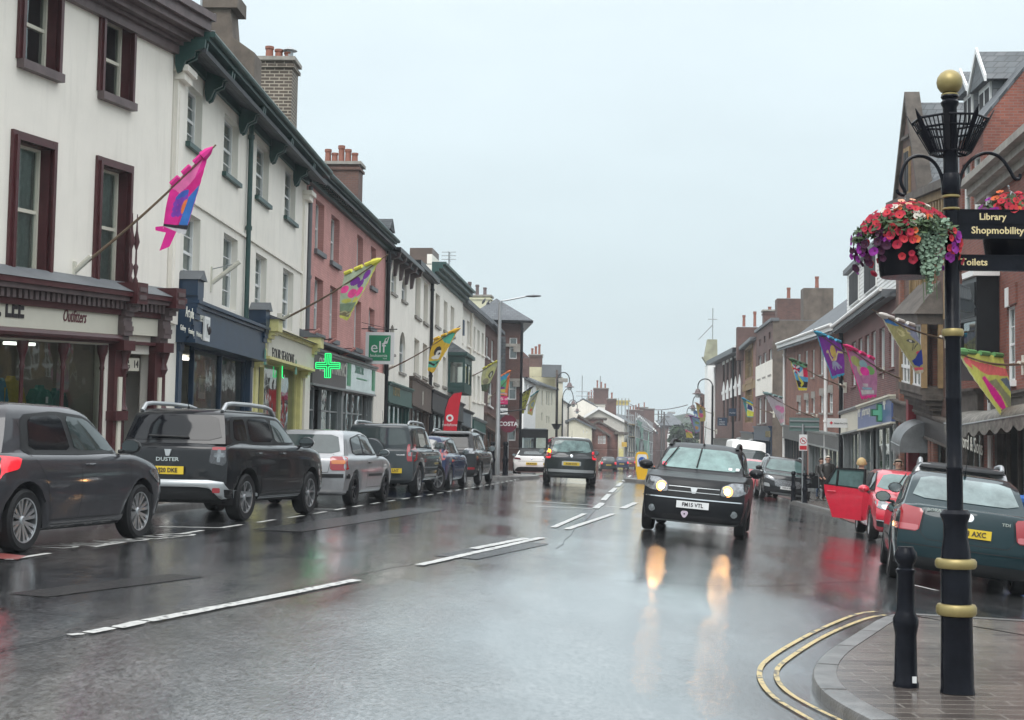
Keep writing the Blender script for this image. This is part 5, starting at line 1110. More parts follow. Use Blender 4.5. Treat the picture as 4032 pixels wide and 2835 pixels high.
def rowhouse(name, label, qa, Ya, qb, Yb, wall, rise, wins, base=-1.0, D=8, ov=.4, scaffold=False):
 b = Bld(name, label, qa, Ya, qb, Yb, base=base, wall=wall, D=D)
 for q1, q2 in wins: b.win(q1, q2, dep=.12)
 b.finish(M_slate, rise=rise, ov=ov); return b
b = rowhouse('terraced_house', 'slate-roofed terrace wrapped in scaffolding with green netting', P('s',840,655), 206, P('s',1155,790), 262, M_cream2, 3.2, [(P('s',845,690),P('s',858,770)),(P('s',900,720),P('s',918,800)),(P('s',960,740),P('s',978,820)),(P('s',1010,760),P('s',1026,830))], D=12)
chimney(b, b.W*.35, 5, b.H+1, b.loc(P('s',940,420), 5)[1], 1.6, 2.2, M_brickd, np=3, ph=1.0)
LT = b
mbs = thing('scaffolding', 'metal pole scaffolding with green netting against the slate-roofed terrace', 'scaffolding', (b.A.x, b.A.y, b.base), b.ax)
mb = MB(b.T); n = 12
for i in range(n+1):
 x = .5+i*(b.W-1)/n
 for y in (-1.6, -.5): mb.tube([(x,y,0),(x,y,b.H+1.5)], .07, M_steel, 5)
for z in (2.2,4.4,6.2,b.H): 
 for y in (-1.6,-.5): mb.tube([(.5,y,z),(b.W-.5,y,z)], .07, M_steel, 5)
for i in range(0, n, 2): x = .5+i*(b.W-1)/n; mb.tube([(x,-1.6,0),(x+(b.W-1)/n*2,-1.6,4.4)], .06, M_steel, 5)
mb.build('scaffold_pole', mbs)
mb = MB(b.T); M_net = mat('green debris netting', (.16,.27,.22), .9, var=.3, vs=1)
for a, c, z0, z1 in ((1,9,2.2,4.4),(12,20,4.4,6.2),(22,34,2.2,4.4),(3,16,6.2,7.0),(36,44,.2,2.2)): mb.grid(lambda u, v: (min(b.W-.5, lerp(a,c,u)), -1.7-.12*math.sin(u*9+v*5), lerp(z0,z1,v)), 10, 4, M_net)
mb.prism([(4,-3.2,2.0),(11,-3.2,2.0),(7.5,-3.2,5.4)], (0,.06,0), M_net); mb.build('debris_netting', mbs)
mb = MB(b.T)
for z in (2.2,4.4,6.2): mb.box(.5,-1.55,z+.08,b.W-.5,-.55,z+.14,mat('scaffold boards', (.30,.24,.15), .9))
mb.build('scaffold_board', mbs)
b = rowhouse('terraced_house', 'red brick terrace with pale window heads receding beyond the scaffolding', P('s',1155,800), 263, P('s',1400,830), 315, M_far_red, 3.2, [(P('s',1180+i*38,820+i*2),P('s',1198+i*38,950)) for i in range(4)]+[(P('s',1255,1050),P('s',1300,1190))], D=12)
b = gable_block('brick_gabled_house', 'brick house with a steep white-edged gable beyond the scaffolding', P('s',1020,625), P('s',1075,560), P('s',1345,805), 270, 6, M_brickd, M_slate, -1.0, R(-5), trim=M_white); b.finish(None, back='none')
chimney(b, b.loc(P('s',1237,450))[0], 3, b.H, b.loc(P('s',1237,440))[1], 2.0, 1.6, M_brickd, np=0)
b = block('brick_gabled_house', 'dark brick house cluster with many chimney pots on the skyline', P('s',940,480), 285, 20, 8, R(-3), None, M_brickd, base=-1.0); b.W = b.loc(P('s',1215,480))[0]; b.H -= 1.5
for i, (xx, yy) in enumerate(((985,440),(1035,445),(1125,395))): chimney(b, b.loc(P('s',xx,480))[0], 2+i, b.H-1, b.loc(P('s',xx,yy+20))[1], 2.6, 1.6, M_brickd, np=2, along='x', ph=1.0)
b.finish(None)
b = gable_block('brick_gabled_house', 'second steep slate gable behind, at the right end of the far terrace', P('s',1255,660), P('s',1272,600), P('s',1405,730), 300, 8, M_brickd, M_slatev, -1.0, R(-5), trim=M_white); b.finish(None, back='none')
b = block('house_with_scaffolded_stack', 'house roof with a big three-pot chimney stack in scaffolding on the skyline', P('s',160,480), 240, 12, 8, R(-3), None, M_brickd, base=-1.0); b.W = b.loc(P('s',620,480))[0]
chimney(b, b.loc(P('s',315,400))[0], 3, b.H-1, b.loc(P('s',315,275))[1], b.loc(P('s',385,300))[0]-b.loc(P('s',245,300))[0], 2.5, mat('brown render stack', (.24,.18,.14), .85), np=3, along='x', ph=1.4)
b.finish(None)
sc = thing('scaffolding', 'scaffold lift round the three-pot chimney stack on the skyline', 'scaffolding', tuple(b.o.location), b.ax)
mb = MB(); x0, z0 = b.loc(P('s',165,470)); x1, z1 = b.loc(P('s',455,300))
for x in (x0, lerp(x0,x1,.3), lerp(x0,x1,.78), x1): 
 for y in (-.5,): mb.tube([(x,y,z0-2),(x,y,z1+(4 if x in (x0,x1) else 1.2))], .09, M_steel, 5)
for z in (z0+1, z0+3.2, z1-.8, z1+.6): mb.tube([(x0-1,-.5,z),(x1+.5,-.5,z)], .08, M_steel, 5)
mb.build('scaffold_pole', sc)
mb = MB(); zz = b.loc(P('s',160,378))[1]; mb.box(x0-.3,-.6,zz,x1-2,6,zz+.9,mat('scaffold toe board', (.33,.27,.24), .8)); mb.build('scaffold_platform', sc)
y_ = thing('roof_scaffold', 'yellow sheeted scaffold box on the far rooftops', 'scaffolding', W(P('s',690,400), 255)); mb = MB(); A_ = V(y_.location); C_ = W(P('s',910,330), 255); w_, h_ = C_.x-A_.x, C_.z-A_.z
M_ysh = mat('yellow sheeting', (.62,.50,.16), .7, var=.15, vs=.8)
mb.box(0,0,.2,w_,4,h_,M_ysh); mb.box(-.2,-.15,h_,w_+.3,4.2,h_+.25,M_ysh); mb.build('sheeting', y_)
mb = MB()
for i in range(5): x = w_*i/4; mb.tube([(x,-.2,-5),(x,-.2,h_+.6)], .09, M_steel, 5)
for z in (-3.4,-1.6,.1): mb.tube([(0,-.2,z),(w_+1,-.2,z)], .08, M_steel, 5)
mb.build('scaffold_pole', y_)
b = block('hipped_building', 'brick building with a hipped slate roof closing the far end of the street', P('s',1390,700), 300, 20, 14, R(-2), None, M_brickd, base=-1.2)
b.W = b.loc(P('t',155,700))[0]
for q1, q2 in ((P('s',1545,735),P('s',1590,800)),(P('t',60,740),P('t',100,800))):
 a, c = b.loc(q1), b.loc(q2); b.winr(a[0], c[1], c[0], a[1], dep=.12, cols=2, sill=(M_white,.1,.3))
mb = b.mk(); x, z = b.loc(P('s',1525,840)); mb.box(x,-.15,z-5,x+7,-.01,z,M_white); mb.box(x+.6,-.2,z-5,x+6.4,-.16,z-.8,M_dark); b.part('white_shopfront', mb)
hip(b, M_slatev, 2.8, .6); b.finish(None, back='none'); chimney(b, b.loc(P('t',15,560))[0], 7, b.H+3, b.loc(P('t',15,490))[1], 1.4, 1.2, M_brickd, np=0)
M_pole = mat('pole timber', (.07,.06,.055), .85)
TP = []
for q, q2, Y in ((P('s',1470,900), P('s',1465,490), 240), (P('s',1432,700), P('s',1432,465), 300), (P('s',1380,620), P('s',1378,470), 320)):
 A_, B_ = W(q, Y), W(q2, Y); gz = G(A_.x, A_.y); t = thing('telegraph_pole', ['nearest tall dark telegraph pole before the hipped brick building', 'telegraph pole standing behind the brick terrace roofs', 'leftmost of the three far telegraph poles on the skyline'][len(TP)], 'telegraph pole', (A_.x, A_.y, gz), group='telegraph poles at the far end')
 mb = MB(); mb.tube([(0,0,0),(0,0,B_.z-gz)], .22, M_pole, 8, r1=.13); mb.build('pole', t); mb = MB(); mb.box(-.9,-.06,B_.z-gz-.9,.9,.06,B_.z-gz-.78,M_pole); mb.build('crossarm', t); TP.append(V((A_.x, A_.y, B_.z-.8)))
mb = MB()
def wire(a, b_, sag):
 a, b_ = V(a), V(b_); mb.tube([a.lerp(b_, i/14)-V((0,0,sag*4*(i/14)*(1-i/14))) for i in range(15)], .05, M_pole, 4)
wire(TP[0], TP[1], 1.5); wire(TP[0], W(P('s',905,560), 250), 3); wire(TP[0], W(P('t',180,560), 260), 2); wire(W(P('s',925,365), 250), W(P('t',230,380), 170), .8); wire(TP[1], TP[2], 1)
tag(mb.build('overhead_wire'), 'thin overhead wires strung between the far telegraph poles and roofs', 'wire')
M_leafs = [mat('tree leaf %d' % i, c, .8, var=.3, vs=2) for i, c in enumerate(((.018,.035,.016),(.028,.052,.022),(.04,.066,.028)))]
M_bark = mat('bark', (.06,.045,.035), .9)
def tree(label, x, y, z, h, r, seed, n=900, group='trees on the far hillside', ls=.5):
 rnd = random.Random(seed); t = thing('broadleaf_tree', label, 'tree', (x,y,z), group=group); mb = MB()
 mb.tube([(0,0,0),(.1,0,h*.3),(0,.1,h*.6),(0,0,h*.85)], h*.035, M_bark, 7, r1=h*.008)
 for k in range(6): a = k*1.05; mb.tube([(0,0,h*(.3+.06*k)),(r*.4*math.cos(a),r*.4*math.sin(a),h*(.45+.07*k)),(r*.75*math.cos(a),r*.75*math.sin(a),h*(.55+.06*k))], h*.014, M_bark, 5, r1=h*.004)
 mb.build('trunk', t); mb = MB(); mb.smooth = False
 cl = [(V((r*.62*math.cos(a), r*.62*math.sin(a), h*(.45+.42*rnd.random())))*1, r*(.3+.25*rnd.random())) for a in [rnd.random()*6.28 for _ in range(11)]]+[(V((0,0,h*.8)), r*.5),(V((0,0,h*.6)), r*.6)]
 for i in range(n):
  c, cr_ = cl[rnd.randrange(len(cl))]; d = V((rnd.gauss(0,1),rnd.gauss(0,1),rnd.gauss(0,1))).normalized(); q = c+d*cr_*(.6+.5*rnd.random()); s_ = ls*(.5+rnd.random())
  e1 = V((rnd.gauss(0,1),rnd.gauss(0,1),rnd.gauss(0,.6))).normalized()*s_; e2 = d.cross(e1).normalized()*s_*.7
  mb.poly([q-e1, q-e2*.8, q+e1, q+e2], M_leafs[rnd.randrange(3)])
 mb.build('crown', t, recalc=False); return t
def hz(x, y): u, v = (x+260)/680, (y-330)/310; return hillfn(u, v)[2]
lab = ['rounded green tree on the far hill directly above the hipped brick roof', 'dark tree at the left shoulder of the far hill', 'tree on the far hill to the right of the summit', 'dark bushy tree beside the hipped building below the flags']
for i, (q, Y, h, r_) in enumerate(((P('s',1530,560),400,5,5),(P('s',1340,600),390,4,4),(P('t',120,560),385,4,4),)):
 w_ = W(q, Y); tree(lab[i], w_.x, w_.y, hz(w_.x, w_.y)-1, h, r_, i+3, ls=.5, n=700)
w_ = W(P('t',235,870), 235); tree(lab[3], w_.x, w_.y, -1.2, W(P('t',235,650),235).z+1.2, 3.0, 9, n=1400, ls=.35, group=None)
# ------------------------------------------------------------------ cars
def paint(name, col, metal=.35, rough=.28):
 return mat(name, col, rough+.1, metal=metal*(.8 if max(col) > .3 else .1), var=.10, vs=9, coat=1.0, cior=(1.5 if max(col) > .3 else 1.40), bump=.2, bs=120, spec=(.3 if max(col) > .3 else .04))
M_tyre = mat('tyre rubber', (.012,.012,.013), .6, spec=.25, var=.2, bump=.3, bs=80)
M_trim = mat('black plastic trim', (.012,.013,.014), .5, var=.2, spec=.25)
M_alloy = mat('silver alloy', (.42,.43,.44), .3, metal=.8, var=.1)
M_alloyd = mat('dark alloy', (.05,.05,.055), .35, metal=.7, var=.1)
M_chrome = mat('chrome', (.75,.76,.78), .12, metal=1, var=0)
M_cglass = mat('car glass', (.035,.05,.05), .05, var=.3, vs=2.5, spec=.8, ior=1.55)
M_cglassd = mat('privacy glass', (.006,.007,.009), .06, var=0, spec=.32)
M_wglass = mat('windscreen glass', (.09,.15,.145), .06, var=.4, vs=2.5, spec=.7, ior=1.5)
M_seam = mat('panel gap', (.004,.004,.005), .8, var=0)
M_redl = mat('red lamp', (.26,.008,.014), .12, var=.1, coat=1)
M_redon = mat('lit red lamp', (.5,.01,.02), .15, emit=(1,.02,.04), es=.45, var=0, coat=1)
M_amb = mat('amber lamp', (.5,.14,.02), .15, var=0, coat=1)
M_ambon = mat('lit amber lamp', (.8,.3,.02), .2, emit=(1,.42,.03), es=2.5, var=0)
M_clear = mat('clear lamp', (.20,.21,.22), .12, metal=.7, var=.6, vs=16, coat=1)
M_lampd = mat('smoked lamp', (.05,.05,.055), .1, metal=.4, var=.2, vs=14, coat=1)
M_beam = mat('lit headlamp', (1,.9,.7), .2, emit=(1,.54,.2), es=28, var=0)
M_glo = mat('painted lamp glow', (.9,.45,.15), .2, var=0, emit=(1,.40,.10), es=2.2)  # emissive orange that stands in for the glow round a headlamp
M_ply = mat('yellow number plate', (.62,.44,.03), .35, var=.05)
M_plw = mat('white number plate', (.66,.67,.67), .35, var=.05)
M_silt = mat('silver trim', (.38,.40,.41), .35, metal=.5, var=.1)
def loopz(x, xr, xf, zr, zm, zf, xa, xb):
 if x > xb: return lerp(zm, zf, sm_((x-xb)/(max(xf-xb, .05))))
 if x < xa: return lerp(zm, zr, sm_((xa-x)/(max(xa-xr, .05))))
 return zm
def sm_(t): t = max(0, min(1, t)); return t**1.6
class Car:
 def __init__(s, name, label, c, group=None):
  """c: spec dict; local x forward, y left, origin on the ground under the centre"""
  s.c = c; s.o = thing(name, label, c.get('cat','car'), group=group); L_, W_, H = c['L'], c['W'], c['H']; h = W_/2; s.h = h
  hb = -L_/2; hf = L_/2; zb, zhf, xc, xwt, xrt, xrb, zrb = (c[k] for k in ('zb','zhf','xc','xwt','xrt','xrb','zrb'))
  z0 = c.get('z0', .19); tum = c.get('tum', .72); bf = c.get('bf', .16); br = c.get('br', .10); rr = c.get('rr', .05)
  zbr = c.get('zbr', zb-.03)
  low = [(hb+.16, hf-.16, h*.84, z0,z0,z0), (hb+.05, hf-.05, h*.935, z0+.06,z0+.05,z0+.06), (hb+.01, hf-.01, h*.972, .40,.38,.38), (hb, hf, h, .55,.55,.52),
               (hb+rr*.5, hf-.05, h*.998, lerp(.55,zbr,.6),lerp(.55,zb,.6),lerp(.52,zhf,.6)), (hb+rr, hf-.12, h*.97, zbr-.03,zb-.05,zhf-.015), (hb+rr+.03, hf-.19, h*.93, zbr,zb-.01,zhf)]
  gh0 = (xrb, xc, h*.90, zrb, zb+.01, zb+.02)
  gh = [gh0, (lerp(xrb,xrt,.35), lerp(xc,xwt,.37), lerp(h*.90,h*tum,.30), *(lerp(zb,H,.36),)*3), (lerp(xrb,xrt,.72), lerp(xc,xwt,.76), lerp(h*.90,h*tum,.68), *(lerp(zb,H,.74),)*3),
              (xrt, xwt, h*tum, *(H-.065,)*3), (xrt+.12, xwt-.18, h*tum*.88, *(H-.02,)*3), (xrt+.35, xwt-.45, h*tum*.55, *(H-.002,)*3), (xrt+.5, xwt-.6, h*tum*.2, *(H+.004,)*3)]
  def cr(P, n):
   out = []
   for i in range(len(P)-1):
    a, b_, c_, d = P[max(i-1,0)], P[i], P[i+1], P[min(i+2,len(P)-1)]
    for k in range(n):
     t = k/n; out.append(tuple(.5*((2*q1)+(-q0+q2)*t+(2*q0-5*q1+4*q2-q3)*t*t+(-q0+3*q1-3*q2+q3)*t**3) for q0,q1,q2,q3 in zip(a,b_,c_,d)))
   out.append(tuple(P[-1])); return out
  lo = cr(low, 3); g = cr(gh, 3); hood = []
  a, b_ = low[-1], gh0
  for k in range(1, 6):
   t = k/6; q = [lerp(u, v, t) for u, v in zip(a, b_)]; q[5] = lerp(a[5], b_[5], t**.72); q[3] = lerp(a[3], b_[3], t**.5); hood.append(tuple(q))
  lv = lo+hood+g; NS = c.get('ns', 44); NE = 8; n = 2*NS+2*NE
  wb, ro = c['wb'], c['ro']; r = c['r']; s.xw = (hb+ro, hb+ro+wb); s.ra = ra = r+c.get('ag',.055); zc = r
  vs = []
  for li, (xr, xf, w_, zr, zm, zf) in enumerate(lv):
   xa, xb = c.get('xa', hb+.5), c.get('xb', min(xc, xf-.1)+.05) ; big = li < len(lo)+len(hood)
   cf, crr = (bf*1.0, br) if big else (min(bf,.12)*1.3, .08); 
   def Z(x): return loopz(x, xr, xf, zr, zm, zf, xa, xb) if big else zm
   def wy(x):
    t = (x-(xf+xr)/2)/((xf-xr)/2); tf = c.get('tf', .13) if t > 0 else c.get('tr', .09)
    return w_*(1-tf*abs(t)**(5 if t > 0 else 6)) if big else w_*(1-.10*max(0,t)**3-.05*max(0,-t)**4)
   xs_ = [xr+crr+(xf-cf-xr-crr)*(.5-.5*math.cos(math.pi*i/(NS-1))*1.0) if False else xr+crr+(xf-cf-xr-crr)*i/(NS-1) for i in range(NS)]
   ring = []
   for i, x in enumerate(xs_): ring.append((x, -wy(x), Z(x)))
   ye = wy(xs_[-1])
   for i in range(1, NE+1): t = -1+2*i/(NE+1); ring.append((xf-cf*abs(t)**2.6, ye*t, Z(xf-cf*.2)))
   for x in xs_[::-1]: ring.append((x, wy(x), Z(x)))
   ye = wy(xs_[0])
   for i in range(1, NE+1): t = 1-2*i/(NE+1); ring.append((xr+crr*abs(t)**2.6, ye*t, Z(xr+crr*.2)))
   if li < len(lo):
    rg = []
    for x, y, z in ring:
     for xw in s.xw:
      d = abs(x-xw)
      if d < ra and abs(y) > h*.5: z = max(z, zc+math.sqrt(ra*ra-d*d)*.99+ .0015*li)
     rg.append((x,y,z))
    ring = rg
   vs += ring
  N = len(lv); fs = [[j*n+k, j*n+(k+1)%n, (j+1)*n+(k+1)%n, (j+1)*n+k] for j in range(N-1) for k in range(n)]
  mb = MB(); pm = c['paint']; mb.add(vs, fs+[[(N-1)*n+k for k in range(n)]], pm)
  if c.get('clad'):
   k2 = mb.mi(M_trim)
   for i, f in enumerate(mb.f):
    q = sum((V(mb.v[j]) for j in f), V())/len(f)
    if q.z < c['clad'] or any((q.x-xw)**2+(q.z-zc)**2 < (ra+.07)**2 and abs(q.y) > h*.6 for xw in s.xw): mb.m[i] = k2
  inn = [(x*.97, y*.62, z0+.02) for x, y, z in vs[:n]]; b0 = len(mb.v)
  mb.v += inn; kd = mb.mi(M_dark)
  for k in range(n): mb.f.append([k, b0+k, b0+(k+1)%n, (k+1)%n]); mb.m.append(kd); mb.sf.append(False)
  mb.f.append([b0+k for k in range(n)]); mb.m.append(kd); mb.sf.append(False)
  s.body = mb.build('body', s.o, ang=50)
  bm = bmesh.new(); bm.from_mesh(s.body.data); s.bvh = BVHTree.FromBMesh(bm); bm.free()
  for xw in s.xw:
   for sg in (-1, 1):
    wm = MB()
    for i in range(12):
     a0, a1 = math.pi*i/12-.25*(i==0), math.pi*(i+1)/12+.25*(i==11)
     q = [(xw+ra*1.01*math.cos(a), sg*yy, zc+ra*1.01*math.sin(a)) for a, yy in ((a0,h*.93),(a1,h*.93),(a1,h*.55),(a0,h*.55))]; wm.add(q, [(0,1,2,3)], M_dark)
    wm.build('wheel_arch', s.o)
  for xw in s.xw:
   for sg in (-1, 1): s.wheel(xw, sg)
 def wheel(s, xw, sg):
  c = s.c; r = c['r']; tw = c.get('tw', .2); y = sg*(s.h-.02-tw/2); st = c.get('steer', 0) if xw > 0 else 0
  M = Matrix.Translation((xw, y, r)) @ Matrix.Rotation(st, 4, 'Z') @ Matrix.Rotation(R(-90)*sg, 4, 'X'); rm = r*c.get('rimf', .68)
  mb = MB(M); mb.lathe([(.03,-tw*.2),(rm*.9,-tw*.2),(rm*.9,-tw*.1),(.03,-tw*.1)], M_alloyd, 20); w_ = mb.build('wheel', s.o)
  mb = MB(M); prof = [(rm*.99,-tw/2+.01),(r*.90,-tw/2),(r*.985,-tw/2+.025),(r,-tw*.2),(r,tw*.2),(r*.985,tw/2-.025),(r*.90,tw/2),(rm*.99,tw/2-.012),(rm*.97,tw/2-.03),(rm*.97,-tw/2+.03)]
  mb.lathe(prof+[prof[0]], M_tyre, 32, cap=False); mb.build('tyre', w_)
  mb = MB(M); rmm = c.get('rim', M_alloy); z = tw/2-.035
  mb.lathe([(rm*.985,-tw/2+.04),(rm*.96,-tw*.1),(rm*.93,z-.02),(rm*.93,z+.018),(rm*.985,z+.022)], rmm, 32, cap=False); mb.lathe([(.001,z-.0),(.03,z+.005),(rm*.2,z-.005),(rm*.22,z-.03)], rmm, 16, cap=False)
  ns, sw, twn = c.get('spk', (5, .16, 0))
  for i in range(ns):
   a = 2*math.pi*i/ns+.3
   offs = (0,) if not twn else (-twn, twn)
   for of in offs:
    ca, sa = math.cos(a), math.sin(a); cb_, sb_ = math.cos(a+of), math.sin(a+of); w0, w1 = rm*sw*.7, rm*sw
    p0 = V((ca*rm*.14, sa*rm*.14, z-.012)); p1 = V((cb_*rm*.95, sb_*rm*.95, z+.004)); t = V((-sa,ca,0)); t1 = V((-sb_,cb_,0))
    mb.prism([p0-t*w0/2, p1-t1*w1/2, p1+t1*w1/2, p0+t*w0/2], (0,0,-.03), rmm)
  mb.build('rim', w_)
 def cast(s, ax, u, v):
  if ax in ('L','R'): sg = 1 if ax == 'L' else -1; o_, d = V((u, 4*sg, v)), V((0,-sg,0))
  elif ax == 'F': o_, d = V((5, u, v)), V((-1,0,0))
  elif ax == 'B': o_, d = V((-5, u, v)), V((1,0,0))
  else: o_, d = V((u, v, 4)), V((0,0,-1))
  h = s.bvh.ray_cast(o_, d); k = 0
  while h[0] is None and ax in 'FB' and k < 40: o_.y *= .98; k += 1; h = s.bvh.ray_cast(o_, d)
  if h[0] is None:
   h = s.bvh.find_nearest(V((u,s.h*(1 if ax=='L' else -1),v)) if ax in 'LR' else V((s.c['L']/2*(1 if ax=='F' else -1),u,v)) if ax in 'FB' else V((u,v,1)))
  n = h[1] if h[1].dot(d) < 0 else -h[1]; return h[0], n
 def patch(s, name, ax, poly, m, off=.006, step=.07, rnd=1, parent=None, thick=0):
  """flat outline projected on to the bodywork from one side"""
  P_ = [V((a, b_, 0)) for a, b_ in poly]
  for _ in range(rnd):
   k = len(P_); P_ = [x for i in range(k) for x in (P_[i].lerp(P_[(i+1)%k], .12), P_[i].lerp(P_[(i+1)%k], .88))]
  bm = bmesh.new(); bm.faces.new([bm.verts.new(q) for q in P_])
  for a in (0, 1):
   lo, hi = min(q[a] for q in P_), max(q[a] for q in P_); k = int((hi-lo)/step)
   for i in range(1, k+1):
    co = V((0,0,0)); co[a] = lo+(hi-lo)*i/(k+1); no = V((0,0,0)); no[a] = 1
    bmesh.ops.bisect_plane(bm, geom=bm.verts[:]+bm.edges[:]+bm.faces[:], plane_co=co, plane_no=no)
  for v in bm.verts: q, n = s.cast(ax, v.co.x, v.co.y); v.co = q+n*off
  if thick:
   r_ = bmesh.ops.extrude_face_region(bm, geom=bm.faces[:]); 
   d = {'L':(0,1,0),'R':(0,-1,0),'F':(1,0,0),'B':(-1,0,0),'T':(0,0,1)}[ax]
   for g_ in r_['geom']:
    if isinstance(g_, bmesh.types.BMVert): g_.co += V(d)*thick
  bmesh.ops.recalc_face_normals(bm, faces=bm.faces)
  for f in bm.faces: f.smooth = True
  me = bpy.data.meshes.new(name); bm.to_mesh(me); bm.free(); me.materials.append(m)
  ref = {'L':V((0,1,0)),'R':V((0,-1,0)),'F':V((1,0,0)),'B':V((-1,0,0)),'T':V((0,0,1))}[ax]
  if me.polygons and sum((p_.normal.dot(ref) for p_ in me.polygons)) < 0: me.flip_normals()
  o_ = bpy.data.objects.new(name, me); COL.objects.link(o_); o_.parent = parent or s.o; return o_
 def seam(s, ax, pts, w=.009, m=None, name='panel_seam', off=.003, closed=False):
  pts = [V((a,b_,0)) for a, b_ in pts]; out = []
  for a, b_ in zip(pts, pts[1:]):
   k = max(1, int((b_-a).length/.06)); out += [a.lerp(b_, i/k) for i in range(k)]
  out.append(pts[-1]); A_, B_ = [], []
  for i, q in enumerate(out):
   t = (out[min(i+1,len(out)-1)]-out[max(i-1,0)]).normalized(); nn = V((-t.y,t.x,0))*w/2
   for l, e in ((A_,nn),(B_,-nn)): h_, n_ = s.cast(ax, q.x+e.x, q.y+e.y); l.append(h_+n_*off)
  N = len(out); mb = MB(); mb.add(A_+B_, [[i,i+1,N+i+1,N+i] for i in range(N-1)], m or M_seam); return mb.build(name, s.o)
 def both(s, f, *a, **k): return [f(*( [a[0], sd]+list(a[1:]) if f == s.patch else [sd]+list(a)), **k) for sd in 'LR']
 def mirrors(s, x, z, m=None, w=.2, h_=.14):
  for sg in (1, -1):
   mb = MB(); y = sg*(s.h*.93); M = Matrix.Translation((x, y+sg*.13, z))
   mb.T = M; n = 10
   vs = [(dx*ex, sg*w/2*math.cos(2*math.pi*k/n)*e, h_/2*math.sin(2*math.pi*k/n)*e) for dx, e, ex in ((.0,.9,1),(.02,1,1),(.07,.9,1),(.12,.55,1),(.14,.1,1)) for k in range(n)]
   mb.add(vs, [[j*n+k, j*n+(k+1)%n, (j+1)*n+(k+1)%n, (j+1)*n+k] for j in range(4) for k in range(n)], m or s.c['paint'])
   mb.T = None; mb.tube([(x+.06,y-sg*.04,z-.06),(x+.06,y+sg*.08,z-.05)], .022, M_trim, 6)
   mr_ = mb.build('wing_mirror', s.o); mb = MB(M); mb.add([(-.003, sg*w/2*math.cos(2*math.pi*k/12)*.86, h_/2*math.sin(2*math.pi*k/12)*.84) for k in range(12)], [list(range(12))], mat('mirror', (.35,.37,.38), .08, metal=1, var=0)); mb.build('mirror_glass', mr_, recalc=False)
 def plate(s, ax, z, txt, m, y=0, w=.52, off=.03):
  h_, n_ = s.cast(ax, y, z); sg = 1 if ax == 'F' else -1; x = h_.x+sg*off; mb = MB(); mb.box(x-.012, y-w/2, z-.056, x, y+w/2, z+.056, m); pl = mb.build('number_plate', s.o)
  Mx = Matrix.Translation((x+(.004 if sg > 0 else -.018), y, z-.028)) @ Matrix.Rotation(R(90)*sg, 4, 'Z') @ UP
  t = text_mesh(txt, .088, M_blk, Mx, pl, 'plate_lettering', align='CENTER', sx=.92, bold=.0015, ext=.002); return pl
 def handles(s, xs_, z, m=None):
  for sd, sg in (('L',1),('R',-1)):
   for x in xs_:
    h_, n_ = s.cast(sd, x, z); mb = MB(); mb.tube([h_+V((-.09,0,0))+n_*.0, h_+V((-.07,0,.0))+n_*.028, h_+V((.06,0,0))+n_*.028, h_+V((.09,0,0))+n_*.0], .013, m or s.c['paint'], 6); mb.build('door_handle', s.o)
 def rails(s, x0, x1, m, y=None, z=None, r=.022, hh=.07):
  for sg in (1, -1):
   yy = sg*(s.h*s.c.get('tum',.72)*.93); q0 = s.cast('T', x0, yy)[0].z; q1 = s.cast('T', x1, yy)[0].z; mb = MB()
   mb.tube([(x0-.12,yy,q0-.01),(x0,yy,q0+hh*.9),(x0+.2,yy,q0+hh+.01),(lerp(x0,x1,.5),yy,max(q0,q1)+hh+.015),(x1-.2,yy,q1+hh+.01),(x1,yy,q1+hh*.8),(x1+.15,yy,q1-.02)], r, m, 8); mb.build('roof_rail', s.o)
 def aerial(s, x, l=.3, tilt=-.15):
  q = s.cast('T', x, 0)[0]; mb = MB(); mb.tube([q, q+V((tilt,0,l))], .006, M_trim, 5, r1=.003); mb.lathe([(.02,0),(.015,.03)], M_trim, 8, q); mb.build('roof_aerial', s.o)
 def sidewin(s, polys, m=None, mf=None):
  for i, pl in enumerate(polys):
   for sd in 'LR': s.patch('side_window', sd, pl, (m if m else M_cglass) if i else (mf or M_cglass), off=.008)
 def dlo(s, poly, m=None):
  for sd in 'LR': s.patch('window_surround', sd, poly, m or M_trim, off=.004)
 def stdglass(s, top=None, wtop=.60, wbot=.80, rtop=None, rz=None, rw=(.60,.76), rear=True, wm=None, rm=None):
  c = s.c; H, zb, h = c['H'], c['zb'], s.h
  s.patch('windscreen', 'F', [(-h*wbot,zb+.07),(h*wbot,zb+.07),(h*wtop,H-.10),(-h*wtop,H-.10)], wm or M_wglass, off=.006)
  if rear: a, b_ = rz or (c['zrb']+.06, H-.12); s.patch('rear_window', 'B', [(-h*rw[1],a),(h*rw[1],a),(h*rw[0],b_),(-h*rw[0],b_)], rm or M_cglass, off=.008)
 def wipers(s, ys=((-.35,.25),(.3,.25))):
  for y, dy in ys:
   z0 = s.c['zb']+.08; a, n1 = s.cast('F', y, z0); b_, n2 = s.cast('F', y+dy, z0+.33); mb = MB(); mb.tube([a+n1*.03, b_+n2*.03], .012, M_trim, 5); mb.build('wiper', s.o)
 def text(s, ax, txt, y, z, size, m=None):
  h_, n_ = s.cast(ax, y, z); sg = 1 if ax == 'F' else -1
  text_mesh(txt, size, m or M_chrome, Matrix.Translation((h_.x+sg*.008, y, z)) @ Matrix.Rotation(R(90)*sg, 4, 'Z') @ UP, s.o, 'badge_lettering', align='CENTER', sx=1.3, bold=.002, ext=.004)
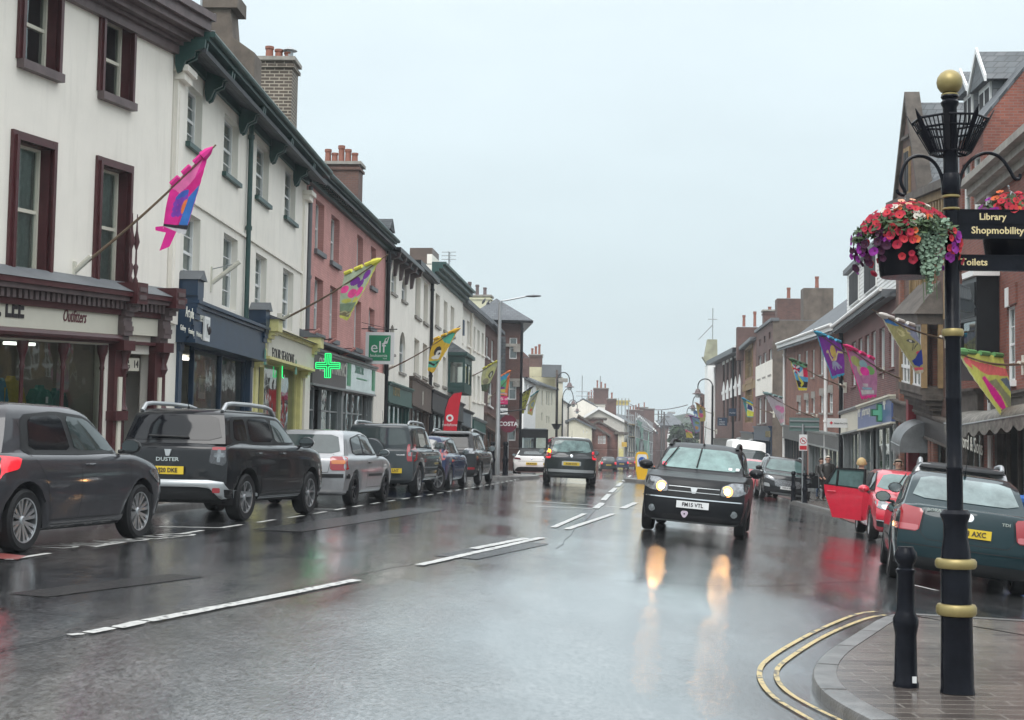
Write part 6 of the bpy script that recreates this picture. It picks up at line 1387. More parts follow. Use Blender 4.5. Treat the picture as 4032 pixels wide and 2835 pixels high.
 def badge(s, ax, y, z, r, m=None, sides=14):
  h_, n_ = s.cast(ax, y, z); sg = 1 if ax == 'F' else -1; mb = MB(Matrix.Translation(h_+V((sg*.0,0,0))) @ n_.to_track_quat('Z','Y').to_matrix().to_4x4())
  if sides == 4: mb.prism([(-r,r*.8,0.0),(r,r*.8,0),(r*.45,-r*.9,0),(-r*.45,-r*.9,0)], (0,0,.02), m or M_chrome)
  else: mb.lathe([(r*.99,.0),(r,.012),(r*.8,.016),(r*.78,.01),(.001,.01)], m or M_chrome, sides, cap=False)
  mb.build('badge', s.o)
 def place(s, q, hd, ref=None, dz=0.):
  """q ground point (x,y) of local ref (lx,ly); hd heading angle of forward axis from +y towards +x (degrees)"""
  a = R(90-hd); fx, fy = math.cos(a), math.sin(a); lx, ly = ref or (0,0)
  cx = q[0]-(lx*fx-ly*fy); cy = q[1]-(lx*fy+ly*fx)
  def pt(ax, ay): X, Y = cx+ax*fx-ay*fy, cy+ax*fy+ay*fx; return V((X, Y, G(X, Y)))
  t = s.h-.1; A_, B_, C_, D_ = pt(s.xw[0],t), pt(s.xw[0],-t), pt(s.xw[1],t), pt(s.xw[1],-t)
  f = ((C_+D_)-(A_+B_)).normalized(); l = ((A_+C_)-(B_+D_)).normalized(); up = f.cross(l).normalized(); l = up.cross(f)
  M = Matrix((f, l, up)).transposed().to_4x4(); o_ = (A_+B_+C_+D_)/4; o_ = o_-f*((s.xw[0]+s.xw[1])/2)
  s.o.matrix_world = Matrix.Translation(o_+V((0,0,dz))) @ M; return s
def rlights(c, poly, m=None, parts=()):
 for sg in (1,-1):
  lt = c.patch('tail_light', 'B', [(sg*a, b_) for a, b_ in poly], m or M_redl, off=.012)
  for nm, pl, mm in parts: c.patch(nm, 'B', [(sg*a, b_) for a, b_ in pl], mm, off=.016, parent=lt)
# ---- 1 dark grey hatchback
P_gr = paint('dark grey metallic paint', (.040,.040,.045), .6)
c = Car('hatchback_car', 'dark grey metallic five-door hatchback parked nearest on the left, cut by the edge', dict(L=3.85,W=1.74,H=1.50,wb=2.45,ro=.60,r=.315,zb=.97,zhf=.80,xc=.86,xwt=.22,xrt=-1.42,xrb=-1.74,zrb=1.0,paint=P_gr,tum=.70,tf=.15,bf=.22,br=.12,spk=(8,.17,.16),rimf=.72,rim=M_alloy,ag=.06), 'cars parked along the left kerb')
c.dlo([(-1.36,.965),(-1.22,1.36),(-.55,1.415),(.12,1.38),(.62,1.10),(.74,.985),(-.3,.96)])
c.sidewin([[(-.30,1.0),(-.36,1.37),(.10,1.345),(.50,1.13),(.62,1.005)],[(-1.20,1.01),(-1.10,1.34),(-.46,1.375),(-.40,1.0)]], mf=M_cglass, m=M_cglassd)
c.stdglass(rz=(1.05,1.38), rw=(.62,.72))
for sg in (1,-1):
 c.patch('tail_light', 'RL'[sg>0], [(-1.93,.62),(-1.88,.95),(-1.42,.93),(-1.50,.82),(-1.74,.78),(-1.86,.60)], M_redon, off=.012)
 c.patch('headlight', 'RL'[sg>0], [(1.25,.78),(1.50,.80),(1.75,.72),(1.80,.60),(1.55,.64)], M_clear, off=.01)
for sd in 'LR':
 c.seam(sd, [(-.36,1.38),(-.30,.96),(-.28,.6),(-.30,.30),(.78,.30),(.84,.42),(.80,.97)]); c.seam(sd, [(-1.30,1.3),(-1.22,.95),(-1.12,.86),(-1.0,.72),(-.92,.52),(-.86,.30),(-.30,.30)])
 c.seam(sd, [(-.9,.225),(.86,.225)], w=.05, m=M_trim, name='sill_trim')
c.handles([-.12], .86); c.mirrors(.62, 1.06, M_trim, w=.24, h_=.17); c.plate('B', .62, 'WK19 BDO', M_ply)
c.place((-4.83,14.2), 12.2, (c.xw[0], -c.h+.08))
# ---- 2 black SUV with grey skid plate
P_bk = paint('black metallic paint', (.012,.013,.015), .3, .22)
c = Car('suv_car', 'black SUV with yellow plate WJ20 DKE and silver roof rails, second on the left', dict(L=4.34,W=1.82,H=1.63,wb=2.67,ro=.82,r=.345,zb=1.10,zhf=.98,xc=1.02,xwt=.40,xrt=-1.82,xrb=-2.03,zrb=1.12,zbr=1.08,paint=P_bk,tum=.74,clad=.40,z0=.27,spk=(5,.13,.22),rim=M_alloy,rimf=.68,tw=.23,ag=.075,br=.16,tr=.12), 'cars parked along the left kerb')
c.dlo([(-1.80,1.14),(-1.66,1.50),(-.5,1.54),(.22,1.52),(.66,1.30),(.92,1.13),(-.6,1.10)])
c.sidewin([[(-.12,1.15),(-.18,1.49),(.18,1.48),(.56,1.28),(.76,1.15)],[(-1.10,1.15),(-1.10,1.49),(-.26,1.50),(-.22,1.15)],[(-1.66,1.20),(-1.58,1.46),(-1.20,1.48),(-1.20,1.16),(-1.58,1.16)]], m=M_cglassd)
c.stdglass(rz=(1.16,1.52), rw=(.66,.80), rm=M_cglassd)
rlights(c, [(.60,.84),(.62,1.05),(.80,1.06),(.83,.85),(.78,.80)], M_lampd, (('lamp_cross', [(.66,.92),(.66,.98),(.80,.98),(.80,.92)], M_clear),('lamp_cross', [(.70,.85),(.70,1.03),(.745,1.03),(.745,.85)], M_clear),('red_reflector', [(.63,1.02),(.63,1.06),(.80,1.06),(.80,1.02)], M_redl)))
c.patch('skid_plate', 'B', [(-.80,.60),(.80,.60),(.88,.36),(.76,.34),(.62,.50),(-.62,.50),(-.76,.34),(-.88,.36)], M_silt, off=.02, thick=.02)
c.patch('bumper_trim', 'B', [(-.62,.49),(.62,.49),(.72,.33),(-.72,.33)], M_trim, off=.012)
for sg in (1,-1): c.patch('rear_reflector', 'B', [(sg*.66,.43),(sg*.66,.49),(sg*.76,.49),(sg*.76,.43)], M_redl, off=.05)
c.text('B', 'DUSTER', 0, .86, .075); c.badge('B', 0, .98, .055, M_silt, sides=4); c.plate('B', .73, 'WJ20 DKE', M_ply, w=.54)
for sd in 'LR':
 c.seam(sd, [(-.18,1.5),(-.16,1.1),(-.16,.42),(.88,.42),(.94,.6),(.92,1.1)]); c.seam(sd, [(-1.14,1.48),(-1.14,1.1),(-.98,.8),(-.86,.42),(-.16,.42)])
 c.seam(sd, [(-.85,.33),(.85,.33)], w=.035, m=M_silt, name='sill_trim')
c.seam('B', [(-.80,1.14),(-.86,.75),(-.78,.62),(.78,.62),(.86,.75),(.80,1.14)])
c.handles([-.02,-.98], .98); c.mirrors(.80, 1.16, P_bk, w=.26, h_=.19); c.rails(-1.60, .10, M_silt, r=.032, hh=.10); c.aerial(-1.5, .35, -.12)
mb = MB(); q = c.cast('B', .1, 1.2)[0]; mb.tube([q+V((-.03,-.35,0)), q+V((-.035,.25,.02))], .016, M_trim, 6); mb.build('rear_wiper', c.o)
c.place((-3.88,20.9), 12.2, (c.xw[0], -c.h+.08))
# ---- 3 silver three-door hatchback
P_si = paint('silver paint', (.305,.31,.32), .7)
c = Car('hatchback_car', 'silver three-door hatchback with a red and orange rear lamp, parked third along the left kerb', dict(L=4.15,W=1.735,H=1.44,wb=2.51,ro=.78,r=.31,zb=.93,zhf=.78,xc=.98,xwt=.32,xrt=-1.52,xrb=-1.92,zrb=.96,paint=P_si,tum=.72,br=.12,spk=(5,.26,0),rim=M_alloyd,ag=.05), 'cars parked along the left kerb')
c.dlo([(-1.30,.95),(-1.26,1.27),(-.4,1.37),(.12,1.34),(.60,1.08),(.80,.95)], M_trim)
c.sidewin([[(-.44,.975),(-.48,1.33),(.10,1.31),(.52,1.08),(.66,.975)],[(-1.24,1.0),(-1.20,1.26),(-.56,1.33),(-.54,.975),(-1.16,.965)]])
c.stdglass(rz=(.98,1.33), rw=(.64,.78))
rlights(c, [(.54,.66),(.52,.92),(.80,.92),(.84,.66)], M_redl, (('indicator_lamp', [(.56,.78),(.55,.85),(.80,.85),(.81,.78)], M_amb),))
c.seam('B', [(-.84,.56),(.84,.56)], w=.07, m=M_trim, name='bumper_strip', off=.012)
for sd in 'LR':
 c.seam(sd, [(-.48,1.34),(-.46,.92),(-.44,.32),(.74,.32),(.80,.5),(.78,.93)]); c.seam(sd, [(-.40,.56),(.72,.56)], w=.05, m=M_trim, name='rubbing_strip', off=.01); c.seam(sd, [(-1.9,.54),(-1.7,.54)], w=.06, m=M_trim, name='bumper_strip', off=.01)
c.seam('B', [(-.56,.96),(-.50,.62),(.50,.62),(.56,.96)]); c.handles([-.30], .80, M_trim); c.mirrors(.62, 1.0, P_si, w=.22, h_=.15); c.aerial(-1.3, .35); c.plate('B', .80, 'S12 GLF', M_ply)
mb = MB(); q = c.cast('B', 0, 1.0)[0]; mb.tube([q+V((-.03,-.0,0)), q+V((-.04,.45,.02))], .014, M_trim, 6); mb.build('rear_wiper', c.o)
c.place((-3.02,27.5), 8.5, (c.xw[0], -c.h+.08))
# ---- 4 grey green SUV with spare wheel
P_gg = paint('grey green metallic paint', (.036,.045,.050), .5)
c = Car('suv_car', 'grey green SUV with a covered spare wheel, parked beyond the silver hatchback', dict(L=4.30,W=1.81,H=1.69,wb=2.64,ro=.78,r=.36,zb=1.08,zhf=.98,xc=1.05,xwt=.48,xrt=-1.92,xrb=-2.02,zrb=1.1,zbr=1.08,paint=P_gg,tum=.76,z0=.28,spk=(7,.18,0),steer=R(-24),tw=.22,ag=.07), 'cars parked along the left kerb')
c.dlo([(-1.82,1.12),(-1.74,1.56),(-.5,1.61),(.30,1.57),(.72,1.32),(.92,1.1)])
c.sidewin([[(-.16,1.14),(-.18,1.55),(.26,1.52),(.62,1.30),(.76,1.14)],[(-1.05,1.14),(-1.05,1.55),(-.26,1.57),(-.24,1.14)],[(-1.72,1.16),(-1.66,1.52),(-1.14,1.55),(-1.14,1.14)]])
c.stdglass(rz=(1.17,1.56), rw=(.66,.76))
rlights(c, [(.70,.80),(.68,1.20),(.86,1.20),(.88,.80)], M_redl, (('clear_lamp', [(.72,.92),(.72,1.02),(.86,1.02),(.86,.92)], M_clear),))
mb = MB(Matrix.Translation((-2.27,.12,.98)) @ Matrix.Rotation(R(90),4,'Y')); mb.lathe([(.33,.2),(.35,.12),(.35,-.02),(.33,-.06),(.27,-.075),(.001,-.085)], P_gg, 28); sp = mb.build('spare_wheel_cover', c.o); mb = MB(Matrix.Translation((-2.27,.12,.98)) @ Matrix.Rotation(R(90),4,'Y')); mb.lathe([(.352,.10),(.358,.08),(.358,.0),(.352,-.02)], M_trim, 28, cap=False); mb.build('cover_rim', sp)
for sd in 'LR': c.seam(sd, [(-.2,1.55),(-.18,.42),(.86,.42),(.9,1.1)]); c.seam(sd, [(-1.1,1.55),(-1.1,1.1),(-.86,.42),(-.18,.42)]); c.seam(sd, [(-.8,.46),(.85,.46)], w=.06, m=M_silt, name='rubbing_strip')
c.handles([-.05,-.95], .96); c.mirrors(.78, 1.18, P_gg, w=.26, h_=.19); c.rails(-1.6, .15, M_silt, r=.028, hh=.07); c.plate('B', .58, 'WF07 LNT', M_ply, y=-.35); c.aerial(-1.5,.3); c.text('B', 'GRAND', -.55, .93, .05)
c.place((-2.2,34.0), 7.2, (c.xw[0], -c.h+.08))
# ---- 5 blue estate
P_bl = paint('dark blue metallic paint', (.018,.032,.085), .4)
c = Car('estate_car', 'dark blue estate car with tall red rear lamps on the left kerb', dict(L=4.5,W=1.83,H=1.48,wb=2.64,ro=.92,r=.32,zb=.95,zhf=.82,xc=1.02,xwt=.38,xrt=-1.95,xrb=-2.14,zrb=.98,paint=P_bl,tum=.72,spk=(5,.2,.12),ns=36), 'cars parked along the left kerb')
c.dlo([(-1.90,1.0),(-1.75,1.33),(-.4,1.41),(.15,1.38),(.65,1.12),(.84,.97)])
c.sidewin([[(-.10,1.0),(-.14,1.36),(.12,1.35),(.55,1.12),(.70,1.0)],[(-1.0,1.0),(-1.0,1.36),(-.2,1.38),(-.18,1.0)],[(-1.78,1.04),(-1.68,1.31),(-1.08,1.35),(-1.08,1.0)]]); c.stdglass(rz=(1.0,1.36), rw=(.62,.72))
rlights(c, [(.70,.78),(.64,1.34),(.72,1.34),(.84,.95),(.84,.80)], M_redl); c.handles([-.02,-.92], .85); c.mirrors(.70, 1.03, P_bl); c.plate('B', .62, 'WA56 KJE', M_ply)
for sd in 'LR': c.seam(sd, [(-.14,1.36),(-.12,.32),(.84,.32),(.88,.95)])
c.place((-1.72,40.5), 7, (c.xw[0], -c.h+.08))
# ---- 6 black SUV by the lamp column
c = Car('suv_car', 'black SUV with silver roof rails and clear rear lamps, last before the pavement build-out', dict(L=4.75,W=1.88,H=1.70,wb=2.72,ro=1.05,r=.36,zb=1.06,zhf=.95,xc=1.05,xwt=.35,xrt=-1.85,xrb=-2.2,zrb=1.1,zbr=1.06,paint=P_bk,tum=.72,z0=.24,spk=(5,.2,0),ns=36), 'cars parked along the left kerb')
c.dlo([(-1.80,1.14),(-1.60,1.54),(-.4,1.60),(.12,1.57),(.62,1.28),(.86,1.08)])
c.sidewin([[(-.14,1.12),(-.18,1.54),(.10,1.53),(.56,1.26),(.70,1.12)],[(-1.05,1.12),(-1.05,1.54),(-.24,1.56),(-.22,1.12)],[(-1.68,1.18),(-1.5,1.5),(-1.13,1.53),(-1.13,1.14)]]); c.stdglass(rz=(1.16,1.54), rw=(.6,.74), rm=M_cglassd)
rlights(c, [(.48,.98),(.50,1.13),(.88,1.16),(.90,.98)], M_clear); 
for sg in (1,-1): c.patch('rear_reflector', 'B', [(sg*.60,.48),(sg*.60,.55),(sg*.85,.55),(sg*.85,.48)], M_redl, off=.012)
c.rails(-1.4, .1, M_silt, r=.028, hh=.07); c.mirrors(.74, 1.15, P_bk, w=.26, h_=.19); c.handles([-.02,-.95], .95); c.plate('B', .78, 'HX05 RWD', M_ply); c.patch('rear_spoiler', 'B', [(-.6,1.56),(.6,1.56),(.58,1.62),(-.58,1.62)], P_bk, off=.02, thick=.08)
c.place((-1.0,46.0), 6.5, (c.xw[0], -c.h+.08))
# ---- 7 white roadster
P_wh = paint('white paint', (.62,.63,.63), .0)
c = Car('roadster_car', 'white convertible roadster with a black folding hood, beyond the pavement build-out', dict(L=4.32,W=1.86,H=1.30,wb=2.47,ro=.85,r=.335,zb=.88,zhf=.72,xc=.55,xwt=.0,xrt=-.75,xrb=-1.35,zrb=.92,zbr=.93,paint=P_wh,tum=.66,spk=(5,.16,.15),ns=36,z0=.16,br=.2,tr=.16))
c.patch('folding_hood', 'T', [(-1.34,-.66),(-1.34,.66),(-.1,.60),(-.1,-.60)], M_trim, off=.012)
for sd in 'LR': c.patch('folding_hood', sd, [(-1.3,.95),(-.8,1.24),(-.0,1.26),(-.1,1.2),(-.7,1.0)], M_trim, off=.012)
c.patch('folding_hood', 'B', [(-.74,.93),(.74,.93),(.58,1.25),(-.58,1.25)], M_trim, off=.01); c.patch('rear_window', 'B', [(-.46,.99),(.46,.99),(.40,1.14),(-.40,1.14)], M_cglass, off=.02)
rlights(c, [(.50,.74),(.54,.82),(.88,.86),(.84,.78)], mat('deep red lamp', (.12,.01,.02), .15, coat=1)); c.patch('diffuser', 'B', [(-.66,.42),(.66,.42),(.84,.20),(-.84,.20)], M_trim, off=.012)
for sg in (1,-1): c.patch('air_vent', 'B', [(sg*.82,.60),(sg*.88,.62),(sg*.9,.44),(sg*.84,.40)], M_trim, off=.012)
c.seam('B', [(-.62,.68),(.62,.68)], w=.012); c.plate('B', .57, 'NK20 WCD', M_ply); c.badge('B', 0, .78, .04); c.mirrors(.3, .98, M_trim)
c.place((1.0,67.0), 4, (-2.1,0))
# ---- 8 people carrier, brake and indicator lit
P_dg = paint('charcoal green paint', (.020,.026,.027), .4)
c = Car('people_carrier_car', 'dark charcoal people carrier driving away up the middle of the road, left indicator lit', dict(L=4.53,W=1.84,H=1.64,wb=2.73,ro=.86,r=.33,zb=1.02,zhf=.86,xc=1.15,xwt=.35,xrt=-1.98,xrb=-2.16,zrb=1.05,zbr=1.02,paint=P_dg,tum=.72,z0=.22,spk=(5,.2,0),br=.16,tr=.13))
c.dlo([(-1.9,1.1),(-1.7,1.48),(-.4,1.54),(.1,1.52),(.7,1.22),(.95,1.04)]); c.sidewin([[(-.10,1.08),(-.12,1.48),(.08,1.48),(.6,1.22),(.76,1.08)],[(-1.05,1.08),(-1.05,1.48),(-.2,1.5),(-.2,1.08)],[(-1.75,1.12),(-1.6,1.44),(-1.13,1.47),(-1.13,1.1)]])
c.stdglass(rz=(1.12,1.52), rw=(.62,.76), rm=mat('pale cabin glass', (.14,.22,.215), .05, var=.6, vs=4, spec=.5)); c.patch('tailgate_band', 'B', [(-.78,.90),(.78,.90),(.80,1.08),(.25,1.08),(.12,1.0),(-.12,1.0),(-.25,1.08),(-.80,1.08)], paint('worn charcoal', (.05,.055,.06), .5), off=.008)  # rear glass is a pale teal with random mottling
rlights(c, [(.72,.88),(.70,1.15),(.80,1.22),(.89,1.1),(.88,.88)], M_redon)
c.patch('indicator_lamp', 'B', [(.73,1.06),(.72,1.17),(.80,1.22),(.87,1.10)], M_ambon, off=.03)
c.patch('bumper', 'B', [(-.92,.52),(.92,.52),(.90,.42),(-.90,.42)], M_silt, off=.01); c.badge('B', 0, .98, .055); c.plate('B', .72, 'RO60 SXW', M_ply, w=.56); c.patch('plate_recess', 'B', [(-.33,.64),(.33,.64),(.33,.81),(-.33,.81)], M_silt, off=.006)
c.mirrors(.85, 1.12, M_trim, w=.26, h_=.19); c.aerial(-1.7, .25, 0); c.handles([-.05,-.95], .92)
mb = MB(); q = c.cast('B', 0, 1.14)[0]; mb.tube([q+V((-.03,.05,0)), q+V((-.04,-.4,.03))], .014, M_trim, 6); mb.build('rear_wiper', c.o); c.patch('roof_panel', 'T', [(-1.85,-.55),(-1.85,.55),(-1.0,.55),(-1.0,-.55)], P_wh, off=.006)
c.place((2.1,49.6), 0.3, (-2.26,0))
# ---- 9 oncoming estate
P_b2 = paint('black paint', (.010,.010,.012), .1, .2)
c = Car('estate_car', 'black estate car with lit headlights and white plate FM15 VTL driving towards the camera', dict(L=4.49,W=1.75,H=1.52,wb=2.63,ro=1.03,r=.31,zb=1.0,zhf=.92,xc=1.02,xwt=.36,xrt=-2.0,xrb=-2.16,zrb=1.03,paint=P_b2,tum=.71,z0=.20,spk=(5,.2,0),bf=.20,tf=.12,tw=.19))
c.dlo([(-1.95,1.06),(-1.8,1.38),(-.4,1.44),(.12,1.42),(.66,1.14),(.86,1.0)]); c.sidewin([[(-.10,1.05),(-.12,1.38),(.10,1.38),(.56,1.15),(.70,1.05)],[(-1.0,1.05),(-1.0,1.38),(-.2,1.40),(-.2,1.05)],[(-1.8,1.09),(-1.7,1.34),(-1.08,1.38),(-1.08,1.06)]])
c.stdglass(wbot=.84, wtop=.64, wm=mat('reflection tint windscreen glass', (.15,.235,.225), .07, var=.45, vs=3, spec=.5)); c.wipers(((-.62,.2),(-.06,.04)))  # pale teal windscreen colour has the sky reflection put into it
for sg in (1,-1):
 hl = c.patch('headlight', 'F', [(sg*.42,.68),(sg*.44,.83),(sg*.60,.90),(sg*.86,.90),(sg*.84,.76),(sg*.70,.69)], M_clear, off=.012, step=.05)
 h_, n_ = c.cast('F', sg*.53, .76); mb = MB(Matrix.Translation(h_+V((.035,0,0))) @ Matrix.Rotation(R(90),4,'Y')); mb.lathe([(.05,-.02),(.048,.0),(.001,.012)], M_beam, 16); mb.build('lit_bulb', hl); mb = MB(Matrix.Translation(h_+V((.018,0,0))) @ Matrix.Rotation(R(90),4,'Y')); mb.lathe([(.09,-.01),(.085,.004),(.001,.008)], M_glo, 16); mb.build('lamp_glow_disc', hl)  # wider disc behind each bulb paints its orange halo
 h_, n_ = c.cast('F', sg*.66, .40); mb = MB(Matrix.Translation(h_+V((.01,0,0))) @ Matrix.Rotation(R(90),4,'Y')); mb.lathe([(.06,0),(.055,.015),(.001,.02)], M_clear, 14); mb.build('fog_light', c.o)
gr = c.patch('grille', 'F', [(-.42,.60),(.42,.60),(.42,.80),(-.42,.80)], M_trim, off=.01)
for z in (.70,.775): c.patch('grille_bar', 'F', [(-.41,z-.005),(.41,z-.005),(.41,z+.005),(-.41,z+.005)], M_silt, off=.02, rnd=0, parent=gr)
c.badge('F', 0, .735, .06, M_silt, 4); c.patch('bumper_strip', 'F', [(-.84,.585),(.84,.585),(.84,.603),(-.84,.603)], M_chrome, off=.014, rnd=0)
c.patch('air_intake', 'F', [(-.52,.24),(.52,.24),(.46,.34),(-.46,.34)], M_dark, off=.01); c.patch('lip', 'F', [(-.80,.215),(.80,.215),(.76,.24),(-.76,.24)], M_silt, off=.012, rnd=0); c.plate('F', .50, 'FM15 VTL', M_plw)
h_, n_ = c.cast('F', -.12, .35); mb = MB(Matrix.Translation(h_+V((.03,0,0)))); mb.prism([(0,.055*math.cos(a)*(1+.12*math.sin(3*a)),.055*math.sin(a)*(1+.12*math.sin(3*a))) for a in [i*math.pi/12 for i in range(24)]], (.01,0,0), mat('purple poppy', (.45,.38,.45), .6)); pp = mb.build('poppy_badge', c.o); mb = MB(Matrix.Translation(h_+V((.042,0,0))) @ Matrix.Rotation(R(90),4,'Y')); mb.lathe([(.014,0),(.01,.006)], M_blk, 10); mb.build('poppy_centre', pp)
c.seam('F', [(-.84,.98),(-.80,.92),(.80,.92),(.84,.98)]); c.mirrors(.72, 1.08, P_b2, w=.25, h_=.18); c.rails(-1.7, .1, M_trim, r=.03, hh=.06)
c.aerial(.25, .42, .05)
for y, r_, mm in ((-.62,.04,mat('red sticker', (.5,.04,.08), .5)), (.5,.03,M_plw), (.62,.03,M_plw)): c.patch('windscreen_sticker', 'F', [(y-r_,1.09),(y+r_,1.09),(y+r_,1.09+r_*1.4),(y-r_,1.09+r_*1.4)], mm, off=.012)
c.place((2.93,23.2), 180+10.8, (c.c['L']/2-.1,0))
hl_M = c.o.matrix_world
# ---- 10 dark green saloon, near right
P_gn = paint('dark teal metallic paint', (.004,.020,.025), .4)
c = Car('saloon_car', 'dark teal four-door saloon parked behind the lamp post, yellow plate ending 3 AXC', dict(L=4.38,W=1.76,H=1.44,wb=2.51,ro=.98,r=.315,zb=.93,zhf=.80,xc=.92,xwt=.30,xrt=-.98,xrb=-1.62,zrb=1.02,zbr=1.0,paint=P_gn,tum=.72,z0=.2,spk=(5,.22,0),br=.16,tr=.11,rr=.10,xa=-1.25), 'cars parked on the right')
c.dlo([(-1.34,.99),(-.92,1.32),(-.4,1.37),(.08,1.34),(.56,1.08),(.76,.95),(-.6,.94)]); c.sidewin([[(-.16,.98),(-.2,1.32),(.06,1.31),(.48,1.08),(.62,.98)],[(-1.20,1.01),(-.88,1.29),(-.28,1.33),(-.26,.98)]])
c.stdglass(rz=(1.07,1.36), rw=(.62,.76), rm=mat('pale rear glass', (.16,.21,.21), .1, var=.6, vs=2, spec=.6)); rlights(c, [(.58,.66),(.54,.94),(.80,.97),(.86,.86),(.87,.66)], M_redl, (('clear_lamp', [(.59,.67),(.585,.74),(.86,.74),(.86,.67)], mat('pink lamp', (.40,.10,.11), .2, coat=1)),))  # rear glass colour is pale and mottled at random
c.seam('B', [(-.52,1.0),(-.56,.66),(-.48,.58),(.48,.58),(.56,.66),(.52,1.0)]); c.seam('B', [(-.85,.50),(.85,.50)], w=.012); c.plate('B', .72, 'WG53 AXC', M_ply, w=.54); c.badge('B', 0, .90, .055); c.text('B', 'BORA', .42, .93, .05); c.text('B', 'TDI', -.44, .86, .05)
c.patch('bumper_trim', 'B', [(-.80,.36),(.80,.36),(.78,.22),(-.78,.22)], M_trim, off=.01)
for sd in 'LR': c.seam(sd, [(-.2,1.34),(-.18,.3),(.8,.3),(.84,.9)]); c.seam(sd, [(-1.2,1.0),(-.98,.7),(-.88,.3),(-.18,.3)]); c.seam(sd, [(-.85,.5),(.8,.5)], w=.04, m=P_gn, name='rubbing_strip', off=.012)
c.handles([-.05,-.95], .84); c.mirrors(.60, 1.0, M_trim, w=.22, h_=.16); c.aerial(-.9, .38, -.2)
c.place((4.97,18.7), 12.6, (c.xw[0], c.h-.08))
# ---- 11 silver grey SUV ahead of it
c = Car('suv_car', 'silver SUV with a black roof spoiler and silver rails, mostly hidden beyond the teal saloon', dict(L=4.3,W=1.84,H=1.62,wb=2.62,ro=.84,r=.34,zb=1.03,zhf=.9,xc=1.0,xwt=.4,xrt=-1.85,xrb=-2.03,zrb=1.06,zbr=1.04,paint=P_si,tum=.74,z0=.24,ns=36), 'cars parked on the right')
c.dlo([(-1.80,1.10),(-1.60,1.48),(-.4,1.53),(.22,1.5),(.7,1.2),(.88,1.05)]); c.sidewin([[(-.10,1.08),(-.12,1.47),(.18,1.46),(.6,1.2),(.74,1.08)],[(-1.6,1.12),(-1.5,1.44),(-.2,1.48),(-.2,1.08)]], m=M_cglassd); c.stdglass(rz=(1.1,1.48), rm=M_cglassd)
rlights(c, [(.60,.85),(.6,1.04),(.88,1.06),(.88,.85)]); c.patch('rear_spoiler', 'B', [(-.66,1.50),(.66,1.50),(.62,1.57),(-.62,1.57)], M_black, off=.02, thick=.14); c.patch('roof_panel', 'T', [(-1.8,-.56),(-1.8,.56),(.2,.56),(.2,-.56)], M_black, off=.006)
c.rails(-1.5, .1, M_silt, r=.035, hh=.06); c.mirrors(.74, 1.12, M_trim, w=.26, h_=.19); c.plate('B', .75, 'WP18 ZKC', M_ply)
c.place((6.42,23.7), 15, (c.xw[0], c.h-.08))
# ---- 12 red hatchback facing us with an open rear door
P_rd = paint('bright red paint', (.50,.012,.035), .0)
c = Car('hatchback_car', 'bright red hatchback facing the camera with its rear door standing open', dict(L=4.26,W=1.79,H=1.46,wb=2.63,ro=.78,r=.315,zb=.96,zhf=.80,xc=.92,xwt=.22,xrt=-1.62,xrb=-1.98,zrb=.98,paint=P_rd,tum=.71,spk=(5,.2,.1)), 'cars parked on the right')
c.dlo([(-1.7,1.0),(-1.5,1.34),(-.4,1.40),(.0,1.37),(.52,1.1),(.72,.97)]); c.sidewin([[(-.16,1.0),(-.2,1.34),(-.02,1.34),(.44,1.1),(.58,1.0)],[(-1.2,1.0),(-1.15,1.32),(-.3,1.36),(-.28,1.0)]])
c.stdglass(wbot=.82); c.wipers()
for sg in (1,-1): hl = c.patch('headlight', 'F', [(sg*.46,.62),(sg*.46,.72),(sg*.66,.80),(sg*.84,.80),(sg*.80,.66)], M_clear, off=.012); c.patch('air_intake', 'F', [(sg*.42,.30),(sg*.46,.42),(sg*.80,.44),(sg*.78,.30)], M_trim, off=.012); c.patch('intake_trim', 'F', [(sg*.45,.40),(sg*.45,.42),(sg*.80,.44),(sg*.80,.42)], M_chrome, off=.02, rnd=0)
c.patch('grille', 'F', [(-.45,.64),(.45,.64),(.45,.71),(-.45,.71)], M_trim, off=.01); c.badge('F', 0, .70, .06); c.plate('F', .45, 'WR66 FDV', M_plw); c.mirrors(.55, 1.0, P_rd, w=.24, h_=.17); c.patch('lower_grille', 'F', [(-.38,.28),(.38,.28),(.38,.36),(-.38,.36)], M_trim, off=.01)
c.patch('door_opening', 'R', [(-1.02,.34),(-1.1,.8),(-1.22,1.0),(-1.12,1.32),(-.3,1.36),(-.28,.32)], M_dark, off=.014)
dr = MB(); pr = [(0,.30),(0,.95),(-.02,1.36),(-.80,1.33),(-1.02,1.02),(-.98,.80),(-.80,.50),(-.72,.30)]
Md = Matrix.Translation((-.24,-c.h*.985,0)) @ Matrix.Rotation(R(51), 4, 'Z'); dr.T = Md
lo_ = [(x,0,z) for x, z in ((0,.30),(0,.965),(-1.03,.985),(-.98,.78),(-.82,.48),(-.74,.30))]; dr.prism(lo_, (0,.08,0), P_rd)
fr_ = [(0,.965),(-.02,1.41),(-.80,1.38),(-1.03,.985)]; inner = [(-.05,1.0),(-.06,1.37),(-.77,1.34),(-.95,1.01)]
for i in range(4): a, b_, c_, d_ = fr_[i], fr_[(i+1)%4], inner[(i+1)%4], inner[i]; dr.prism([(a[0],.02,a[1]),(b_[0],.02,b_[1]),(c_[0],.02,c_[1]),(d_[0],.02,d_[1])], (0,.045,0), M_trim)
dr.box(-.72,-.0,.965,-.69,.04,1.32,M_trim); door = dr.build('rear_door', c.o)
mb = MB(Md); mb.poly([(x,.04,z) for x, z in inner], M_wglass); mb.build('door_window', door); mb = MB(Md); mb.tube([(-.9,-.02,.86),(-.86,-.04,.86),(-.74,-.04,.86),(-.7,-.02,.86)], .014, P_rd, 6); mb.build('door_handle', door)
c.place((7.34,29.2), 180+8.5, (c.xw[1], -c.h+.08)); RED = c
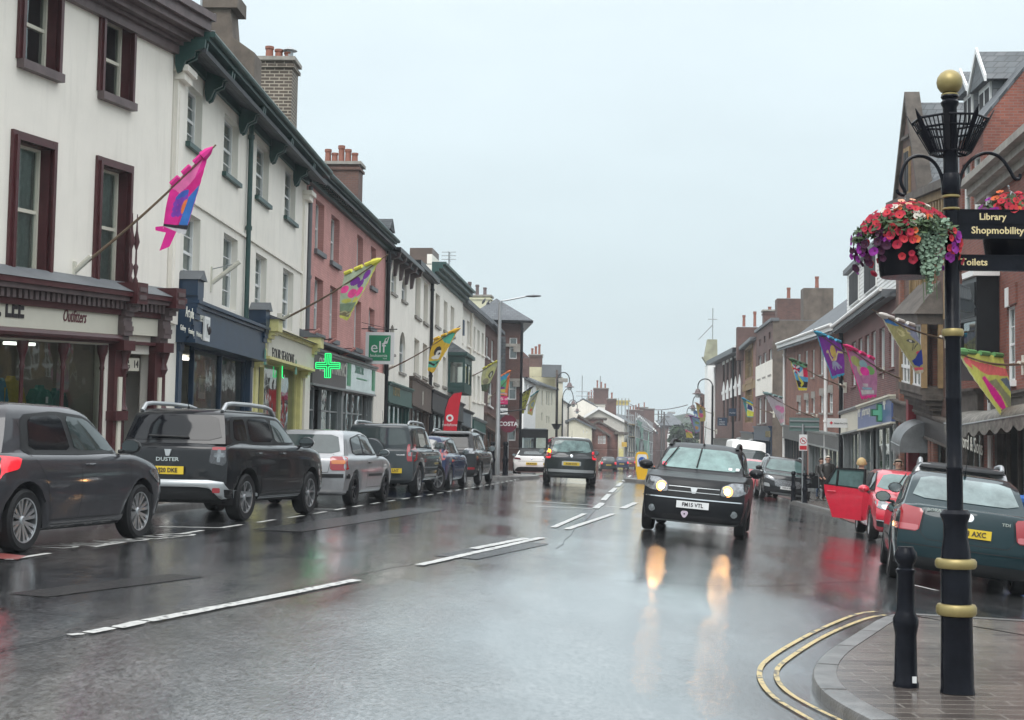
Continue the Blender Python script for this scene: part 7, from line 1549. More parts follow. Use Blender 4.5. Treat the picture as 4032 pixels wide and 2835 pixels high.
# ---- 13 black SUV facing us, far right bay
c = Car('suv_car', 'black SUV with a patterned grille facing the camera beside the two far bollards', dict(L=4.45,W=1.84,H=1.62,wb=2.68,ro=.85,r=.35,zb=1.04,zhf=.95,xc=.95,xwt=.3,xrt=-1.75,xrb=-2.05,zrb=1.06,paint=P_bk,tum=.72,z0=.23,spk=(5,.2,.1),ns=36,clad=.36), 'cars parked on the right')
c.dlo([(-1.7,1.1),(-1.5,1.46),(-.4,1.52),(.1,1.5),(.6,1.2),(.8,1.05)], M_silt); c.sidewin([[(-.1,1.1),(-.12,1.44),(.08,1.44),(.5,1.2),(.66,1.1)],[(-1.5,1.12),(-1.4,1.42),(-.2,1.46),(-.2,1.1)]]); c.stdglass(wbot=.82); c.rails(-1.3,.1,M_silt)
for sg in (1,-1): c.patch('headlight', 'F', [(sg*.40,.70),(sg*.55,.84),(sg*.86,.92),(sg*.84,.80),(sg*.55,.72)], M_clear, off=.012); c.patch('fog_light_surround', 'F', [(sg*.62,.48),(sg*.66,.60),(sg*.84,.62),(sg*.84,.5)], M_silt, off=.012)
c.patch('grille', 'F', [(-.44,.52),(.44,.52),(.50,.78),(-.50,.78)], mat('honeycomb grille', (.20,.21,.22), .3, metal=.6, var=.9, vs=30), off=.01); c.plate('F', .50, 'WR19 FXK', M_plw); c.mirrors(.68,1.12,M_trim,w=.26,h_=.19); c.patch('skid_plate', 'F', [(-.55,.26),(.55,.26),(.6,.32),(-.6,.32)], M_silt, off=.014)
c.place((10.0,51.9), 185.5, (c.c['L']/2,0))
c = Car('hatchback_car', 'pink-red hatchback squeezed between the black oncoming estate and the black SUV', dict(L=4.1,W=1.74,H=1.46,wb=2.5,ro=.78,r=.31,zb=.95,zhf=.82,xc=.9,xwt=.25,xrt=-1.5,xrb=-1.9,zrb=.98,paint=paint('faded red paint', (.42,.06,.07), 0),tum=.71,ns=30), 'cars parked on the right'); c.stdglass(); c.dlo([(-1.5,1.0),(-1.4,1.3),(.0,1.37),(.6,1.0)]); c.sidewin([[(-.1,1.0),(-.12,1.33),(.0,1.32),(.5,1.02)]]); c.mirrors(.55,1.0,M_trim)
c.patch('headlight', 'F', [(-.82,.68),(-.82,.80),(-.5,.78),(-.5,.68)], M_clear, off=.012); c.patch('headlight', 'F', [(.82,.68),(.82,.80),(.5,.78),(.5,.68)], M_clear, off=.012)
c.place((10.15,58.5), 185, (2.0,0))
# ---- van
c = Car('van', 'white high-roofed panel van facing the camera behind the black estate', dict(L=5.6,W=2.02,H=2.45,wb=3.4,ro=1.1,r=.35,zb=1.30,zhf=1.05,xc=1.75,xwt=.95,xrt=-2.65,xrb=-2.72,zrb=1.35,zbr=1.32,paint=P_wh,tum=.84,z0=.25,ns=36,br=.05,cat='van'), 'cars parked on the right')
h = c.h; c.patch('windscreen', 'F', [(-h*.84,1.34),(h*.84,1.34),(h*.80,2.0),(-h*.80,2.0)], M_cglass, off=.01); c.sidewin([[(.75,1.4),(.75,1.95),(1.2,1.95),(1.6,1.4)]]); c.mirrors(1.45,1.5,M_trim,w=.25,h_=.4)
for sg in (1,-1): c.patch('headlight', 'F', [(sg*.55,.85),(sg*.6,1.15),(sg*.92,1.2),(sg*.9,.9)], M_clear, off=.012)
c.patch('grille', 'F', [(-.5,.8),(.5,.8),(.5,1.0),(-.5,1.0)], M_trim, off=.012)
mb = MB(); 
for y in (-.5,.1): mb.box(-.9,y,2.47,.8,y+.06,2.55,M_silt)
mb.build('roof_rack_bar', c.o); c.place((11.2,67.5), 184, (2.8,0))
# ---- distant cars
far = [('dark hatchback with a lit brake lamp and yellow plate, nearest of the far cars ahead', (.02,.024,.026), 145, 1367, -3), ('small blue hatchback, middle of the three far cars ahead', (.02,.03,.07), 165, 1396, 2), ('dark red hatchback, farthest of the three cars ahead', (.10,.02,.03), 182, 1413, 4)]
for i, (lb, col_, Y, px, hd) in enumerate(far):
 c = Car('hatchback_car', lb, dict(L=4.0,W=1.7,H=1.45,wb=2.5,ro=.75,r=.31,zb=.95,zhf=.82,xc=.9,xwt=.25,xrt=-1.5,xrb=-1.85,zrb=.98,paint=paint('far car paint %d' % i, col_, .2),tum=.71,ns=24), 'queue of cars in the distance'); c.stdglass(rw=(.62,.76)); c.dlo([(-1.4,1.0),(-1.3,1.3),(.0,1.37),(.6,1.0)])
 rlights(c, [(.60,.68),(.60,.92),(.84,.92),(.84,.68)], M_redon); c.plate('B', .62, 'WV08 PXA', M_ply); c.mirrors(.55,1.0,M_trim); X = FX(px)*Y; c.place((X,Y), hd+3, (-2,0))
# ------------------------------------------------------------------ lamp post, fingers, baskets, bollards
PZ_ = PZ
def base(px, py, z): return onz(p('z',px,py), z)
pb_ = base(2146, 1552, PZ_); YP = pb_.y; sc = YP/3200.
yb = 1552
t = thing('finger_post', 'tall black post with gold bands, gold ball finial and a spiked crown, right foreground', 'signpost', tuple(pb_))
lean = Matrix(((1,0,-.0105,0),(0,1,0,0),(0,0,1,0),(0,0,0,1)))
hz_ = lambda y: (yb-y)*sc
M_postb = mat('black gloss post paint', (.008,.009,.013), .22, var=.35, vs=7, spec=.12, bump=.25, bs=25)
prof = [(38,1552),(36,1540),(34,1388),(35,1385),(33,1383),(33,1280),(32,1256),(31,1240),(27,1215),(26,1180),(32,1165),(33,1158),(27,1150),(17.5,1149),(17.5,1060),(18.5,1058),(18.5,1054),(17,1052),(17,905),(18,902),(17,898),(16.5,770),(21,757),(20,748),(17,744),(16,480),(16.5,350),(16,330),(15.5,240),(19,234),(20,228),(16,222),(20,216),(18,209),(15,206)]
mb = MB(lean); mb.lathe([(r_*sc, hz_(y)) for r_, y in prof], M_postb, 28); mb.build('post_shaft', t)
for y0, y1, r_ in ((1280,1257,45),(1384,1357,44),(762,744,24),(448,441,20),(476,470,20),(214,208,19)):
 mb = MB(lean); rr_ = r_*sc; h0, h1 = hz_(y0), hz_(y1); dh = (h1-h0); mb.lathe([(rr_*.7,h0),(rr_*.92,h0+dh*.05),(rr_,h0+dh*.28),(rr_,h0+dh*.72),(rr_*.92,h0+dh*.95),(rr_*.7,h1)], M_gold, 28); mb.build('gold_band', t)
mb = MB(lean); mb.ball((0,0,hz_(182)), 29*sc, M_gold, 24); mb.build('ball_finial', t)
zt, zb2, rt, rb_ = hz_(272), hz_(345), 84*sc, 44*sc
ns_ = 8
for i in range(ns_):
 a = 2*math.pi*(i+.5)/ns_; d = V((math.cos(a), math.sin(a), 0)); mb = MB(lean)
 q0, q1, q2 = d*rb_+V((0,0,zb2)), d*rt+V((0,0,zt)), d*(rt*1.12)+V((0,0,zt+.055)); n = V((-d.y,d.x,0))*.011
 mb.prism([q0-n,q1-n*1.6,q2,q1+n*1.6,q0+n], d*.008, M_postb); mb.build('crown_spike', t)
mb = MB(lean)
for rr_, z_ in ((rt, zt),(lerp(rb_,rt,.72), lerp(zb2,zt,.72)),(rb_, zb2)):
 pts = [V((rr_*math.cos(2*math.pi*(i+.5)/ns_), rr_*math.sin(2*math.pi*(i+.5)/ns_), z_)) for i in range(ns_+1)]; mb.tube(pts, .008, M_postb, 6)
for i in range(ns_):
 a0, a1 = 2*math.pi*(i+.5)/ns_, 2*math.pi*(i+1.5)/ns_
 for k in range(1, 6):
  u = k/6; A_ = V((math.cos(a0),math.sin(a0),0)).lerp(V((math.cos(a1),math.sin(a1),0)), u); mb.tube([A_*rb_+V((0,0,zb2)), A_*rt+V((0,0,zt))], .0045, M_postb, 5)
for i in range(0, ns_, 2): a = 2*math.pi*(i+.5)/ns_; mb.tube([V((.04*math.cos(a),.04*math.sin(a),zb2+.01)), V((rb_*math.cos(a),rb_*math.sin(a),zb2))], .008, M_postb, 5)
mb.build('crown_cage', t)
def swan(sx, pts, nm='bracket_arm'):
 mb = MB(lean); P_ = [V(((x-2138)*sc, 0, hz_(y))) for x, y in pts]; P_ = chaik(P_, 3); mb.tube(P_, .0115, M_postb, 8); return mb.build(nm, t)
swan(-1, [(2122,430),(2118,395),(2100,362),(2070,350),(2042,358),(2028,385),(2023,415),(2036,436),(2030,444),(2018,438),(2016,430)])
swan(1, [(2156,440),(2158,400),(2178,362),(2215,340),(2250,348),(2272,380),(2282,402),(2294,402),(2296,390)])
mb = MB(lean); mb.lathe([(18.5*sc,hz_(440)),(21*sc,hz_(436)),(21*sc,hz_(396)),(18.5*sc,hz_(392))], M_postb, 24); mb.build('bracket_collar', t)
def finger(y0, y1, txt, tx, x1=2440, sz=None, ang=0., l=None):
 z0, z1 = hz_(y1), hz_(y0); L_ = (x1-2150)*sc if l is None else l
 M = lean @ Matrix.Rotation(ang, 4, 'Z'); mb = MB(M)
 mb.box(.03,-.022,z0,L_-.05,.022,z1,M_postb); mb.prism([(L_-.05,-.022,z0),(L_,-.022,(z0+z1)/2),(L_-.05,-.022,z1)], (0,.044,0), M_postb); mb.box(.03,-.027,z1-.008,L_-.05,.027,z1+.001,M_postb); f_ = mb.build('direction_finger', t)
 if txt: text_mesh(txt, sz or (z1-z0)*.62, M_goldt, M @ Matrix.Translation(((tx-2146)*sc,-.0235,z0+(z1-z0)*.32)) @ UP, f_, 'finger_lettering', sx=1.0, bold=.001, ext=.001)
 return f_
M_goldt = mat('gold lettering', (.62,.52,.28), .5, var=0)
finger(474,508,'Library',2206, ang=-.03); finger(504,540,'Shopmobility',2188, ang=-.03); finger(577,612,'Toilets',2163, ang=-.03, l=.62)
for y0, y1, a, l in ((600,640,1.15,.35),(640,672,1.0,.38),(672,700,.85,.3)): finger(y0, y1, None, 0, ang=a, l=l)
mb = MB(lean)   # pedestrian symbols
for x, y in ((2270,489),(2290,518)): q = V(((x-2146)*sc,-.025,hz_(y))); mb.ball(q+V((0,0,.03)), .007, M_goldt, 8); mb.tube([q+V((0,0,.022)), q+V((0,0,-.002)), q+V((-.01,0,-.026))], .0045, M_goldt, 5); mb.tube([q+V((0,0,0)), q+V((.012,0,-.026))], .0045, M_goldt, 5)
mb.build('walking_symbol', t)
def flower(mb, c, n, r, m, rnd):
 n = n.normalized(); a = n.cross(V((.3,.2,1))).normalized(); b_ = n.cross(a); k = 10; ph = rnd.random()*6
 ring = [c+(a*math.cos(2*math.pi*i/k+ph)+b_*math.sin(2*math.pi*i/k+ph))*r*(1 if i%2 else .92)+n*(r*.18*(1 if i%2 else .6)) for i in range(k)]
 mb.add([c-n*r*.25]+ring, [[0,i+1,(i+1)%k+1] for i in range(k)], m)
 mb.ball(c+n*r*.02-n*r*.1, r*.16, m_eye, 5)
m_eye = mat('flower eye', (.08,.01,.02), .8, var=0)
FL = {k: mat(k+' petals', c, .75, var=.25, vs=60, trans=.25) for k, c in dict(crimson=(.42,.018,.05), red=(.56,.035,.05), coral=(.75,.16,.05), purple=(.30,.03,.32), white=(.70,.66,.58), peach=(.72,.40,.26), plum=(.055,.01,.04)).items()}
LF = [mat('basket leaf %d' % i, c, .7, var=.3, vs=50) for i, c in enumerate(((.035,.065,.025),(.06,.10,.04),(.16,.24,.17),(.20,.29,.21)))]
def basket(label, cx, cy0, R_, seed, hook, nfl, bias, rp=62, hp=128, trail=None, dy=0, zc=-9):
 """cx, cy0: photo px of the pot rim centre"""
 rnd = random.Random(seed); x = pb_.x+(cx-2146)*sc; o_ = thing('hanging_basket', label, 'hanging basket', (x, YP+dy, pb_.z+hz_(cy0)), group='flower baskets on the black post')
 mb = MB(); r0 = rp*sc; h0 = hp*sc; mb.lathe([(r0*.80,-h0),(r0*.84,-h0*.97),(r0*1.0,-.01),(r0*1.03,0),(r0*.9,0),(r0*.7,-h0*.9)], M_postb, 28, cap=False); mb.lathe([(.001,-h0),(r0*.80,-h0)], M_postb, 28, cap=False); mb.build('basket_pot', o_)
 hk = MB(); top = V(((hook[0]-cx)*sc, 0, (cy0-hook[1])*sc))
 for i in range(5): q = top.lerp(V((0,0,.12)), i/5); hk.tube([q, q.lerp(V((0,0,.12)), .14)], .004 if i else .007, M_steel, 5)
 for k in range(3): a = k*2.1; hk.tube([V((0,0,.12))+top*.2, V((r0*math.cos(a), r0*math.sin(a), 0))], .003, M_steel, 4)
 hk.build('hanging_chain', o_)
 lf = MB(); lf.smooth = False
 for i in range(1300):
  a = rnd.random()*6.28; q = V((math.cos(a)*R_, math.sin(a)*R_*.9, 0))*rnd.random()**.5; q.z = .08*rnd.random()+.06*(1-(q.length/R_))-.10*(q.length/R_)**3; e = V((rnd.gauss(0,1),rnd.gauss(0,1),rnd.gauss(0,1))).normalized(); f_ = e.orthogonal().normalized(); s_ = .012+.012*rnd.random()
  lf.poly([q-e*s_*1.5, q-f_*s_*.7, q+e*s_*1.5, q+f_*s_*.7], LF[rnd.randrange(2)])
 lf.build('foliage', o_, recalc=False)
 fl = MB(); pts = []
 for i in range(nfl):
  for _ in range(12):
   a = rnd.random()*6.28; ra_ = rnd.random()**.45; el = rnd.random()
   q = V((math.cos(a)*R_*ra_, math.sin(a)*R_*.9*ra_, lerp(.125,-.07,ra_**1.6)+.05*rnd.uniform(-1,1)-(.15*rnd.random() if ra_ > .8 else 0)))
   if all((q-w_).length > .024 for w_ in pts): break
  if trail and abs(q.x-trail[0]) < .085 and q.z < .03: continue
  q.z = max(q.z, zc); pts.append(q); n = V((q.x*1.0, q.y*1.4-.10, .10+q.z*1.2)); key = bias(q, rnd); fl.smooth = True
  flower(fl, q+n.normalized()*.025, n, rnd.uniform(.021,.031), FL[key], rnd)
 tag(fl.build('flowers', o_, recalc=False), kind='stuff')
 if trail:
  tr = MB(); tr.smooth = True
  for i in range(trail[2]):
   u = rnd.random(); w_ = trail[1]*(1-.75*u**1.3)*(1 if u < .75 else .35); zz = .04-u*trail[3]; xq = trail[0]+w_*rnd.uniform(-1,1); q = V((xq, -R_*.62*(1-.25*u)-rnd.random()*.05, zz)); n = V((rnd.gauss(0,.5), -1, .5+rnd.gauss(0,.4))).normalized(); r_ = rnd.uniform(.009,.016)*(1 if u < .75 else .6)
   a = n.orthogonal().normalized(); b_ = n.cross(a); tr.poly([q+(a*math.cos(k*1.05)+b_*math.sin(k*1.05)*.85)*r_ for k in range(6)], LF[2+rnd.randrange(2)])
  for i in range(7): xx = trail[0]+trail[1]*.5*rnd.uniform(-1,1); tr.tube([(xx,-R_*.6,.02),(xx*.9,-R_*.62,-.3),(xx*.9+.01,-R_*.6,-trail[3]*rnd.uniform(.7,1.05))], .0022, LF[1], 4)
  tag(tr.build('trailing_leaves', o_, recalc=False), kind='stuff')
 return o_
def biasL(q, rnd):
 r_ = rnd.random()
 if q.x < -.17 and q.z < -.03: return 'plum' if r_ < .7 else 'purple'
 if q.z > .07: return ('white','coral','peach','crimson','crimson','crimson','red','crimson')[min(7,int(r_*8))]
 if -.02 < q.x < .14 and r_ < .35: return 'white' if r_ < .22 else 'coral'
 if q.x > .14 and q.z < -.03 and r_ < .5: return 'purple'
 return 'crimson' if r_ < .72 else 'red'
basket('full hanging basket of crimson petunias with grey-green trailing leaves, left of the black post', 2032, 522, .325, 5, (2030,440), 430, biasL, rp=68, hp=108, trail=(.10,.105,620,.46))
def biasR(q, rnd):
 r_ = rnd.random(); return ('purple' if r_ < .8 else 'crimson') if q.x < -.13 else ('red' if r_ < .55 else 'crimson' if r_ < .9 else 'coral')
basket('hanging basket of red and purple petunias above the direction signs, cut by the right edge', 2298, 474, .24, 9, (2288,402), 120, biasR, rp=72, hp=98, dy=.2, zc=.0)
def bollard(label, q, z, H=1.0, group='black cast-iron bollards'):
 t = thing('bollard', label, 'bollard', (q.x, q.y, z), group=group); k = H/1.0
 pr = [(.085,0),(.088,.02),(.078,.04),(.072,.36),(.078,.40),(.086,.44),(.086,.48),(.068,.52),(.062,.55),(.058,.80),(.066,.815),(.066,.835),(.052,.845),(.052,.87),(.066,.89),(.076,.925),(.072,.96),(.055,.985),(.052,1.0),(.001,1.0)]
 mb = MB(); mb.lathe([(r_*k*1.06, z_*k) for r_, z_ in pr[:-1]]+[(.001,k)], M_postb, 28, cap=False); mb.build('bollard_body', t)
 mb = MB(); mb.lathe([(.092*k,-.01),(.092*k,.015)], M_postb, 24); mb.build('base_collar', t); return t
q = base(2030, 1537, PZ_); bt = bollard('black bollard with a small white sticker at its foot, beside the finger post', q, PZ_, .88)
mb = MB(); mb.box(.02,-.085,.03,.045,-.076,.07,M_plw); mb.build('sticker', bt)
for (px, py), Y, lb in (((1778,1118),50.3,'left one of the two bollards in front of the far black SUV'),((1804,1122),48.6,'right one of the two bollards, next to the no-stopping sign pole'),):
 w_ = W(p('z',px,py), Y); bollard('black bollard, '+lb, V((w_.x, Y, 0)), G(w_.x, Y)+.1, 1.05)
for px, Y, lb in ((1107,57.2,'at the foot of the tall street light, left pavement'),(1136,56.5,'right of the street light, at the pavement build-out edge')): X = FX(px)*Y; bollard('black bollard '+lb, V((X,Y,0)), .2, 1.35)
# ------------------------------------------------------------------ street lights
w0 = V((FX(1118)*58, 58, .2)); zt = W(p('z',1120,672), 58).z
t = thing('street_light', 'tall grey steel street light with a flat arm reaching over the left of the road', 'street light', tuple(w0)); mb = MB(); mb.lathe([(.11,0),(.11,1.6),(.09,1.65),(.065,zt-.3)], M_steel, 14); mb.build('column', t)
a1 = W(p('z',1180,664), 58)-w0; a2 = W(p('z',1214,661), 58)-w0; mb = MB(); mb.tube([(0,0,zt-.5),(.02,0,zt-.25),(.25,0,a1.z-.18),(a1.x,0,a1.z)], .035, M_steel, 8); mb.build('arm', t)
mb = MB(); mb.lathe([(.001,0),(.08,.15),(.11,.4),(.07,.65),(.001,.72)], M_lead, 14, (a1.x-.1,0,a1.z-.0), M=Matrix.Rotation(R(88),3,'Y'), cap=False, sx=.5); mb.build('lamp_head', t)
LMP = ((1250,1277,851,833,118,1),(1262,1286,893,870,150,1),(1275,1295,911,895,178,1),(1401,1414,962,950,215,1),(1598,1565,865,848,103,-1),(1575,1554,902,885,138,-1),(1560,1541,924,910,170,-1))
nml = ['nearest arched lamp, left side, above the cream terrace','second arched lamp on the left side','third arched lamp on the left side, lowest lantern','arched lamp in front of the distant white gabled house','nearest arched lamp on the right side, in front of the tall brick shop','second arched lamp on the right side, behind the flags','third and farthest arched lamp on the right side']
for (pxp, pxh, yh_, ya_, Y, sg), lb in zip(LMP, nml):
 X = FX(pxp)*Y; gz = G(X, Y)+.1; t = thing('arched_street_lamp', lb+', black pole', 'street lamp', (X, Y, gz), group='arched black street lamps')
 H0 = W(p('z',pxp,yh_), Y).z-gz; ax_ = abs(pxh-pxp)*Y/3200*sg; top = W(p('z',pxp,ya_), Y).z-gz; r_ = abs(ax_)/2
 mb = MB(); mb.tube([(0,0,0),(0,0,1.2),(0,0,H0)], [.13,.09,.07], M_black, 8); mb.build('column', t)
 mb = MB(); mb.tube([(0,0,H0-.3)]+[(ax_/2-ax_/2*math.cos(math.pi*i/12), 0, H0-.05+(top-H0)*math.sin(math.pi*i/12)) for i in range(13)]+[(ax_,0,H0-.25)], .045, M_black, 6); mb.build('swan_neck', t)
 mb = MB(); mb.lathe([(.05,.0),(.16,-.1),(.22,-.3),(.42,-.38),(.40,-.41),(.20,-.38)], M_brownst, 14, (ax_,0,H0-.2)); ln = mb.build('lantern_hood', t); mb = MB(); mb.lathe([(.2,-.38),(.19,-.58),(.12,-.66),(.001,-.67)], mat('frosted lamp glass', (.62,.66,.66), .3), 12, (ax_,0,H0-.2), cap=False); mb.build('lamp_glass', ln)
X, Y = FX(1312/1.0*1.0-49)*120, 120; X = FX(1263-14)*112; t = thing('flower_post', 'far black post with a basket of dark red flowers beside the cream terrace', 'flower post', (X,112,G(X,112)+.1)); mb = MB(); mb.tube([(0,0,0),(0,0,3.9)], .07, M_black, 8); mb.lathe([(.18,3.2),(.4,3.6),(.42,3.62)], M_black, 8, cap=False); mb.build('post', t); mb = MB(); mb.smooth = False; rr = random.Random(3)
for i in range(420): d = V((rr.gauss(0,1),rr.gauss(0,1),rr.gauss(0,1))).normalized(); q = V((d.x*.75,d.y*.5,2.2+d.z*.38)); e = d.orthogonal().normalized()*.1; mb.poly([q-e,q+d.cross(e),q+e,q-d.cross(e)], (FL['crimson'],LF[0],FL['plum'])[i%3])
tag(mb.build('flowers', t, recalc=False), kind='stuff')
# ------------------------------------------------------------------ signs
def pole(t, h, r=.035, m=None): mb = MB(); mb.tube([(0,0,0),(0,0,h)], r, m or M_steel, 8); return mb.build('pole', t)
def disc(r, m, y=0, z=0, n=28, y1=.02): mb = MB(); mb.prism([(r*math.cos(2*math.pi*i/n), y, z+r*math.sin(2*math.pi*i/n)) for i in range(n)], (0,y1,0), m); return mb
Y = 48.9; X = FX(1801)*Y; gz = G(X,Y)+.1; t = thing('sign_post', 'grey pole with a small white no-stopping sign and the back of a big green sign', 'road sign', (X,Y,gz)); zz = lambda y: W(p('z',1801,y), Y).z-gz; k_ = Y/3200
pole(t, zz(950), .04); mb = MB(); mb.box(-62*k_*.95/2-.0,.05,zz(966),62*k_*.6,.08,zz(936),mat('green grey sign back', (.10,.16,.15), .5)); 
for z_ in (zz(958), zz(945)): mb.box(-29*k_,.02,z_,37*k_,.05,z_+.05,M_steel)
mb.build('sign_back', t)
mb = MB(); mb.box(-9*k_,-.06,zz(1010),9*k_,-.045,zz(974),M_plw); pl = mb.build('sign_plate', t); zc = zz(988); mb = disc(7.5*k_, mat('sign red', (.5,.02,.03), .4), -.066, zc, y1=.004); mb.build('red_ring', pl); mb = disc(6*k_, M_plw, -.070, zc, y1=.003); mb.build('sign_face', pl)
mb = MB(); mb.prism([(-5.5*k_,-.074,zc+4.5*k_),(-4.5*k_,-.074,zc+5.5*k_),(5.5*k_,-.074,zc-4.5*k_),(4.5*k_,-.074,zc-5.5*k_)], (0,.003,0), mat('sign red', (.5,.02,.03), .4)); mb.prism([(-3.5*k_,-.0725,zc-1*k_),(3*k_,-.0725,zc-2.5*k_),(3.5*k_,-.0725,zc),(0,-.0725,zc+1.5*k_),(-1*k_,-.0725,zc+3*k_)], (0,.002,0), M_blk); mb.box(-8*k_,-.064,zz(1008),8*k_,-.061,zz(999),mat('sign red', (.5,.02,.03), .4)); mb.build('sign_symbol', pl)
def projsign(name, label, q0, q1, Y, m, cat='sign', th=.12, tilt=0., txts=(), brk=None):
 A_, B_ = W(q0, Y), W(q1, Y); t = thing(name, label, cat, tuple((A_+B_)/2), tilt); w_, h_ = abs(B_.x-A_.x), abs(A_.z-B_.z); mb = MB(); mb.box(-w_/2,-th/2,-h_/2,w_/2,th/2,h_/2,m); bd = mb.build('sign_board', t)
 for tx, fx, fz, sz, mm, kw in txts: text_mesh(tx, sz*h_, mm, Matrix.Translation((-w_/2+fx*w_, -th/2-.008, -h_/2+fz*h_)) @ UP, bd, 'sign_lettering', **kw)
 if brk:
  mb = MB(); mb.tube([(brk*w_*.9,0,h_/2+.12),(-brk*w_*.6,0,h_/2+.12)], .02, M_black, 6)
  for f_ in (-.35,.35): mb.tube([(f_*w_,0,h_/2),(f_*w_,0,h_/2+.12)], .012, M_black, 5)
  mb.tube([(brk*w_*.9,0,h_/2-.3),(brk*w_*.9,0,h_/2+.5)], .025, M_black, 6); mb.tube([(brk*w_*.9,0,h_/2+.4),(-brk*w_*.3,0,h_/2+.14)], .01, M_black, 5); mb.build('hanging_bracket', t)
 return t, w_, h_
t, w_, h_ = projsign('charity_shop_sign', 'white projecting sign with a small red cross, next to the green sign back', P('k',720,296), P('k',888,372), 60, M_plw, txts=(('British Red Cross', .32, .38, .26, M_blk, dict(sx=.85)),))
mb = MB(); a = h_*.16; M_rdc = mat('red cross red', (.6,.02,.04), .4); mb.box(-w_*.32-a,-.075,-a*.36,-w_*.32+a,-.061,a*.36,M_rdc); mb.box(-w_*.32-a*.36,-.076,-a,-w_*.32+a*.36,-.062,a,M_rdc); mb.build('red_cross', t)
t, w_, h_ = projsign('charity_shop_sign', 'square green hanging sign with white lettering and a leaf, over the pharmacy shopfront', P('d',1092,822), P('d',1312,1078), 52.2, M_plw, th=.15, brk=-1)
mb = MB(); mb.box(-w_*.38,-.085,-h_*.40,w_*.38,-.074,h_*.40,mat('sign green', (.0,.20,.085), .4, var=.05)); fp = mb.build('green_face', t)
text_mesh('elf', h_*.52, M_plw, Matrix.Translation((-w_*.33,-.09,-h_*.14)) @ UP, fp, 'sign_lettering', sx=1.0); text_mesh('leukaemia', h_*.135, M_plw, Matrix.Translation((-w_*.33,-.09,-h_*.28)) @ UP, fp, 'sign_lettering', sx=1.0); text_mesh('fund', h_*.07, M_plw, Matrix.Translation((w_*.12,-.09,-h_*.35)) @ UP, fp, 'sign_lettering')
mb = MB(); mb.tube([(w_*.08,-.09,h_*.12),(w_*.25,-.09,h_*.15),(w_*.32,-.09,h_*.36),(w_*.2,-.09,h_*.28),(w_*.16,-.09,h_*.16)], .022, M_plw, 5); mb.build('leaf_emblem', fp)
def cross(name, label, q, Y, s_, arm, m, lit, ang=0):
 c_ = W(q, Y); t = thing(name, label, 'pharmacy sign', tuple(c_), ang); mb = MB(); a, b_ = s_, arm
 pl = lambda a, b_, y: [(-b_,y,-a),(b_,y,-a),(b_,y,-b_),(a,y,-b_),(a,y,b_),(b_,y,b_),(b_,y,a),(-b_,y,a),(-b_,y,b_),(-a,y,b_),(-a,y,-b_),(-b_,y,-b_)]
 mb.prism(pl(a, b_, -.09), (0,.18,0), m); bd = mb.build('cross_case', t)
 if lit:
  mb = MB()
  for k in (.28,.82):
   pts = [V(x) for x in pl(a*(.97 if k > .5 else .9), b_*k, -.10)]; 
   for u, v in zip(pts, pts[1:]+pts[:1]):
    if (u-v).length > a*.3: mb.tube([u, v], .012, M_neon, 6)
  mb.build('neon_tube', bd)
 else: mb = MB(); mb.prism(pl(a*.86, b_*.7, -.10), (0,.012,0), mat('mint cross', (.12,.42,.27), .4, var=.05)); mb.build('cross_face', bd)
 mb = MB(); mb.tube([(0,.1,0),(-.0,.9 if lit else 1.2,0)], .03, M_black, 6); mb.build('wall_bracket', t)
cross('pharmacy_cross', 'lit green neon pharmacy cross over the charcoal fascia', P('d',792,1090), 42.7, .37, .105, mat('dark green case', (.02,.12,.06), .4), True)
cross('pharmacy_cross', 'unlit mint green pharmacy cross over the blue fascia on the right', P('k',1140,253), 51.6, .33, .125, mat('dark green case', (.02,.12,.06), .4), False)
Y = 58.5; X = FX(1141)*Y; t = thing('coffee_sign', 'round maroon sign with white capitals on a thin pole behind the left bollards', 'sign', (X,Y,.2)); z_ = W(p('z',1141,950), Y).z-.2; M_cst = mat('maroon sign', (.11,.008,.025), .4, var=.05)
mb = disc(19.5*Y/3200, M_cst, -.03, z_, y1=.06); d_ = mb.build('round_board', t); mb = MB(); mb.tube([(0,.05,0),(0,.05,z_+.4)], .03, M_steel, 8); mb.tube([(-.4,.05,z_+.45),(.7,.05,z_+.62)], .03, M_black, 6); mb.build('pole', t); text_mesh('COSTA', .24, M_plw, Matrix.Translation((0,-.036,z_-.08)) @ UP, d_, 'sign_lettering', align='CENTER', bold=.006)
t, w_, h_ = projsign('agents_board', 'crimson and black letting board lettered off, behind the tall street light', P('q',420,1250), P('q',600,1540), 66, M_plw, txts=(('50% off', .05, .78, .22, M_plw, {}), ('all treatments', .08, .64, .07, M_plw, {}), ('01343 0118', .05, .44, .10, M_plw, {}), ('SCID', .35, .12, .16, M_navy, {})))
mb = MB(); mb.box(-w_/2,-.066,.05*h_,w_/2,-.061,h_/2,mat('crimson board', (.42,.01,.10), .4, var=.03)); mb.box(-w_/2,-.066,-.16*h_,w_/2,-.061,.05*h_,M_blk); mb.build('colour_panel', t)
Y = 56; c0 = W(p('z',1008,962), Y); t = thing('feather_banner', 'red feather banner flag with a white ring emblem on the left pavement', 'banner', (c0.x-.2, Y, .2)); zb_ = lambda y: W(p('z',1015,y), Y).z-.2; kx = Y/3200; xs_ = lambda x: (x-1147)*kx-(c0.x-.2)
pts = [(996,962),(1000,920),(1007,895),(1018,882),(1036,879),(1034,892),(1030,915),(1026,962)]
mb = MB(); ext = [(xs_(x), 0, zb_(y)) for x, y in pts]; ext = [(xs_(996),0,.3)]+ext+[(xs_(1024),0,.3)]; mb.prism(ext, (0,.012,0), mat('banner red', (.62,.008,.03), .6, var=.08, trans=.2)); bn = mb.build('banner_cloth', t)
mb = MB(); zc = zb_(937); xc_ = xs_(1010); n = 24; ro_, ri_ = 8.2*kx, 4.2*kx
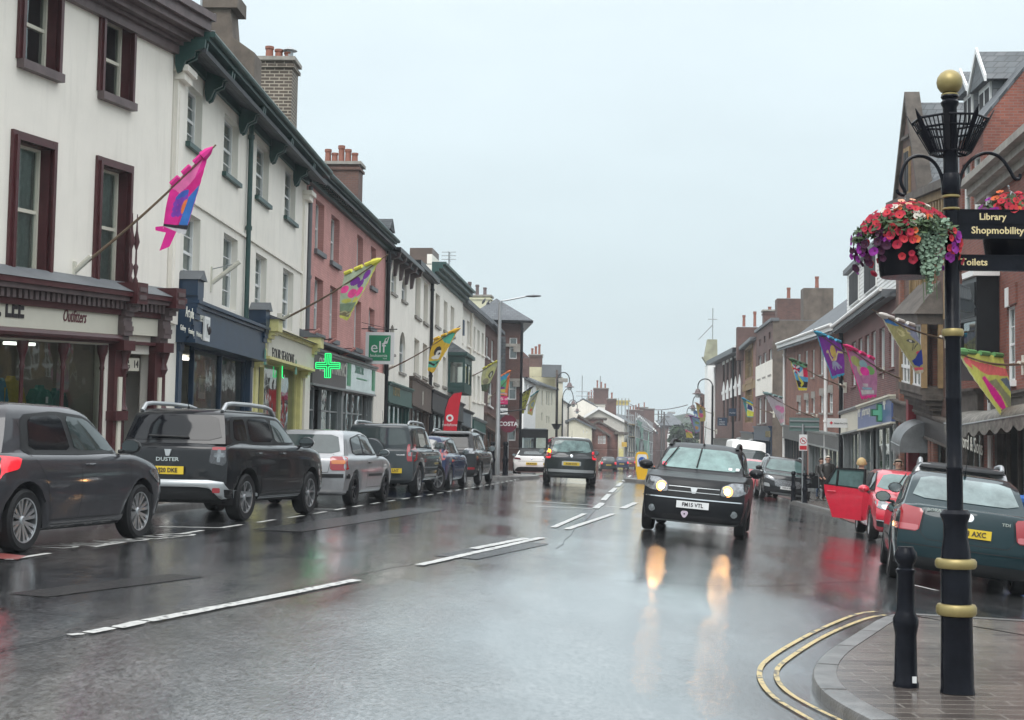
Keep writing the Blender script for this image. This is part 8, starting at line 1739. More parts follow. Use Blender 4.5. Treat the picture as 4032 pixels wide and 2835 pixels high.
for i in range(n):
 a, b_ = 2*math.pi*i/n, 2*math.pi*(i+1)/n; mb.poly([(xc_+ro_*math.cos(a),-.008,zc+ro_*math.sin(a)),(xc_+ro_*math.cos(b_),-.008,zc+ro_*math.sin(b_)),(xc_+ri_*math.cos(b_),-.008,zc+ri_*math.sin(b_)),(xc_+ri_*math.cos(a),-.008,zc+ri_*math.sin(a))], M_plw)
mb.build('ring_emblem', bn); text_mesh('vodafone', .16, M_plw, Matrix.Translation((xs_(1010),-.008,zb_(955))) @ UP, bn, 'banner_lettering', align='CENTER')
mb = MB(); mb.tube([(xs_(996),.02,0),(xs_(996),.02,zb_(962)),(xs_(999),.02,zb_(918)),(xs_(1007),.02,zb_(892)),(xs_(1020),.02,zb_(880)),(xs_(1036),.02,zb_(878))], .02, M_blk, 6); mb.lathe([(.3,0),(.28,.06),(.03,.08)], M_blk, 12, (xs_(996),.02,0)); mb.build('banner_pole', t)
for nm, lb, q0, q1, Y, tx in (('shop_sign','dark blue projecting sign with three lines of white capitals, on the tall brick shop',P('g',520,1485),P('g',606,1560),125,(('THE', .12,.68,.2,M_plw,{}),('CREEDY',.12,.40,.2,M_plw,{}),('CENTRE',.12,.12,.2,M_plw,{}))), ('shop_sign','small black projecting sign above and right of the dark blue sign',P('g',622,1402),P('g',690,1472),122,(('Moorlands',.1,.35,.22,M_plw,dict(sx=.8)),))):
 projsign(nm, lb, q0, q1, Y, M_navy if 'blue' in lb else M_blk, txts=tx)
t = thing('keep_left_bollard', 'yellow keep-left traffic bollard with a blue arrow disc on the island', 'traffic bollard', (5.6,61.0,G(5.6,61)+.12)); M_ybl = mat('yellow plastic', (.72,.42,.01), .35, var=.05); mb = MB()
pr = [(-.17,0),(.17,0),(.24,.35),(.27,.95),(.22,1.12),(.12,1.18),(-.12,1.18),(-.22,1.12),(-.27,.95),(-.24,.35)]; mb.prism([(x,-.12,z) for x, z in pr], (0,.24,0), M_ybl); bb = mb.build('bollard_shell', t)
mb = MB(); pr2 = [(x*.8,z*.5+.58) for x, z in pr[2:9]]; mb.prism([(x,-.135,z) for x, z in ((-.2,.55),(.2,.55),(.22,.95),(.17,1.07),(-.17,1.07),(-.22,.95))], (0,.014,0), M_plw); mb.build('white_panel', bb); disc(.16, mat('sign blue', (.01,.08,.35), .3, var=0), -.15, .8, y1=.014).build('arrow_disc', bb)
mb = MB(); mb.tube([(.08,-.16,.88),(-.07,-.16,.73)], .018, M_plw, 5); mb.tube([(-.08,-.16,.82),(-.08,-.16,.72),(.02,-.16,.72)], .018, M_plw, 5); mb.build('arrow', bb)
X, Y = FX(1469)*150, 150; t = thing('traffic_cone', 'tiny orange traffic cone at the far right side of the road', 'traffic cone', (X,Y,G(X,Y))); mb = MB(); mb.lathe([(.2,.03),(.15,.08),(.05,.7),(.03,.75)], mat('cone orange', (.7,.13,.02), .5), 12); mb.box(-.22,-.22,0,.22,.22,.04,M_blk); mb.build('cone', t); mb = MB(); mb.lathe([(.125,.3),(.09,.48)], M_plw, 12, cap=False); mb.build('white_band', t)
X, Y = FX(1170)*92, 92; t = thing('bus_shelter', 'dark framed bus shelter on the left pavement beyond the white roadster', 'bus shelter', (X,Y,G(X,Y)+.12)); mb = MB(); W0 = (1235-1175)*Y/3200
mb.box(0,-.7,2.5,W0,1.0,2.65,M_black); mb.box(0,-.72,2.1,W0,-.68,2.5,M_trim)
for x in (0,W0*.5,W0-.1): mb.box(x,-.7,0,x+.1,-.6,2.5,M_black); mb.box(x,.8,0,x+.1,.9,2.5,M_black)
mb.build('frame', t); mb = MB(); mb.poly([(.1,.85,.3),(W0-.1,.85,.3),(W0-.1,.85,2.3),(.1,.85,2.3)], M_glass); mb.build('glass_panel', t); mb = MB(); mb.box(.1,-.7,2.652,W0-.1,1.0,2.70,M_silt); mb.build('roof', t)
def awning(label, bd, x0, x1, z, dep, drop, m, cat='awning', scal=.14, th=.0):
 t = thing('shop_awning', label, cat, tuple(bd.o.location), bd.ax); mb = MB(bd.T)
 mb.grid(lambda u, v: (lerp(x0,x1,u), -dep*math.sin(v*1.57), z-drop*(1-math.cos(v*1.57))), 24, 10, m); n = 24
 mb.grid(lambda u, v: (lerp(x0,x1,u), -dep, z-drop-v*(.18+scal*abs(math.sin(u*22)))), 48, 1, m)
 for x in (x0, x1): mb.add([(x,0,z)]+[(x,-dep*math.sin(v*1.57/8),z-drop*(1-math.cos(v*1.57/8))) for v in range(9)]+[(x,-dep,z-drop-.2),(x,0,z-drop-.2)], [list(range(12))], m)
 mb.build('awning_cloth', t); mb = MB(bd.T); mb.tube([(x0,-dep,z-drop),(x1,-dep,z-drop)], .02, M_steel, 6); mb.build('awning_frame', t); return t
M_awg = mat('wet grey canvas', (.16,.17,.175), .4, var=.35, vs=2, trans=.1); M_awk = mat('black canvas', (.015,.015,.017), .6, var=.2)
xq = RG.loc(P('k',1300,400), -.8)[0]; zq = RG.loc(P('k',1300,290), -.3)[1]
awning('domed grey canvas awning over the doorway left of the deep red panel', RG, xq-1.0, xq+.5, zq+.1, .9, .75, M_awg)
xa_, za_ = R0.loc(P('v',830,230), -1.3); xb__ = R0.loc(P('v',1040,185), -1.3)[0]
awning('dark striped awning with a white frilled edge behind the finger post', ROR, ROR.loc(P('v',830,230), -1.0)[0], ROR.W-.1, ROR.loc(P('v',900,235), -.6)[1], 1.0, .35, mat('striped canvas', (.17,.16,.14), .7, var=.7, vs=6))
awning('dark awning with a white frilled edge at the right edge of the picture', R0, 1.0, R0.W, R0.loc(P('v',1200,170), -.6)[1], 1.1, .4, mat('striped canvas', (.17,.16,.14), .7, var=.7, vs=6))
c_ = W(p('z',2286,1150), 25.5); X, Y = c_.x+.25, 25.5; gz = G(X,Y)+.1; M_bin = mat('blue plastic bin', (.015,.09,.32), .4, var=.1); t = thing('wheelie_bin', 'blue wheelie bin behind the teal saloon at the right edge', 'bin', (X,Y,gz), -.2)
mb = MB(); mb.add([(-.24,-.26,.05),(.24,-.26,.05),(.24,.26,.05),(-.24,.26,.05),(-.29,-.34,1.0),(.29,-.34,1.0),(.29,.34,1.0),(-.29,.34,1.0)], [(0,1,2,3),(4,5,6,7),(0,1,5,4),(1,2,6,5),(2,3,7,6),(3,0,4,7)], M_bin); mb.build('bin_body', t); mb = MB(); mb.grid(lambda u, v: (lerp(-.31,.31,u), lerp(-.38,.36,v), 1.01+.07*math.sin(v*3.14)), 4, 8, M_bin); mb.box(-.31,-.40,.96,.31,-.36,1.03,M_bin); mb.build('lid', t)
for x in (-.27,.27): mb = MB(); mb.lathe([(.1,-.02),(.1,.02)], M_tyre, 14, (x,.3,.1), M=Matrix.Rotation(R(90),3,'Y')); mb.build('wheel', t)
# ------------------------------------------------------------------ hand-made banners on slanting poles
M_ban = vcol('painted banner cloth'); M_bpole = mat('bamboo pole', (.16,.11,.07), .6, var=.3); M_sock = mat('white painted socket', (.6,.58,.5), .5)
def ell(cx, cy, rx, ry, a=0):
 ca, sa = math.cos(a), math.sin(a)
 return lambda u, v: ((((u-cx)*ca+(v-cy)*sa)/rx)**2+((-(u-cx)*sa+(v-cy)*ca)/ry)**2) < 1
def pol(*P_):
 def f(u, v):
  c_ = False; j = len(P_)-1
  for i in range(len(P_)):
   xi, yi = P_[i]; xj, yj = P_[j]
   if (yi > v) != (yj > v) and u < (xj-xi)*(v-yi)/(yj-yi)+xi: c_ = not c_
   j = i
  return c_
 return f
def lin(P_, w): 
 def f(u, v):
  for (a, b_), (c_, d) in zip(P_, P_[1:]):
   L2 = (c_-a)**2+(d-b_)**2; t = max(0, min(1, ((u-a)*(c_-a)+(v-b_)*(d-b_))/L2))
   if (u-a-t*(c_-a))**2+(v-b_-t*(d-b_))**2 < w*w: return True
  return False
 return f
band = lambda a, b_: (lambda u, v: a <= v < b_)
def banner(label, qb, Zb, qt, Zt, TI, TO, BO, BI, colf, trim, wave=.12, scal=.06, N=44, fr=None, sock=True, tipcol=None, ph=0., group='painted banners on slanting poles', tail=None):
 """u runs from the inner end of the pole sleeve to the tip, v downwards"""
 B_, T_ = W(qb, Zb), W(qt, Zt); t = thing('street_banner', label, 'banner', tuple(B_), group=group); o_ = V(B_)
 mb = MB(); k = 10; pth = [B_.lerp(T_, i/k)+V((0,0,-.10*math.sin(math.pi*i/k)*(T_-B_).length/4)) for i in range(k+1)]
 mb.tube([q-o_ for q in pth], .03 if Zb < 35 else .032, M_bpole, 7, r1=.014); mb.build('banner_pole', t)
 if sock: mb = MB(); d = (T_-B_).normalized(); mb.tube([-d*.05, d*.45], .05, M_sock, 8); mb.box(-.06,-.06,-.25,.06,.04,.2,M_sock); mb.build('wall_socket', t)
 def dep(q):   # depth of the pole at this pixel column
  x = (q[0]-qb[0])/((qt[0]-qb[0]) or 1); return lerp(Zb, Zt, max(0, min(1.1, x)))
 c4 = [W(q, dep(q)) for q in (TI, TO, BO, BI)]
 for i in (2, 3): c4[i].y = c4[i].y; 
 ux = (c4[1]-c4[0]); nn = ux.cross(V((0,0,1))).normalized(); h_ = (c4[0]-c4[3]).length
 if nn.y > 0: nn = -nn
 def P_(u, v):
  a, b_ = c4[0].lerp(c4[1], u), c4[3].lerp(c4[2], u); q = a.lerp(b_, v)
  q = q+nn*(wave*h_*.5*(math.sin(u*7+v*2.2+ph)*.7+math.sin(v*5+u*3+ph*2)*.4+.35*math.sin(u*17+v*4+ph))*v**.5)
  if scal and (u > .999): q = q+ux.normalized()*scal*h_*.5*abs(math.sin(v*math.pi*9))
  if scal and (v > .999): q = q+(c4[3]-c4[0]).normalized()*scal*h_*.6*abs(math.sin(u*math.pi*5))
  return q-o_
 mb = MB(); NV = int(N*1.5); mb.grid(P_, N, NV, M_ban); cl = mb.build('banner_cloth', t, recalc=False)
 ca = cl.data.color_attributes.new('Col', 'FLOAT_COLOR', 'POINT')
 for j in range(NV+1):
  for i in range(N+1):
   u, v = i/N, j/NV; c_ = colf(u, v)
   if trim and (u > .955 or v > .965): c_ = trim
   ca.data[j*(N+1)+i].color = (*c_, 1)
 mb = MB(); tm = mat('banner sleeve %s' % str(tipcol or trim), tipcol or trim or (.5,.5,.1), .7, var=.1)
 for a, b_ in ((.02,.22),(.32,.52),(.62,.80)): mb.tube([P_(a,0)+V((0,0,.02)), P_(b_,0)+V((0,0,.02))], .055, tm, 7)
 q0, q1 = P_(.84,0), T_-o_; q1 = P_(1,0)+(P_(1,0)-P_(0,0))*.10; mb.tube([q0, q0.lerp(q1,.5), q1], [.09,.07,.01], tm, 8); mb.build('banner_sleeve', t)
 if tail: mb = MB(); mb.add([tuple(P_(a, b_)) for a, b_ in tail[1]], [list(range(len(tail[1])))], tail[0]); mb.build('banner_tail', t)
 return t
def layers(bg, *L_):
 def f(u, v):
  c_ = bg
  for fn, col_ in L_:
   if fn(u, v): c_ = col_
  return c_
 return f
pk, hp_, gy = (.75,.02,.30), (.85,.06,.42), (.42,.46,.14)
fish = layers(pk, (pol((.0,.05),(.9,0),(.75,.25),(.35,.35)), (.85,.18,.45)), (pol((.55,.3),(1,.2),(1,.9),(.5,.9)), (.62,.01,.22)), (ell(.45,.42,.2,.08), (.05,.12,.5)), *[(ell(.3+.14*(i%3),.5+.10*(i//3),.09,.06), (.22,.05,.45)) for i in range(9)], (ell(.6,.62,.11,.11), (.85,.2,.05)), (pol((.7,.5),(1,.4),(1,.92),(.6,.92)), (.03,.16,.5)), (band(.90,.95), (.02,.02,.03)), (band(.95,1.1), (.6,.6,.62)))
b1 = W(P('c',455,290), 24.1)
banner('pink fish-shaped banner with blue and purple scales, over the outfitters shop', P('c',460,285), 24.0, P('a',1372,920), 23.4, P('a',1085,1185), P('a',1330,955), P('a',1185,1490), P('a',1035,1450), fish, None, wave=.10, scal=.03, tipcol=(.65,.02,.25), tail=(mat('pink tail', pk, .7, trans=.3), [(.0,.95),(-.35,1.0),(-.32,1.12),(.15,1.06),(.05,1.5),(.45,1.25),(.6,1.0)]), N=60)
fruit = layers((.42,.50,.36), (ell(.42,.26,.15,.085), (.20,.04,.33)), (ell(.78,.20,.13,.085), (.20,.04,.33)), (ell(.66,.34,.14,.075), (.20,.04,.33)), (ell(.12,.38,.15,.085), (.85,.08,.32)), (ell(.42,.50,.15,.09), (.85,.08,.32)), (ell(.74,.50,.17,.09), (.85,.08,.32)), (ell(.25,.64,.2,.05), (.55,.55,.12)), (ell(.7,.66,.2,.06), (.55,.55,.12)), (band(.70,.86), (.22,.30,.20)), (band(.86,.97), (.20,.17,.10)), (lin([(0,.9),(.3,.86),(.6,.93),(1,.88)], .015), (.45,.42,.25)))
banner('pale green banner painted with plums and pink strawberries, by the pink building', P('d',405,735), 37.2, P('d',1265,205), 34.8, P('d',920,365), P('d',1195,250), P('d',962,725), P('d',880,700), fruit, (.60,.60,.14), tipcol=(.66,.62,.08), N=60)
cat_ = layers((.62,.42,.04), (pol((.3,0),(1,0),(1,.35),(.55,.22)), (.08,.42,.30)), (ell(.35,.42,.16,.13), (.03,.03,.03)), (ell(.45,.50,.12,.09), (.7,.7,.66)), (ell(.48,.52,.05,.05), (.02,.02,.02)), (ell(.4,.60,.3,.06), (.7,.7,.66)), (band(.70,.90), (.10,.42,.30)), (lin([(0,.75),(.4,.83),(.8,.76)], .03), (.02,.02,.02)), (band(.9,1.1), (.66,.45,.05)))
banner('yellow and turquoise banner with a big black eye, over the brown shopfront', P('e',255,1122), 57.8, P('e',832,772), 54.5, P('e',622,885), P('e',815,800), P('e',632,1140), P('e',572,1125), cat_, (.70,.46,.03), tipcol=(.68,.42,.03))
grb = layers((.45,.46,.26), (ell(.6,.35,.35,.25), (.52,.52,.22)), (ell(.65,.40,.2,.14), (.07,.07,.05)), (ell(.65,.41,.12,.09), (.5,.5,.42)), (ell(.3,.6,.22,.12), (.28,.26,.18)), (band(.72,1.1), (.07,.10,.06)))
banner('olive banner with a round badge motif, left of the tall street light', P('q',0,945), 80, P('q',530,605), 76, P('q',205,820), P('q',470,680), P('q',290,1180), P('q',185,1165), grb, (.10,.11,.06), tipcol=(.58,.55,.06), scal=.03)
rb2 = layers((.10,.40,.20), (band(0,.25), (.03,.28,.48)), (pol((.7,.2),(1,.1),(1,1),(.6,.9)), (.72,.16,.04)), (ell(.25,.65,.2,.07), (.16,.03,.25)), (ell(.3,.78,.25,.08), (.66,.55,.10)), (band(.88,1.1), (.65,.35,.4)))
banner('rainbow banner with an orange edge, hanging just right of the street light', P('q',300,1290), 84, P('q',745,790), 80, P('q',480,945), P('q',640,850), P('q',612,1245), P('q',470,1225), rb2, (.75,.2,.05), tipcol=(.75,.20,.06), scal=.03)
lime = layers((.50,.52,.10), (lin([(.75,.05),(.65,.22),(.75,.16),(.85,.24),(.75,.05)], .02), (.06,.07,.03)), (lin([(.2,.5),(.6,.42),(.8,.5),(.75,.68),(.4,.72),(.25,.6),(.2,.5)], .022), (.06,.07,.03)), (lin([(.05,.35),(.95,.33)], .012), (.2,.22,.08)))
banner('lime green banner with black line drawing, left one of a close pair', P('q',640,1370), 104, P('q',1012,1095), 100, P('q',790,1245), P('q',985,1110), P('q',870,1525), P('q',745,1515), lime, (.50,.50,.08), tipcol=(.06,.07,.08), scal=.03)
lt2 = layers((.42,.42,.30), (ell(.5,.5,.35,.2), (.50,.48,.12)), (ell(.5,.5,.22,.13), (.28,.36,.36)), (ell(.4,.78,.2,.08), (.66,.15,.05)), (band(.85,1.1), (.55,.42,.12)))
banner('pale patterned banner with an orange spot, right one of a close pair', P('q',880,1420), 108, P('q',1112,1150), 104, P('q',965,1265), P('q',1085,1170), P('q',1010,1555), P('q',915,1530), lt2, (.5,.45,.15), tipcol=(.04,.28,.32), scal=.03)
arrow = layers((.60,.62,.14), (pol((1.0,.12),(.80,.02),(.84,.09),(.0,.20),(.0,.32),(.5,.30),(.84,.16),(.86,.24)), (.78,.16,.16)), (pol((.72,.36),(.55,.32),(.10,.86),(.25,.92)), (.75,.02,.30)), (pol((.50,.40),(.35,.36),(.0,.66),(.0,.86)), (.28,.28,.16)), (pol((.22,.36),(.05,.34),(-.1,.5),(-.1,.66)), (.14,.18,.24)), (ell(.0,.99,.3,.05), (.02,.02,.04)))
banner('yellow banner with a pink arrow and slanting bars, right of the black post', P('j',1620,1165), 32.8, P('z',2130,784), 28.7, P('j',1390,1085), P('j',900,1030), P('v',1090,330), P('v',1172,300), arrow, (.55,.58,.30), tipcol=(.08,.22,.07), N=60)
cats = layers((.40,.38,.17), (pol((.78,.0),(1,.0),(1,.13),(.5,.12)), (.05,.22,.55)), (pol((0,0),(.6,.02),(.0,.42)), (.30,.33,.45)), (lin([(.45,.22),(.58,.18),(.65,.24),(.55,.30),(.45,.27),(.5,.24)], .018), (.62,.58,.30)), (lin([(.22,.12),(.35,.12),(.35,.2),(.25,.2)], .02), (.62,.58,.30)), (ell(.3,.37,.14,.035), (.10,.10,.10)), (ell(.32,.37,.05,.025), (.65,.65,.6)), (lin([(.1,.40),(.25,.52)], .012), (.08,.08,.07)), (lin([(.25,.43),(.33,.55)], .012), (.08,.08,.07)), (ell(.0,.60,.2,.05), (.72,.06,.12)), (pol((.0,.5),(-.1,.8),(.2,.9),(.5,.82),(.2,.66)), (.02,.05,.32)), (band(.91,1.1), (.75,.10,.15)))
banner('long sand-coloured banner with a whiskered face and blue tip, left of the black post', P('j',800,905), 41.3, P('j',10,590), 37.8, P('j',455,765), P('j',90,640), P('j',440,1262), P('j',552,1245), cats, (.60,.58,.46), tipcol=(.68,.66,.62), N=60)
ball_ = layers((.50,.20,.36), (ell(.72,.24,.2,.11), (.42,.46,.14)), (ell(.45,.24,.13,.09), (.28,.46,.50)), (ell(.22,.34,.14,.11), (.18,.42,.12)), (ell(.6,.42,.16,.10), (.60,.56,.34)), (ell(.42,.40,.15,.10), (.80,.04,.35)), (band(.72,.98), (.50,.22,.36)), (pol((.1,.84),(.9,.84),(.9,.93),(.1,.93)), (.62,.60,.60)), (pol((.2,.77),(.75,.77),(.75,.83),(.2,.83)), (.30,.48,.58)), (pol((.35,.68),(.6,.68),(.6,.76),(.35,.76)), (.62,.52,.55)))
banner('mauve banner painted with balloons and a cake, pink scalloped edge', P('i',1600,1370), 46.3, P('i',865,950), 42, P('i',1190,1120), P('i',890,975), P('i',1030,1530), P('i',1215,1505), ball_, (.80,.03,.28), tipcol=(.75,.02,.18), N=60)
fleur = layers((.22,.03,.34), (ell(.42,.34,.10,.16), (.62,.44,.10)), (lin([(.42,.30),(.40,.50),(.42,.60)], .03), (.62,.44,.10)), (lin([(.75,.40),(.62,.36),(.58,.46),(.48,.58)], .03), (.66,.55,.3)), (lin([(.05,.32),(.22,.32),(.30,.42),(.36,.56)], .03), (.66,.55,.3)), *[(lin([(.40,.62),(.40+.14*k,.82-.02*abs(k))], .032), (.34,.36,.50)) for k in (-2,-1,0,1,2)])
banner('purple banner with a golden fleur-de-lis and pale blue scalloped edge', P('i',1300,1250), 52.2, P('i',545,798), 47.6, P('i',835,940), P('i',575,830), P('i',722,1318), P('i',876,1275), fleur, (.06,.38,.58), tipcol=(.06,.38,.58), N=60)
uj = layers((.10,.36,.58), (band(.0,.14), (.14,.42,.22)), (pol((.45,.14),(1,.14),(1,.42),(.5,.42)), (.02,.03,.18)), (lin([(1,.14),(.5,.42)], .04), (.7,.7,.7)), (lin([(.5,.14),(1,.42)], .04), (.7,.7,.7)), (lin([(.75,.14),(.75,.42)], .03), (.6,.02,.06)), (lin([(.5,.28),(1,.28)], .025), (.6,.02,.06)), (pol((.0,.10),(.28,.14),(.28,.5),(.0,.5)), (.66,.02,.08)), (pol((.28,.2),(.5,.4),(.6,.5),(.28,.5)), (.68,.68,.68)), (band(.68,.90), (.02,.02,.03)), (lin([(.6,.5),(.3,.75),(.5,.92)], .05), (.60,.55,.05)), (band(.92,1.1), (.70,.58,.03)))
banner('small banner combining the Union Flag, blue and yellow, in front of the orange brick shop', P('i',880,1410), 61.2, P('i',250,1080), 57.5, P('i',475,1180), P('i',300,1115), P('i',375,1440), P('i',478,1440), uj, (.70,.60,.05), tipcol=(.05,.10,.05), scal=.04)
hrt = layers((.46,.42,.46), (ell(.35,.42,.22,.09), (.62,.22,.40)), (ell(.12,.44,.18,.09), (.62,.22,.40)), (pol((.57,.45),(-.1,.45),(.15,.62)), (.62,.22,.40)), (band(.82,1.1), (.58,.36,.42)))
banner('pale grey banner with a faded pink heart', P('g',1425,1490), 70.6, P('g',928,1243), 67, P('g',1110,1310), P('g',945,1262), P('g',1085,1555), P('g',1122,1535), hrt, (.42,.50,.50), tipcol=(.18,.28,.28), scal=.04)
yb_ = layers((.60,.60,.06), (pol((.0,.2),(.75,.1),(.7,.55),(.0,.6)), (.66,.66,.66)), (pol((.1,.25),(.5,.2),(.6,.5),(.1,.55)), (.02,.03,.14)), (pol((.6,.0),(1,0),(1,.9),(.7,.6)), (.05,.22,.22)))
banner('small yellow and navy banner by the ochre arched windows', P('g',1030,1450), 93.2, P('g',675,1290), 89.5, P('g',838,1360), P('g',745,1310), P('g',782,1480), P('g',845,1480), yb_, (.06,.28,.40), tipcol=(.03,.20,.32), scal=.03)
f1 = layers((.22,.36,.50), (ell(.4,.7,.25,.12), (.62,.32,.10)), (ell(.3,.35,.22,.1), (.28,.45,.14)), (pol((.8,0),(1,0),(1,1),(.85,1)), (.30,.12,.34)))
banner('sky blue banner with small flowers, among the far right banners', P('t',690,800), 128, P('t',235,535), 120, P('t',420,600), P('t',260,550), P('t',345,830), P('t',422,810), f1, (.30,.12,.34), tipcol=(.25,.10,.3), scal=.02)
f2 = layers((.58,.46,.14), (ell(.5,.6,.28,.16), (.75,.12,.28)), (ell(.5,.35,.2,.12), (.16,.22,.36)), (ell(.5,.18,.06,.06), (.03,.03,.03)))
banner('ochre banner with a pink skirted figure, among the far right banners', P('t',640,520), 132, P('t',340,335), 124, P('t',510,445), P('t',365,350), P('t',400,645), P('t',510,640), f2, (.50,.40,.12), tipcol=(.5,.2,.08), scal=.02)
f3 = layers((.62,.50,.06), (pol((.6,0),(1,0),(1,.4)), (.75,.12,.2)))
banner('small yellow banner lowest of the far right banners', P('t',420,960), 150, P('t',185,770), 144, P('t',300,830), P('t',200,785), P('t',205,900), P('t',315,905), f3, (.5,.42,.10), tipcol=(.75,.15,.25), scal=.02)
f4 = layers((.05,.16,.36), (ell(.5,.6,.3,.2), (.5,.52,.5)))
banner('dark blue banner with a pale disc, behind the ochre figure banner', P('t',520,560), 156, P('t',300,440), 150, P('t',385,490), P('t',318,455), P('t',335,585), P('t',392,595), f4, (.05,.14,.30), tipcol=(.04,.10,.22), scal=.02)
for q, Y in ((P('c',1340,330), None),):
 x, z = L2.loc(q); t = thing('flag_socket', 'empty white flag socket on the cream wall between two windows', 'flag holder', tuple(L2.A+L2.u*x+V((0,0,0)))); t.location.z = L2.base+z+L2.k*x; t.rotation_euler = (0,0,L2.ax); mb = MB(); mb.box(-.04,-.03,-.25,.04,0,.3,M_sock); mb.tube([(0,-.03,-.05),(0,-.62,.42)], .05, M_sock, 8); mb.build('socket_tube', t); mb = MB(); mb.tube([(0,-.02,.25),(0,-.5,.36)], .012, M_steel, 5); mb.build('stay', t)
# ------------------------------------------------------------------ people
M_skin = mat('skin', (.45,.27,.20), .6, var=.05)
def person(label, q, hd, coat, legs, hair, shoe, H=1.68, stride=.12, bend=0, arm=(.3,.2), coatlen=.52, dz=None, bag=None, glasses=False, skin=None):
 z = (G(q[0],q[1]) if dz is None else dz); t = thing('person', label, 'person', (q[0], q[1], z), R(-hd)+math.pi, group='people on the right pavement'); k = H/1.7; sk = skin or M_skin
 V_ = [((0,0,.93),.13),((0,-.01,1.12),.135),((0,0,1.34),.15),((0,-.01,1.47),.07),((0,-.02,1.54),.06),((0,-.025,1.62),.098),((0,-.02,1.68),.085),
          ((.10,0,.88),.10),((.11,-stride,.50),.068),((.11,-stride*.7,.10),.045),((.11,-stride*.7-.15,.05),.04),
          ((-.10,0,.88),.10),((-.11,stride*.6,.50),.068),((-.11,stride*1.5,.10),.045),((-.11,stride*1.5-.15,.05),.04),
          ((.20,0,1.40),.062),((.26,-.02,1.14),.048),((.24,-arm[0],1.00),.038),((.23,-arm[0]-.07,.98),.032),
          ((-.20,0,1.40),.062),((-.26,.0,1.14),.048),((-.25,-arm[1],.93),.038),((-.24,-arm[1]-.06,.89),.032)]
 E_ = [(0,1),(1,2),(2,3),(3,4),(4,5),(5,6),(0,7),(7,8),(8,9),(9,10),(0,11),(11,12),(12,13),(13,14),(2,15),(15,16),(16,17),(17,18),(2,19),(19,20),(20,21),(21,22)]
 me = bpy.data.meshes.new('body'); me.from_pydata([V(v)*k for v, r_ in V_], E_, []); o_ = bpy.data.objects.new('body', me); COL.objects.link(o_)
 m_ = o_.modifiers.new('s', 'SKIN'); me.skin_vertices[0].data[0].use_root = True
 for i, (v, r_) in enumerate(V_): me.skin_vertices[0].data[i].radius = (r_*k*(1.15 if i in (0,1,2) else 1), r_*k*(.85 if i in (0,1,2) else 1))
 o_.modifiers.new('b', 'SUBSURF').levels = 2; bpy.context.view_layer.update(); dg = bpy.context.evaluated_depsgraph_get(); m2 = bpy.data.meshes.new_from_object(o_.evaluated_get(dg)); bpy.data.objects.remove(o_)
 m2.materials.clear()
 for mm in (coat, legs, sk, shoe): m2.materials.append(mm)
 for p_ in m2.polygons:
  c_ = p_.center/k; p_.use_smooth = True
  p_.material_index = 2 if c_.z > 1.49 or (abs(c_.x) > .2 and c_.z < 1.03 and c_.z > .8) else 0 if c_.z > .93 else 3 if c_.z < .12 else 1
 b_ = bpy.data.objects.new('body', m2); COL.objects.link(b_); b_.parent = t
 for sg in (-1,1):   # hands: palm and five fingers
  hx, hy, hz = (.23,-arm[0]-.07,.98) if sg > 0 else (-.24,-arm[1]-.06,.89); hm = MB()
  for f_ in range(4): hm.tube([V((hx+(f_-1.5)*.018,hy,hz))*k, V((hx+(f_-1.5)*.02,hy-.045,hz-.012))*k, V((hx+(f_-1.5)*.019,hy-.07+.004*abs(f_-1.3),hz-.04))*k], .009, sk, 6, r1=.006)
  hm.tube([V((hx-sg*.025,hy+.02,hz))*k, V((hx-sg*.05,hy-.02,hz+.005))*k], .011, sk, 6, r1=.008); hm.build('fingers', t)
 cb = MB(); n = 18; lv = [(1.47,.085,.085),(1.43,.17,.12),(1.36,.215,.145),(1.15,.205,.15),(.98,.215,.16),(.93-coatlen*.45,.235,.18),(.93-coatlen*.6,.24,.185)]
 vs = [(a_*k*math.cos(2*math.pi*i/n), c_*k*math.sin(2*math.pi*i/n), z_*k) for z_, a_, c_ in lv for i in range(n)]; cb.add(vs, [[j*n+i, j*n+(i+1)%n, (j+1)*n+(i+1)%n, (j+1)*n+i] for j in range(len(lv)-1) for i in range(n)], coat)
 for sg in (-1,1): hx, hy, hz = (.24,-arm[0],1.0) if sg > 0 else (-.25,-arm[1],.93); cb.tube([V((sg*.19,0,1.40))*k, V((sg*.265,-.01,1.14))*k, V((hx,hy,hz))*k], [.085*k,.068*k,.055*k], coat, 10)
 cb.build('coat', t)
 hb = MB(); 
 def hf(u, v):
  a = math.pi*(u*2), ; th = v*math.pi*.62; x, y, z_ = math.sin(th)*math.cos(u*2*math.pi), math.sin(th)*math.sin(u*2*math.pi), math.cos(th); rr_ = .122
  if y < -.15: th2 = min(th, .85); x, y, z_ = math.sin(th2)*math.cos(u*2*math.pi), math.sin(th2)*math.sin(u*2*math.pi), math.cos(th2)
  return V((x*rr_*.95, -.02+y*rr_*1.08, 1.625+z_*rr_*1.12))*k
 hb.grid(hf, 20, 8, hair); hb.build('hair', t)
 fb = MB(); fy = -.122; fb.tube([V((0,fy-.0,1.635))*k, V((0,fy-.028,1.60))*k], .011*k, sk, 6)
 for sg in (-1,1): fb.ball(V((sg*.035,fy+.008,1.635))*k, .010*k, M_blk, 6); fb.ball(V((sg*.108,-.02,1.62))*k, .022*k, sk, 6)
 fb.tube([V((-.025,fy+.005,1.572))*k, V((.025,fy+.005,1.572))*k], .006*k, mat('lips', (.35,.10,.09), .6, var=0), 5); fb.build('face', t)
 if glasses: gb = MB(); gb.tube([V((-.10,-.02,1.64))*k,V((-.06,fy-.01,1.64))*k,V((.06,fy-.01,1.64))*k,V((.10,-.02,1.64))*k], .006, M_blk, 5); gb.build('glasses', t)
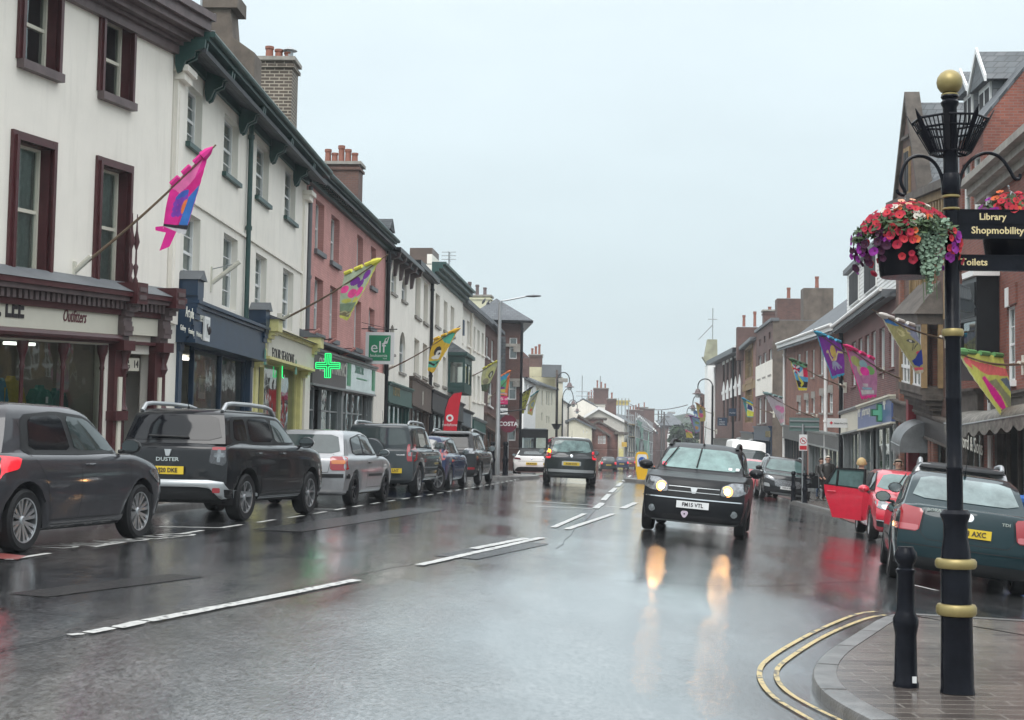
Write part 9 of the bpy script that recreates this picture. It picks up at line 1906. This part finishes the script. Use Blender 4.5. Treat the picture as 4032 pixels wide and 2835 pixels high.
 if bag: mb = MB(); mb.box(.27*k,-.16,.55,.37*k,.14,.95,bag); mb.build('bag', t)
 return t
c_dk = mat('dark waxed coat', (.022,.02,.018), .5, var=.3); c_bk = mat('black trousers', (.015,.014,.016), .8); c_jn = mat('blue jeans', (.04,.08,.16), .9, var=.2); m_ht = mat('cream knitted hat', (.60,.56,.48), .9, var=.15, bump=.5); m_sh = mat('brown shoes', (.10,.065,.04), .7); m_bl = mat('blonde hair', (.42,.30,.14), .7, var=.3); m_gr = mat('grey brown hair', (.20,.16,.12), .8, var=.3); c_gn = mat('grey green jacket', (.07,.075,.07), .8)
Y = 54.0; person('woman in a dark coat and black trousers with a cream hat, walking on the pavement', (FX(1857)*Y, Y), 175, c_dk, c_bk, m_ht, m_sh, stride=.16, arm=(.22,.3), dz=G(FX(1857)*Y,Y)+.1, coatlen=.75)
Y = 56.5; person('person in a dark jacket and blue jeans behind the woman with the cream hat', (FX(1842)*Y, Y), 150, c_dk, c_jn, mat('dark hair', (.03,.02,.015), .8), m_sh, H=1.6, stride=.1, dz=G(FX(1842)*Y,Y)+.1)
Y = 32.4; person('blonde person in black trousers and tan boots standing behind the open red car door', (7.95, Y), 20, c_gn, c_bk, m_bl, mat('tan boots', (.32,.22,.13), .8), H=1.62, stride=.14, coatlen=.4)
Y = 35.5; person('person with short grey-brown hair and glasses behind the red car', (FX(2014)*Y, Y), 185, c_gn, c_bk, m_gr, m_sh, H=1.62, glasses=True, dz=G(FX(2014)*Y,Y)+.1)
Y = 55.2; X = FX(1837)*Y; t = thing('wheelchair', 'wheelchair with a thin spoked wheel beside the person in blue jeans', 'wheelchair', (X,Y,G(X,Y)+.1), .5); mbs_ = []
for y in (-.28,.28):
 mb = MB(); mb.tube([(.3*math.cos(2*math.pi*i/20), y, .3+.3*math.sin(2*math.pi*i/20)) for i in range(21)], .014, M_tyre, 6)
 for i in range(8): a = math.pi*i/8; mb.tube([(.29*math.cos(a),y,.3+.29*math.sin(a)),(-.29*math.cos(a),y,.3-.29*math.sin(a))], .004, M_steel, 4)
 mb.build('wheel', t)
mb = MB(); mb.box(-.2,-.24,.48,.28,.24,.53,M_trim); mb.box(-.24,-.24,.5,-.2,.24,.95,M_trim)
for y in (-.25,.25): mb.tube([(-.36,y,.98),(-.22,y,.95),(-.22,y,.3),(.35,y,.3),(.42,y,.1)], .014, M_steel, 6)
mb.build('frame', t)
for q in (P('e',1017,585), P('e',1050,600)):
 w_ = W(q, 95); t = thing('pigeon', 'dark pigeon perched on the slate ridge, '+('left one' if q[0] < 1910 else 'right one'), 'pigeon', tuple(w_)); mb = MB(); mb.lathe([(.01,-.2),(.06,-.14),(.09,0),(.07,.1),(.045,.15),(.05,.19),(.03,.23),(.005,.25)], mat('pigeon grey', (.05,.055,.065), .7), 10, M=Matrix.Rotation(.5,3,'Y'), c=(0,0,.05)); mb.build('bird_body', t)
# ------------------------------------------------------------------ rain haze
hm = bpy.data.materials.new('rain haze'); hm.use_nodes = True; nt = hm.node_tree; nt.nodes.remove(nt.nodes['Principled BSDF']); pv_ = nd(nt, 'ShaderNodeVolumePrincipled'); pv_.inputs['Color'].default_value = (.90,.95,1,1); pv_.inputs['Density'].default_value = .00055; nt.links.new(pv_.outputs[0], nt.nodes['Material Output'].inputs['Volume'])
mb = MB(); mb.box(-300,-12,-4,460,660,45,hm); tag(mb.build('haze'), kind='stuff')
